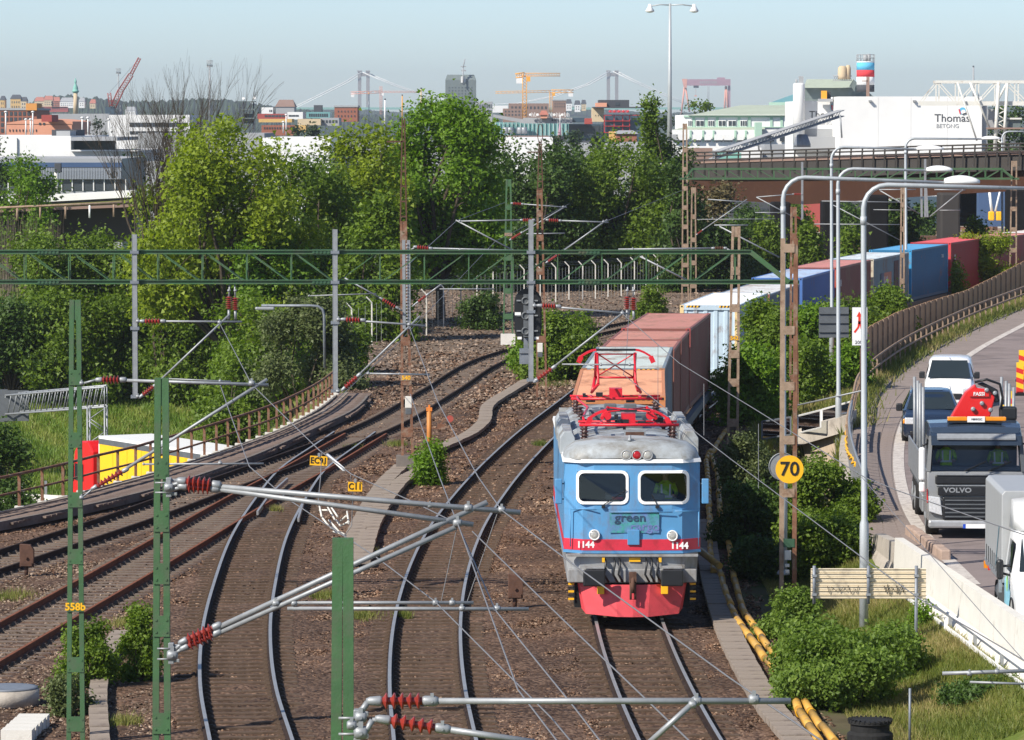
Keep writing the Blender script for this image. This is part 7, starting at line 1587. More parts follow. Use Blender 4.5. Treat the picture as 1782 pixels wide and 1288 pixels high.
def boxat(t,nm,x0,x1,y0,y1,d,dep,m,off=0):
    a,b=P(x0,y0,d+off),P(x1,y1,d+off);mb=MB();mb.b2((a.x,d+off,b.z),(b.x,d+off+dep,a.z));return part(nm,mb,C[m] if isinstance(m,str) else m,t,w=True)
# hills
def ridge(name,prof,d,dep,m,zb=-9,wob=1.2):
    mb=MB();xs_=np.arange(prof[0][0],prof[-1][0],3.0);ys_=np.interp(xs_,[p[0] for p in prof],[p[1] for p in prof]);g=random.Random(4);rows=[]
    for j in range(7):
        f=j/6;r_=[]
        for x,y in zip(xs_,ys_):
            p=P(x,y,d);hz=p.z-zb;z=zb+hz*math.sin(f*math.pi/2) ** .8+g.gauss(0,wob)*(f>.1);r_.append((p.x*(1+f*dep/d),d+f*dep,z))
        rows.append(r_)
    n=len(xs_);mb.v=[p for r_ in rows for p in r_]
    for j in range(6):
        for i in range(n-1):mb.face((j*n+i,j*n+i+1,(j+1)*n+i+1,(j+1)*n+i))
    return single(name,mb,m,kind='structure')
HM=mat('wooded_hill',(.028,.05,.026),.95,var=.35,scale=.05,dirt=(.05,.075,.035),dirt_amt=.5,dirt_scale=.03)
ridge('hills',[(-200,196),(0,190),(40,184),(62,170),(80,163),(120,161),(160,166),(200,170),(240,174),(300,171),(350,168),(400,170),(440,176),(480,184),(540,190),(600,196),(700,203)],4300,500,HM)
ridge('distant_hills',[(-600,205),(300,200),(560,187),(640,190),(760,199),(850,195),(940,186),(1000,184),(1060,190),(1150,196),(1300,192),(1330,189),(1400,194),(1500,190),(1640,186),(1800,182),(2400,200)],6800,500,HM,wob=.8)
# houses on the hills
HG='houses on the far hillside'
hs=[(0,8,174,192,'ochre','dark','dark-roofed ochre house at the left edge of the hillside'),(18,36,172,190,'ochre','dark','dark-roofed yellow house second from the left'),(36,46,176,190,'sand','dark','narrow sand-coloured house left of the orange tower roof'),(60,76,176,186,'sand','roofr','pale house with red roof above the orange building'),(76,92,174,184,'sand','roofr','long red-roofed house on the hillside'),(90,104,176,186,'brick','roofr','red house left of the white block'),(104,128,177,185,'white','grey','long white block behind the statue column'),(137,147,177,185,'white','grey','short white block right of the statue column'),(156,166,180,186,'sand','roofr','small red-roofed house right of the column'),(70,118,186,192,'dred','roofr','long low red-roofed row below the white block'),(218,236,193,199,'white','grey','small white block behind the red crane'),(985,995,180,190,'white','dark','small white house right of the brown apartments'),(1000,1010,182,192,'white','dark','bright white gabled house on the far slope'),(1012,1020,181,190,'sand','dark','small sandy house beside the gabled one')]
for (x0,x1,t0,b0,m,rm,lab) in hs:bld(lab,x0,x1,t0,b0+3,3300,12,m,'house',wins=[(x0+1,x1-1,t0+2,b0,max(2,int((x1-x0)/4)),2,.4)],roof=(rm,3.2),group=HG,cat='house')
# left district
t=bld('red-brown brick office block at the left edge with rows of windows',-40,64,191,240,900,25,'brick',wins=[(0,54,193,232,7,4,.62)],roof='flat');boxat(t,'orange_roof_house',45,64,180,192,900,10,'orange',-1)
t=bld('low salmon hall with an arched front left of centre-left skyline',8,125,216,245,700,30,'salmon',wins=[(14,66,222,232,9,1,.3),(66,80,212,219,2,1,.5)])
mb=MB();xs_=np.linspace(8,125,14);mb.prism([(P(x,0,700).x,P(0,216,700).z-.1) for x in (8,125)]+[(P(x,0,700).x,P(0,216-9*math.sin(math.pi*min(1,(x-0)/150)) ,700).z) for x in reversed(xs_)],700,730);part('arched_gable',mb,C['salmon'],t,w=True)
bld('small dark red cube-shaped house above the salmon hall',72,90,200,212,690,10,'dred')
t=bld('white flat-roofed hall with dark side roof at the left',-80,123,237,280,425,40,'white',zb=-5);boxat(t,'lower_wall',123,240,262,283,425,30,'white');boxat(t,'dark_roof',123,204,239,245,425,24,'grey',-2);boxat(t,'recess_wall',125,200,245,262,425,1,'slate',3);boxat(t,'white_coping',122,240,261,263.5,425,1,'white',-1);boxat(t,'joint',29,30,240,275,425,.2,'grey',-.2);boxat(t,'roof_unit',98,122,228,238,430,8,'grey');boxat(t,'dark_unit',90,134,226,238,436,8,'dark')
t=bld('long grey-blue corrugated hall with a dark window row below the white hall',-40,212,276,None,395,26,'grey',zb=-5);boxat(t,'blue_band',-40,212,283,291,395,.3,'blue',-.3);m1=MB();w_=P(212,0,395).x-P(-40,0,395).x
for k in range(90):
    a=P(-40,292,394.6);b=P(-40,312,394.6);mb=m1;mb.b2((a.x+w_*k/90,394.55,b.z),(a.x+w_*(k+.6)/90,394.7,a.z))
part('corrugated_sheet',m1,C['corr'],t,w=True,kind='stuff');boxat(t,'sheet',-40,212,292,312,395,.1,'corr',-.12)
for k in range(13):boxat(t,'window',0+k*18.6-22,16.5+k*18.6-22,312.5,331,395,.1,'pane',-.1);boxat(t,'mullion',16.5+k*18.6-22,18.4+k*18.6-22,312,332,395,.2,'white',-.2)
t=thing('road_ramp','grey road ramp with parapet and rusty railing left of the bare tree','ramp',P(100,400,335));
for (x0,y0,x1,y1,h_,m,nm,dd) in ((-60,347,235,331,12,'white','parapet_top',345),(-60,352,235,336,22,'grey','parapet',346),(-60,368,235,356,4,'brown','edge_beam',330),(-60,372,235,360,60,'vdark','retaining_wall',332)):
    a,b=P(x0,y0,dd),P(x1,y1,dd);hh_=h_/(F_PX/dd);mb=MB();mb.add([a,b,b-Vector((0,0,hh_)),a-Vector((0,0,hh_)),a+Vector((0,2,0)),b+Vector((0,2,0)),b+Vector((0,2,-hh_)),a+Vector((0,2,-hh_))],[(3,2,1,0),(4,5,6,7),(0,1,5,4),(7,6,2,3),(4,7,3,0),(1,2,6,5)]);part(nm,mb,C[m],t,w=True)
for k,px in enumerate((30,70,114,156,198)):mb=MB();y=366-(px+60)*.04;mb.tube([P(px,y+22,328),P(px,y,328)],.08,6);part('post',mb,M['rust_pale'] if px != 156 else M['white'],t,w=True)
mb=MB();mb.tube([P(-60,364,328),P(230,352,328)],.09,5);mb2=mb;part('rail',mb2,M['rust_pale'],t,w=True);mb=MB();mb.quad(P(60,362,338),P(240,352,338),P(240,343,352),P(60,352,352));part('grass_verge',mb,M['grass'],t,w=True)
t=thing('floodlight','dark floodlight on a leaning grey pole before the corrugated hall','floodlight',P(100,345,350));mb=MB();mb.tube([P(101,345,350),P(97,300,350)],.12,7);part('pole',mb,M['concrete_pale'],t,w=True);mb=MB();mb.box(P(101,292,350),(.55,.4,.75));part('lamp_head',mb,C['dark'],t,w=True,bevel=.05)
t=thing('small_mast','pair of dark thin poles right of the floodlight','mast',P(194,308,350));mb=MB();mb.tube([P(195,310,350),P(194,275,350)],.08,5);mb.tube([P(199,310,350),P(199,277,350)],.06,5);part('poles',mb,C['dark'],t,w=True,kind='stuff')
# statue column
t=thing('statue_column','tall stone column topped by a green statue on the left skyline','monument',P(132,200,1500));mb=MB();mb.tube([P(131.5,200,1500),P(131.5,162,1500)],[.85,.7],14);part('column',mb,C['stone'],t,w=True);mb=MB();mb.lathe([(.8,0),(1.2,.5),(1.3,.8),(.9,.9),(.9,1.6),(.7,2.4),(.35,3.0),(.3,3.4),(.45,3.7),(.4,4.4),(.2,4.6),(.22,4.9),(.05,5.2)],P(131.5,162,1500),12);mb.tube([P(131.5,147,1500),P(132.6,143,1500)],.1,5);part('statue',mb,C['verd'],t,w=True)
# cranes
def lattice(t,nm,a,b,w,m,n=14,r=.12):
    a,b=Vector(a),Vector(b);u=(b-a).normalized();side=u.cross(Vector((0,1,0))).normalized()*w/2;dy=Vector((0,w/2,0));mb=MB();cs=[side+dy,side-dy,-side-dy,-side+dy]
    for c in cs:mb.tube([a+c,b+c],r,4)
    for k in range(n):
        p,q_=a.lerp(b,k/n),a.lerp(b,(k+1)/n)
        for i in range(4):mb.tube([p+cs[i],q_+cs[(i+1) % 4]],r*.6,3)
    return part(nm,mb,m,t,w=True,kind='stuff')
t=thing('crawler_crane','dark red harbour crane with its lattice boom raised to the right','crane',P(193,200,1300));bm=MB();pts=[P(197,186,1300),P(210,158,1300),P(228,130,1300),P(243,101,1300)]
for a,b,w in zip(pts[:-1],pts[1:],(1.6,1.4,.8)):lattice(t,'boom',a,b,w,C['dred'],7,.12)
lattice(t,'back_mast',P(193,186,1300),P(190,162,1300),.9,C['dred'],4,.1);boxat(t,'cab',183,201,186,199,1300,3,'navy');mb=MB();mb.tube([P(190,162,1300),P(243,101,1300)],.04,3);part('cable',mb,C['dark'],t,w=True);boxat(t,'counterweight',205,211,183,200,1302,2,'grey');lattice(t,'lower_frame',P(180,236,1290),P(183,200,1290),1.4,C['redm'],5,.12)
def tower_crane(lab,xm_,ytop,ybot,x0,x1,yj,d,m,w=1.8):
    t=thing('tower_crane',lab,'tower crane',P(xm_,ybot,d));lattice(t,'mast',P(xm_,ybot,d),P(xm_,ytop,d),w,C[m],14,w*.09);a,b,c=P(x0,yj+2,d),P(xm_,yj,d),P(x1,yj,d);s=1 if abs(x1-xm_)>abs(x0-xm_) else-1
    lattice(t,'jib',b,c if s>0 else a,w*.7,C[m],14,w*.07);lattice(t,'counter_jib',b,a if s>0 else c,w,C[m],4,w*.12);e=a if s>0 else c;mb=MB();mb.box(e+Vector((s*w,0,-w)),(w*1.6,w,w*1.8));part('counterweight',mb,C['white'],t,w=True);mb=MB();mb.box(b+Vector((w*.9,-w*.6,-w*1.1)),(w,w,w*1.2));part('cab',mb,C['cry'] if m=='cry' else C['white'],t,w=True);return t
tower_crane('big yellow tower crane with its jib pointing right',913,130,207,897,975,130,1600,'cry',1.5);tower_crane('smaller orange tower crane with a thick rear jib to the right',959,160,196,862,998,159,2000,'cry',1.3);tower_crane('pale pink tower crane behind the green trees left of the tower block',663,150,200,610,733,160,2600,'pink',1.3)
# tall masts
for (x,y0,y1,d,w,lab) in ((365,105,215,1200,5,'tall grey mast with a basket platform rising by the bare tree'),(206,118,190,1500,4,'thin mast with a small platform behind the red crane boom')):
    t=thing('lattice_tower',lab,'mast',P(x,y1,d));mb=MB();mb.tube([P(x,y1,d),P(x,y0+8,d)],[.3,.2],6);part('pole',mb,C['grey'],t,w=True);lattice(t,'platform',P(x-w,y0+6,d),P(x+w,y0+6,d),1.6,C['grey'],4,.1);boxat(t,'basket',x-w,x+w,y0+8,y0+9,d,1.2,'dark')
t=thing('radar_tower','dark square tower with white dishes above the yellow-green tree','tower',P(433,225,900));
for s in (424,441):boxat(t,'post',s-1,s+1,176,225,900,1,'dark')
for y in (176,190,205):boxat(t,'deck',421,444,y,y+2,899,3,'slate')
boxat(t,'cabin',424,440,198,215,901,3,'slate')
for x,y in ((424,172),(443,171)):mb=MB();mb.lathe([(.05,0),(.3,.08),(.34,.2),(.3,.3)],P(x,y,899),10,dir=(0,-1,.2));part('dish',mb,C['white'],t,w=True)
# middle-left row
bld('white office with a dish behind the yellow-green tree',455,475,187,200,1500,15,'white',wins=[(468,474,190,196,2,1,.6)]);bld('grey roofed gable house left of the white offices',480,512,186,200,1500,15,'grey',roof=('brown',2.5))
bld('long low red strip building left of the brown block',448,500,198,207,1200,14,'dred',wins=[(460,496,200,204,6,1,.8)]);bld('white office with a dark window strip',500,527,195,208,1150,14,'white',wins=[(502,520,200,203,3,1,.9)])
bld('teal glass office left of the brown block',533,574,195,206,1180,14,'teal',wins=[(537,571,197,204,9,1,.7)]);bld('brown-red block with dark roof above the trees',582,622,186,212,1150,14,'brick',wins=[(586,620,190,206,6,2,.3)],roof='flat');bld('dark cubes behind the white offices',546,560,183,196,1600,8,'dark')
bld('long sand-coloured block above the white flat roof',518,558,207,218,1000,14,'sand');bld('dark grey annex beside the sand block',558,590,205,219,1005,14,'grey',wins=[(560,588,208,215,5,1,.6)]);bld('brick row with many small windows above the white roof',455,514,218,236,850,14,'brick',wins=[(458,512,220,226,12,1,.5)]);bld('cream wall behind round green trees',514,532,218,230,830,12,'ochre')
bld('ochre strip roof building',450,508,207,213,1100,12,'ochre');bld('long white flat hall wall seen through the trees',455,575,240,254,560,50,'white',zb=-6);bld('long grey hall behind the tree line',576,1200,250,254,575,50,'grey',zb=-6);bld('low grey sheds behind the white roof',240,460,232,262,640,30,'grey',zb=-6);bld('white factory wing with dark window strips behind the bare tree',190,330,200,245,800,30,'white',zb=-6,wins=[(225,325,213,221,10,1,.9),(225,325,228,234,10,1,.85)]);bld('pale roof strip behind the salmon hall',90,190,198,206,1000,30,'grey',zb=-6)
for (x,y0,y1,d) in ((10,195,235,600),(57,195,238,600),(143,205,240,600),(153,205,240,600),(189,208,240,600),(45,208,238,600),(53,208,238,600),(498,200,236,700),(493,212,232,700)):mb=MB();mb.tube([P(x,y1,d),P(x,y0,d)],.1,5);mb.lathe([(.1,-.1),(.28,0),(.1,.15)],P(x,y0,d),8);o=single('far_lamp_pole',mb,C['white'],'thin pale lamp pole in front of the left skyline buildings','lamp pole','far lamp poles')
for (x,y0,y1,w,m,lab) in ((733,153,195,3,'stone','pale chimney with a dark tip left of the tower block'),(700,165,195,2,'cry','striped chimney among the bright green tree tops'),(642,162,205,1.6,'navy','dark thin pile mast with a yellow tip'),(670,172,200,3,'white','white tapered ventilator among the tree tops'),(1694,115,170,3,'grey','tall grey chimney behind the white steel crane')):
    d=2300;mb=MB();mb.tube([P(x,y1+20,d),P(x,y0,d)],[w*.17*1.1,w*.17*.8],12);t=thing('chimney',lab,'chimney',P(x,y1+20,d));part('shaft',mb,C[m],t,w=True);mb=MB();mb.tube([P(x,y0+2,d),P(x,y0-.5,d)],w*.17*.95,12);part('tip',mb,C['dark' if m != 'navy' else 'cry'],t,w=True)
# tower block
t=bld('dark grey-green tower block with an antenna on top',775,828,139,None,2400,20,'slate',wins=[(779,824,150,198,8,9,.35)],name='tower_block');p0,p1=P(775,139,2400),P(828,130,2400);mb=MB();mb.add([(p0.x,2400,p0.z),(p1.x,2400,p0.z),(p1.x,2420,p0.z),(p0.x,2420,p0.z),(p0.x+1,2402,p1.z),(p1.x-1,2402,p1.z),(p1.x-1,2418,p1.z),(p0.x+1,2418,p1.z)],[(0,1,5,4),(1,2,6,5),(2,3,7,6),(3,0,4,7),(4,5,6,7)]);part('roof',mb,C['slate'],t,w=True);mb=MB();mb.tube([P(806,148,2398),P(806,118,2398)],.4,6);mb.tube([P(806,118,2398),P(809,103,2398)],.3,5);mb.bar(P(802,116,2398),P(811,116,2398),.3,.5);mb.bar(P(803,123,2398),P(811,123,2398),.3,.8);part('antenna',mb,C['grey'],t,w=True);boxat(t,'white_panel',802,805,133,144,2399,.5,'white');boxat(t,'white_panel',808,810,133,144,2399,.5,'white')
bld('curved blue-grey annex at the tower block foot',828,857,177,None,2300,20,'grey',wins=[(829,856,180,200,9,2,.6)]);bld('white flat building left of the brown apartments',856,884,184,196,2400,10,'white');
bld('brown apartment block, upper long part',885,955,180,None,1700,14,'brown',wins=[(888,953,183,192,10,1,.45)]);bld('brown apartment block, lower front part',875,920,189,None,1650,14,'brown',wins=[(877,918,191,203,7,2,.4)]);bld('grey-brown block right of the orange crane',962,985,175,None,1720,14,'brown',wins=[(964,984,178,188,5,2,.4)],roof='flat')
t=bld('long glass hall with a grey slanting roof in the centre',990,1080,216,None,900,30,'navy',wins=[(992,1078,218,236,10,1,.9)]);boxat(t,'roof_edge',910,996,205,215,896,3,'grey');boxat(t,'upper_box',996,1018,205,213,898,3,'navy');boxat(t,'glass_wing',860,990,213,236,905,3,'teal');mb=MB();a,b,c=P(858,199,897),P(912,208,897),P(912,215,897);mb.add([a,b,c,a-Vector((0,0,.6)),a+Vector((0,6,0)),b+Vector((0,6,0))],[(0,3,2,1),(0,1,5,4)]);part('slanting_roof',mb,C['grey'],t,w=True)
for k in range(18):boxat(t,'glass_mullion',862+k*7.2,862.6+k*7.2,213,236,904.6,.2,'white')
boxat(t,'small_window',960,963,207.5,211,895.7,.1,'dark');boxat(t,'small_window',965,967,207.5,211,895.7,.1,'dark')
t=thing('roof_letters','white rooftop letters, too blurred to read, above the glass hall','sign',P(945,205,895))
for k,x in enumerate([923,927,932,936,957,961,965,970,975,979,984,989]):
    h_=(1.3 if k in (3,) else 1.0);mb=MB();c=P(x,200,895);
    if k % 3==0:mb.lathe([(.18,-.05),(.3,-.05),(.3,.05),(.18,.05)],c,10,dir=(0,-1,0))
    else:mb.box(c+Vector((-.18,0,.05)),(.11,.1,.9*h_));mb.box(c+Vector((.15,0,-.03)),(.11,.1,.7));mb.box(c+Vector((0,0,.2 if k % 2 else-.3)),(.4,.1,.11))
    part('letter',mb,C['white'],t,w=True,kind='stuff')
bld('small orange gabled hut between the white roof letters',941,952,200,206,893,4,'salmon',roof=('roofr',.9),name='house')
t=bld('beige block with an overhang left of the red framed building',1031,1051,188,212,880,12,'sand',wins=[(1034,1048,198,204,3,1,.2)]);boxat(t,'pink_top',1037,1056,179,186,884,8,'salmon');boxat(t,'dark_canopy',1032,1122,186,188,878,12,'dark');bld('dark flat-topped block above the red letters',1042,1095,174,187,886,10,'dark',wins=[(1070,1079,178,184,1,1,.8)],roof=None)
t=bld('red steel framed glass building with red roof letters',1051,1116,199,None,878,25,'navy')
for x in (1051,1068,1083,1095):boxat(t,'red_post',x,x+1.4,200,232,877,.6,'redm')
for y in (200,210,219,230):boxat(t,'red_beam',1051,1116 if y<205 else 1096,y,y+1.2,876.6,.6,'redm')
t2=thing('roof_letters','red rooftop letters, too blurred to read, on the red framed building','sign',P(1076,198,876));RL=C['sred']
for k in range(9):
    c=P(1061.5+k*3.9,194,876);mb=MB()
    if k % 2==0:mb.lathe([(.13,-.05),(.27,-.05),(.27,.05),(.13,.05)],c,10,dir=(0,-1,0))
    else:mb.box(c+Vector((-.14,0,0)),(.1,.1,.5));mb.box(c+Vector((.12,0,0)),(.1,.1,.5));mb.box(c+Vector((0,0,.2)),(.3,.1,.1))
    part('letter',mb,RL,t2,w=True,kind='stuff')
bld('dark red low block right of the glass hall',1018,1031,206,216,885,8,'dred');bld('brick shed with slanted roof left of the poplar',1074,1108,233,260,640,12,'brick',roof=('grey',.5),zb=-6);bld('ochre tower-like box left of the brick shed',1061,1072,229,246,650,6,'ochre',zb=-6);bld('low dark roof building in front of the glass hall',985,1070,246,258,600,20,'dark',zb=-6)
t=bld('white roofed hall behind the dark trees with round vents',862,962,240,262,520,30,'white',zb=-6)
for x in (880,888,905,912):mb=MB();mb.lathe([(.4,0),(.4,.7),(.3,.8)],P(x,233,525),12);part('roof_vent',mb,M['galv'],t,w=True)
t=thing('church_spire','slim dark red spire pole with a white tip in front of the glass hall','spire',P(974,250,700));mb=MB();mb.tube([P(973.5,250,700),P(974.5,215,700)],[.45,.1],8);part('cone',mb,C['mauve'],t,w=True);mb=MB();mb.tube([P(974.5,216,700),P(975,200,700)],.1,6);part('tip',mb,C['white'],t,w=True)
# bridge
DB=7000;br=thing('suspension_bridge','far pale suspension bridge with two tall portal towers','bridge',P(850,215,DB));zb_r=-15
for xt,lab in ((633,1),(1066,2)):
    for s in (-1,1):a=P(xt+s*7.2,125,DB);mb=MB();mb.b2((a.x-2.7,DB-3,zb_r),(a.x+2.7,DB+3,a.z));mb.b2((a.x-3.6,DB-4,a.z-.1),(a.x+3.6,DB+4,a.z+2));part('tower_leg',mb,cm('bridge_tower',(.26,.25,.25)) if s<0 and lab==1 else bpy.data.materials['bridge_tower'],br,w=True)
    a,b=P(xt-5,127,DB),P(xt+5,133,DB);mb=MB();mb.b2((a.x,DB-2,b.z),(b.x,DB+2,a.z));part('cross_beam',mb,bpy.data.materials['bridge_tower'],br,w=True)
for off,dx in ((-8,0),(8,7)):
    for seg in ([(500+dx,192),(560+dx,163),(600+dx,143),(628+dx*.8,126)],[(631+dx,126),(680+dx,147),(740+dx,168),(800+dx,180),(850+dx,182.5),(900+dx,180),(960+dx,168),(1020+dx,147),(1061+dx,124)],[(1066+dx,124),(1110+dx,146),(1160+dx,168),(1210+dx,188)]):
        mb=MB();mb.tube([P(x,y,DB+off) for x,y in seg],.75,5,smooth=True);part('cable',mb,C['white'],br,w=True)
mb=MB();a,b=P(300,187,DB),P(1500,187,DB);mb.b2((a.x,DB-12,a.z-3.5),(b.x,DB+12,a.z));part('deck',mb,C['verd'],br,w=True)
# shipyard gantry
DG=5600;t=thing('gantry_crane','huge pink shipyard gantry crane with a mauve girder on the skyline','crane',P(1228,200,DG));
mb=MB();a,b=P(1195,138,DG),P(1271,149,DG);mb.b2((a.x,DG-5,b.z),(b.x,DG+5,a.z));part('girder',mb,C['mauve'],t,w=True);mb=MB();a,b=P(1187,137.5,DG),P(1195.5,153,DG);mb.prism([(a.x,a.z),(b.x,a.z),(b.x-.5,b.z),(a.x+2.5,b.z)],DG-5.2,DG+5.2);part('girder_end',mb,C['pink'],t,w=True)
for (x0,y0,x1,y1,r) in ((1191,152,1185.5,192,1.3),(1193,152,1200,187,1.3),(1263,150,1260.5,188,1.3),(1264,150,1266.5,188,1.3)):mb=MB();mb.tube([P(x0,y0,DG),P(x1,y1+8,DG)],r,6);part('leg',mb,C['pink'],t,w=True)
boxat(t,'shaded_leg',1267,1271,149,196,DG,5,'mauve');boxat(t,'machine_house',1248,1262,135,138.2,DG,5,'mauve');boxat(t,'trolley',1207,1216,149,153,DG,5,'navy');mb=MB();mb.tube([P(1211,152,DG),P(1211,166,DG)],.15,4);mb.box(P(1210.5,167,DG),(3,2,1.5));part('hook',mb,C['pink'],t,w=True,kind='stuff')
for k in range(9):boxat(t,'girder_letter',1218+k*3.4,1219.6+k*3.4,141,145.5,DG-5.2,.2,'grey')
lattice(t,'hanging_ladder',P(1232,180,DG-6),P(1233,150,DG-6),2.0,C['grey'],8,.2)
for i,(x,top,w,lab) in enumerate(((1208,172,16,'dark poplar group under the shipyard gantry, left one'),(1228,174,12,'dark tree under the shipyard gantry, right one'))):ptree('far_tree',lab,'tree',x,top,640,w*1.2,-4,'leaf_mid',160,16,.25,.45,6,200+i,.1,.5,.2,'far skyline trees')
for i,(x,top,d,w,lab) in enumerate([(150,205,760,40,'dark green tree row right of the salmon hall, left one'),(172,204,765,36,'dark green tree row right of the salmon hall, right one'),(520,218,700,28,'round dark tree before the cream wall, left one'),(545,216,705,34,'round dark tree before the cream wall, right one'),(1000,224,560,50,'round green tree before the glass hall'),(965,235,540,30,'small green tree left of the round one'),(1040,232,560,40,'low green tree before the red framed building'),(1180,195,640,26,'dark tree left of the pale green industrial building'),(1160,200,620,24,'dark tree beside the tall light pole')]):ptree('far_tree',lab,'tree',x,top,d,w,-6,'leaf_far',200,18,.26,.5,7,220+i,.1,.3,.2,'far skyline trees')
# green-white industrial building
t=bld('pale green and white industrial building with window rows and a hipped roof',1190,1384,200,None,560,30,'white',wins=(),zb=-5);DD=560
a=[P(1196,201,DD),P(1384,201,DD),P(1384,183,DD+26),P(1290,183,DD+26)];mb=MB();mb.add([a[0]+Vector((0,-.6,0)),a[1]+Vector((0,-.6,0)),a[2],a[3]],[(0,1,2,3)]);part('roof',mb,C['roofg'],t,w=True)
a=[P(1168,226,DD),P(1330,226,DD),P(1330,221.5,DD),P(1190,221.5,DD)];mb=MB();mb.add([a[0]+Vector((0,-3,0)),a[1]+Vector((0,-3,0)),a[2],a[3]],[(0,1,2,3)]);part('lean_to_roof',mb,C['roofg'],t,w=True);boxat(t,'lower_wing',1168,1325,226,262,DD,3,'white',-3)
for (x0,x1,n_) in ((1197,1205,3),(1211,1225,2),(1232,1243,3),(1250,1263,2),(1267,1281,2),(1288,1300,3)):
    boxat(t,'window_frame',x0,x1,209,220.5,DD,.15,'white',-.15);w_=(x1-x0)/n_
    for k in range(n_):boxat(t,'window',x0+k*w_+.8,x0+(k+1)*w_-.8,210.5,219,DD,.1,'pane',-.22)
for x in (1205,1227,1246,1284,1302,1340,1358):boxat(t,'green_pier',x,x+4.5,203,221,DD,.2,'green',-.12)
boxat(t,'green_band',1190,1384,201,204,DD,.2,'green',-.2);boxat(t,'green_base_band',1190,1384,220.5,222,DD,.2,'green',-.2)
for x in (1200,1222,1240,1278,1296,1318):boxat(t,'green_pier',x,x+3.5,227,246,DD,.2,'green',-3.2)
for (x0,x1) in ((1170,1180),(1182,1197),(1205,1220),(1226,1237),(1243,1258),(1260,1275),(1283,1294),(1300,1316)):boxat(t,'blind',x0,x1,234,244,DD,.15,'grey' if x0==1170 else 'white',-3.6);boxat(t,'window',x0,x1,243.5,246,DD,.1,'pane',-3.2)
boxat(t,'green_chimney',1315,1326,213,238,DD,3,'green',-6);boxat(t,'window',1334,1347,237,246,DD,.1,'pane',-.3);boxat(t,'window',1357,1371,236,246,DD,.1,'pane',-.3);boxat(t,'back_gable',1340,1384,178,184,DD+30,3,'green')
mb=MB();mb.add([P(1342,178,600),P(1384,178,600),P(1384,163,606)],[(0,1,2)]);part('glass_roof',mb,C['teal'],t,w=True)
bld('low grey shed with a slanting roof under the conveyor',1330,1385,252,None,520,12,'grey',zb=-5);bld('white low building with a green sign below the conveyor',1288,1325,257,None,515,8,'white',zb=-5);bld('brown-grey plank wall before the green and white building',1200,1240,258,None,500,6,'brown',zb=-5)
bld('dark green shed behind the viaduct railing',1254,1290,266,None,480,8,'verd',zb=-5)
# cement works
DT=480;t=bld('white lower cement works building with blurred logo and roof gear',1384,1462,176,None,DT,18,'white',zb=-5,name='cement_works');boxat(t,'lower_band',1386,1462,224,238,DT,.2,'grey',-.05);boxat(t,'base_shed',1384,1462,238,262,DT,4,'grey',-4)
text_part('Thomas',1.1,t,P(1436,200,DT-.02)-Vector(t.location),(R(90),0,0),C['dark'],ext=.02);text_part('BETONG',.6,t,P(1429,215,DT-.02)-Vector(t.location),(R(90),0,0),C['grey'],ext=.02)
mb=MB();mb.lathe([(.56,0),(.56,.05)],P(1454,187,DT-.01),20,dir=(0,-1,0));part('logo_disc',mb,C['lblue'],t,w=True);mb=MB();mb.lathe([(.3,0),(.3,.03)],P(1456,189,DT-.06),16,dir=(0,-1,0));part('logo_centre',mb,C['white'],t,w=True);mb=MB();mb.bar(P(1448,183,DT-.08),P(1449,192,DT-.08),.2,.04,up=(0,1,0));part('logo_red',mb,C['sred'],t,w=True)
mb=MB();mb.lathe([(.65,0),(.65,6.5),(.55,6.7)],P(1390,250,DT-1),20);mb.v=mb.v;tt=thing('white_silo','white cylindrical silo at the left end of the cement works','silo',P(1390,250,DT-1));part('shell',mb,C['white'],tt,w=True);mb=MB();mb.box(P(1394,139,DT-1),(.5,.5,.8));mb.tube([P(1386,146,DT-1),P(1386,138,DT-1)],.12,6);part('top_gear',mb,C['grey'],tt,w=True,kind='stuff')
t=bld('grey gabled cement works hall',1400,1478,153,None,DT+8,14,'slate',zb=-5);a=[P(1398,153,DT+7),P(1480,153,DT+7),P(1485,138,DT+15),P(1404,138,DT+15)];mb=MB();mb.add(a,[(0,1,2,3)]);part('roof',mb,C['roofg'],t,w=True);mb=MB();mb.add([P(1478,168,DT+8),P(1520,168,DT+8),P(1485,138,DT+8.1),P(1478,150,DT+8)],[(0,1,2,3)]);part('gable',mb,C['slate'],t,w=True)
t=thing('roof_machine','orange dust filter machine on the cement works roof edge','machine',P(1435,176,DT-1));boxat(t,'case',1430,1439,158,172,DT-2,1,'cry');boxat(t,'motor',1437,1446,160,174,DT-1.5,1,'dark');boxat(t,'frame',1425,1450,172,177,DT-2,1.5,'grey')
t=thing('striped_silo','tall round silo banded blue, red, white and black','silo',P(1506,170,DT+4));c=P(1506,170,DT+4);rad=15.5/(F_PX/(DT+4))
for (y0,y1,m,nm) in ((160,148,'dark','black_band'),(148,134,'white','white_band'),(134,122,'sred','red_band'),(122,109,'lblue','blue_band'),(109,107,'white','rim')):mb=MB();za,zb2=P(0,y0,DT+4).z,P(0,y1,DT+4).z;mb.lathe([(rad,0),(rad,zb2-za)],(c.x,c.y,za),28);part(nm,mb,C[m],t,w=True)
mb=MB();mb.tube([P(1506,107,DT+4),P(1506,96,DT+4)],.25,8);mb.tube([P(1512,107,DT+4),P(1512,94,DT+4)],.2,8);part('vent_pipes',mb,C['grey'],t,w=True,kind='stuff');mb=MB()
for k in range(12):a=2*math.pi*k/12;q_=Vector((c.x+rad*math.cos(a),c.y+rad*math.sin(a),P(0,107,DT+4).z));mb.tube([q_,q_+Vector((0,0,.75))],.03,4)
for z in (.38,.75):mb.tube([(c.x+rad*math.cos(a),c.y+rad*math.sin(a),P(0,107,DT+4).z+z) for a in np.linspace(0,6.283,25)],.03,4)
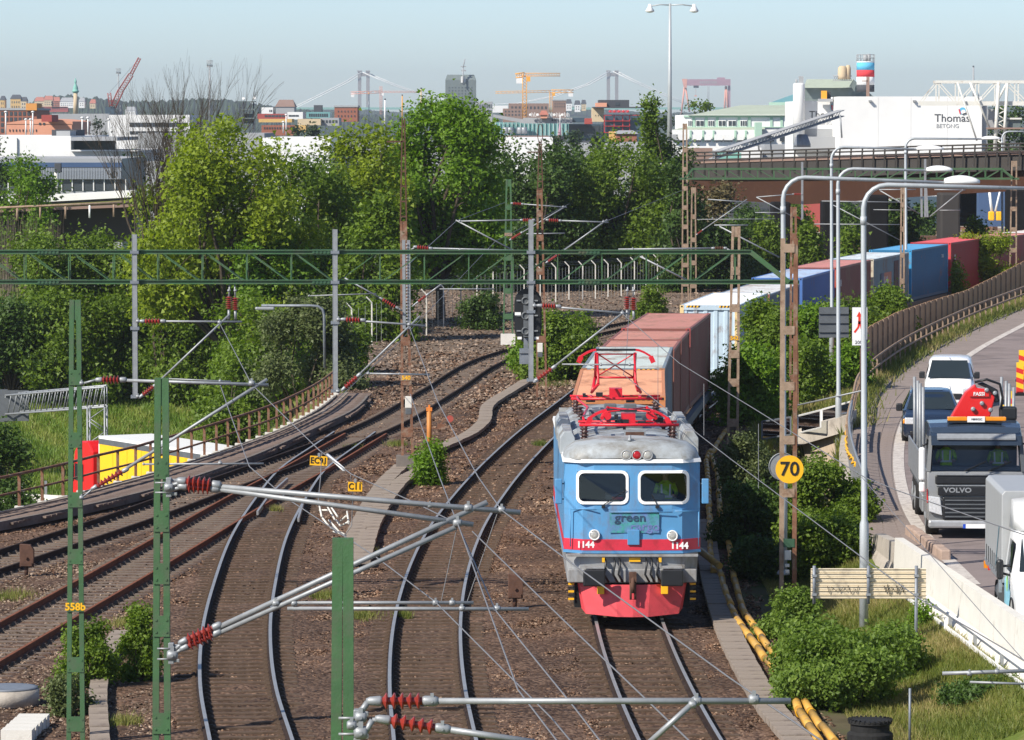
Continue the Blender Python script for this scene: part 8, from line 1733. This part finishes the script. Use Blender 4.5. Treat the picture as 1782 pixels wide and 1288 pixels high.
part('top_railing',mb,C['grey'],t,w=True,kind='stuff')
t=thing('dust_collector','beige cyclone collector with railings left of the striped silo','collector',P(1468,140,DT+6));mb=MB();mb.lathe([(.5,0),(.55,.4),(.5,1.3),(.3,1.5)],P(1466,138,DT+6),14);part('drum',mb,C['stone'],t,w=True);mb=MB();mb.lathe([(.3,0),(.3,1.2),(.2,1.6)],P(1476,138,DT+6),12);part('pipe',mb,C['stone'],t,w=True);lattice(t,'railing',P(1450,136,DT+6),P(1482,136,DT+6),.5,C['grey'],8,.04)
t=thing('rusty_post','dark rusty steel post in front of the striped silo','post',P(1510,168,DT));boxat(t,'shaft',1508,1513,134,170,DT,.4,'brown');boxat(t,'arm',1500,1510,140,142,DT,.3,'brown')
t=bld('large plain white cement works hall lettered Thomas BETONG at its right end',1461,1709,168,None,470,20,'white',zb=-5,name='cement_works');W_=470
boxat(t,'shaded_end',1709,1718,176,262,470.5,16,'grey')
for x in (1528,1585,1648):boxat(t,'panel_joint',x,x+.4,170,262,469.99,.2,'wall2')
for x in (1512,1589):boxat(t,'wall_vent',x,x+5,174,177,469.5,.6,'grey')
text_part('Thomas',1.2,t,P(1657,206,469.98)-Vector(t.location),(R(90),0,0),C['dark'],ext=.02);text_part('BETONG',.62,t,P(1649,219.5,469.98)-Vector(t.location),(R(90),0,0),C['grey'],ext=.02)
mb=MB();mb.lathe([(.38,0),(.38,.05)],P(1675,193,469.99),20,dir=(0,-1,0));part('logo_disc',mb,C['lblue'],t,w=True);mb=MB();mb.lathe([(.25,0),(.25,.03)],P(1676.5,195,469.94),16,dir=(0,-1,0));part('logo_centre',mb,C['white'],t,w=True);mb=MB();mb.bar(P(1669,190,469.93),P(1671,198,469.93),.14,.04,up=(0,1,0));part('logo_red',mb,C['sred'],t,w=True);mb=MB();mb.bar(P(1675,199,469.93),P(1682,197,469.93),.04,.12,up=(0,0,1));part('logo_black',mb,C['dark'],t,w=True)
# conveyor
t=thing('conveyor','long inclined grey conveyor bridge rising to the cement works','conveyor',P(1240,268,440));a,b=P(1240,266,440),P(1463,192,462)
for dz in (0,-.62):mb=MB();mb.bar(a+Vector((0,0,dz)),b+Vector((0,0,dz)),.9,.09);part('chord',mb,C['grey'],t,w=True)
for k in range(40):p,q_=a.lerp(b,k/40),a.lerp(b,(k+1)/40);mb=MB();mb.bar(p+Vector((0,-.4,-.6)),q_+Vector((0,-.4,0)),.05,.06);mb.bar(p+Vector((0,-.4,-.6)),p+Vector((0,-.4,0)),.05,.06,up=(0,1,0));part('lattice_bar',mb,M['galv'],t,w=True)
for px,y0,y1 in ((1318,242,262),(1340,236,272),(1462,200,240)):mb=MB();mb.tube([P(px,y0,450),P(px+3,y1,450)],.09,5);part('leg',mb,M['galv'],t,w=True)
mb=MB();mb.lathe([(.9,0),(.9,.3),(.55,1.3),(.3,1.35)],P(1396,256,455),16);single('hopper',mb,M['galv_dark'],'grey conical hopper at the foot of the white works','hopper')
# white steel yard crane
t=thing('yard_crane','white steel truss gantry crane in front of the white hall at the right edge','crane',P(1745,250,430));DY=430
for dy in (0,3):
    for (x0,x1,y,r) in ((1629,1850,142.5,.14),(1603,1850,180,.16)):mb=MB();mb.bar(P(x0,y,DY)+Vector((0,dy,0)),P(x1,y,DY)+Vector((0,dy,0)),r*1.6,r*(2 if y<150 else 2.6));part('chord',mb,C['steelw'],t,w=True)
    xs_=[1634,1668,1703,1737,1772,1806]
    for i,x in enumerate(xs_):mb=MB();mb.bar(P(x,180,DY)+Vector((0,dy,0)),P(x,143,DY)+Vector((0,dy,0)),.13,.13,up=(0,1,0));part('truss_post',mb,C['steelw'],t,w=True)
    for i,(x0,y0,x1,y1) in enumerate([(1603,180,1634,143),(1634,143,1668,180),(1668,180,1703,143),(1703,180,1737,143),(1755,145,1790,180)]):mb=MB();mb.bar(P(x0,y0,DY)+Vector((0,dy,0)),P(x1,y1,DY)+Vector((0,dy,0)),.1,.1,up=(0,1,0));part('truss_diagonal',mb,C['steelw'],t,w=True)
for (x0,y0,x1,y1,r) in ((1738,143,1731,262,.2),(1753,145,1746,262,.16),(1666,143,1700,245,.09),(1688,143,1722,222,.12),(1752,145,1731,185,.12)):mb=MB();mb.tube([P(x0,y0,DY-.5),P(x1,y1,DY-.5)],r,6);part('leg',mb,C['steelw'],t,w=True)
for k in range(5):y=185+k*15;mb=MB();mb.tube([P(1736,y,DY-.5),P(1749,y+8,DY-.5)],.06,4);mb.tube([P(1749,y+8,DY-.5),P(1735,y+15,DY-.5)],.06,4);part('leg_brace',mb,C['steelw'],t,w=True,kind='stuff')
boxat(t,'platform',1720,1782,222,225,DY-1,2,'brown');boxat(t,'cabin',1754,1776,207,224,DY,2,'slate');boxat(t,'cabin_roof',1752,1778,205,208,DY-.3,2.4,'steelw');boxat(t,'mixer_tower',1720,1732,190,222,DY+1,1,'grey')
for i,(x,top,w) in enumerate(((1735,178,60),(1775,182,60))):ptree('far_tree',['dark green tree mass behind the white crane leg, left one','dark green tree mass behind the white crane leg, right one'][i],'tree',x,top,560,w,-5,'leaf_dark',320,20,.25,.5,8,240+i,.1,.2,.2,'far skyline trees')
# ---------------------------------------------------------------- viaduct
v=thing('viaduct','brown steel viaduct with dark parapet railing on black piers','bridge',P(1560,400,305));pts=[(1200,306,345,345),(1290,308,350,335),(1400,306,356,322),(1520,302,348,312),(1660,296,338,306),(1800,292,331,302),(1900,290,328,300)]
for (a,b) in zip(pts[:-1],pts[1:]):
    def slab(nm,ya0,ya1,yb0,yb1,m,dep,off=0):
        p=[P(a[0],ya0,a[3]+off),P(b[0],yb0,b[3]+off),P(b[0],yb1,b[3]+off),P(a[0],ya1,a[3]+off)];q_=[x+Vector((.3,dep,0)) for x in p];mb=MB();mb.add(p+q_,[(3,2,1,0),(4,5,6,7),(0,1,5,4),(7,6,2,3),(4,7,3,0),(1,2,6,5)]);part(nm,mb,C[m],v,w=True)
    slab('girder',a[1]+4,a[2],b[1]+4,b[2],'vsteel',9);yd=lambda q_:285-(q_-1200)*.028
    slab('fascia',yd(a[0]),a[1]+3.9,yd(b[0]),b[1]+3.9,'vdark',9.6,-.6)
    slab('deck_edge',yd(a[0])-4,yd(a[0])-.1,yd(b[0])-4,yd(b[0])-.1,'brown',9.8,-.8)
yd=lambda q_:281-(q_-1200)*.028;dv=lambda q_:float(np.interp(q_,[p[0] for p in pts],[p[3] for p in pts]))-1.0
for k in range(31):x=1205+k*19.6;mb=MB();mb.bar(P(x,yd(x)+24,dv(x)),P(x+2,yd(x)-16,dv(x)),.11,.13,up=(0,1,0));part('railing_post',mb,C['vdark'],v,w=True)
for o_ in (2,9,15):
    mb=MB();mb.tube([P(x,yd(x)-o_,dv(x)) for x in range(1205,1860,40)],.06,5);part('railing_bar',mb,C['vdark'],v,w=True)
m1=MB()
for (x0,x1,y0,d,m) in ((1344,1376,352,318,'pier'),(1432,1462,350,312,'pier'),(1511,1546,340,306,'pier'),(1637,1671,336,302,'pierg'),(1757,1800,330,300,'pier')):
    a,b=P(x0,y0,d+1),P(x1,480,d+1);mb=MB();mb.b2((a.x,d+1,-.4),(b.x,d+4,a.z));p_=part('pier',mb,C[m],v,w=True,bevel=.15)
t=bld('big pier cap',0,1,0,1,9000,1,'grey') if False else None
# yard beyond
mb=MB();mb.add([P(1560,420,330),P(1900,416,325),P(2000,366,480),P(1300,366,480),P(1200,420,335)],[(0,1,2,3,4)]);vz=[x[2] for x in mb.v];mb.v=[(x,y,-.12) for x,y,z in mb.v];single('yard_ground',mb,cm('yard_sand',(.42,.38,.33)),kind='structure')
bld('cream shed wall beyond the yard',1664,1703,334,None,470,6,'sand',zb=-.5,wins=());bld('blue-violet shed wall with graffiti beyond the yard',1703,1760,332,None,468,6,'blue',zb=-.5);bld('teal-dark shed behind the viaduct piers',1576,1635,342,None,440,6,'navy',zb=-.5);bld('low dark red shed glimpsed between the first piers',1398,1436,352,None,445,6,'dred',zb=-.5);bld('long low dark shed under the viaduct',1230,1660,352,None,458,6,'dark',zb=-.5,wins=[(1240,1650,360,372,16,1,.5)])
for i,(x,top,w) in enumerate([(1300,352,60),(1385,350,50),(1478,352,60),(1560,346,60),(1605,356,44)]):ptree('yard_bush',['green bush below the left girder end','green bush left of the second black pier','green bush right of the second black pier','green bush right of the third black pier','green bush left of the wide pier'][i],'bush',x,top,400,w,-.3,'leaf_mid' if i % 2 else 'leaf_dark',260,20,.16,.4,8,400+i,.05,.2,.1,'bushes under the viaduct',sub=1)
for (px,y,d,n_,L_,lab) in ((1600,380,352,5,8,'stack of rusty steel beams behind the wide pier'),(1680,372,400,4,6,'stack of tan beams before the cream shed'),(1735,374,410,3,7,'stack of rusty beams before the blue shed'),(1330,375,370,4,6,'heap of rusty scrap beams under the viaduct left part'),(1465,380,352,4,8,'stack of rusty beams behind the second and third piers'),(1395,372,380,3,4,'pile of white sacks and pipes between the piers')):
    c=P(px,y,d);t=thing('beam_stack',lab,'beams',(c.x,d,-.1),R(rng.uniform(-8,8)),'beam stacks in the yard')
    for k in range(n_):
        for j in range(3):mb=MB();mb.box((rng.uniform(-.3,.3),j*.5-.5,.2+k*.42),(L_*rng.uniform(.85,1),.4,.34));part('beam',mb,(M['rust'],M['rust_dark'],M['rust_pale'])[(j+k) % 3] if 'white' not in lab else M['concrete_pale'],t)
t=thing('loader','yellow machine base with two white struts in the yard','machine',P(1727,382,425));
for x in (1725,1738):mb=MB();mb.box(P(x,376,425),(.55,.8,.9));part('foot',mb,M['yellow'],t,w=True,bevel=.1)
mb=MB();mb.tube([P(1726,370,425),P(1722,334,425)],.14,7);part('strut',mb,C['white'],t,w=True);mb=MB();mb.tube([P(1732,368,425),P(1740,334,425)],.1,7);part('strut',mb,C['white'],t,w=True)
mb=MB()
# filler tree line that closes the gap between near trees and the town
for i,(x,top,d,w) in enumerate([(60,330,380,200),(250,262,420,160),(420,268,420,200),(560,262,440,160),(700,262,440,160),(840,262,450,160),(960,276,400,160),(1060,272,400,160),(1170,275,380,80)]):
    ptree('background_bush',['shrubs behind the low bridge railing at the far left','shrubs behind the bare tree trunk','shrubs behind the airy yellow-green tree','shrubs behind the second grey hanger post','shrubs behind the top of the tall rusty mast','shrubs behind the distant green mast','shrubs behind the mast with the hoop','shrubs behind the mid green round-topped tree','shrubs behind the foot of the tall light pole'][i],'bush',x,top,d,w,-5,'leaf_dark' if i % 2 else 'leaf_mid',420,20,.2,.6,10,300+i,.05,.15,.2,'shrubbery behind the tree line',sub=0)
# ---------------------------------------------------------------- haze
mb=MB();mb.b2((-3000,-60,-10.5),(3000,9000,112));hz=bpy.data.materials.new('haze');hz.use_nodes=True;nt=hz.node_tree;nt.nodes.clear();pv=nt.nodes.new('ShaderNodeVolumePrincipled');pv.inputs['Color'].default_value=(.90,.95,1,1);pv.inputs['Density'].default_value=0.00009;pv.inputs['Anisotropy'].default_value=.3
o_=nt.nodes.new('ShaderNodeOutputMaterial');nt.links.new(pv.outputs[0],o_.inputs['Volume']);me=new_mesh('haze',mb,hz);o=bpy.data.objects.new('haze',me);COL.objects.link(o);o['kind']='stuff';o['label']='thin pale haze over the city';o['category']='haze'
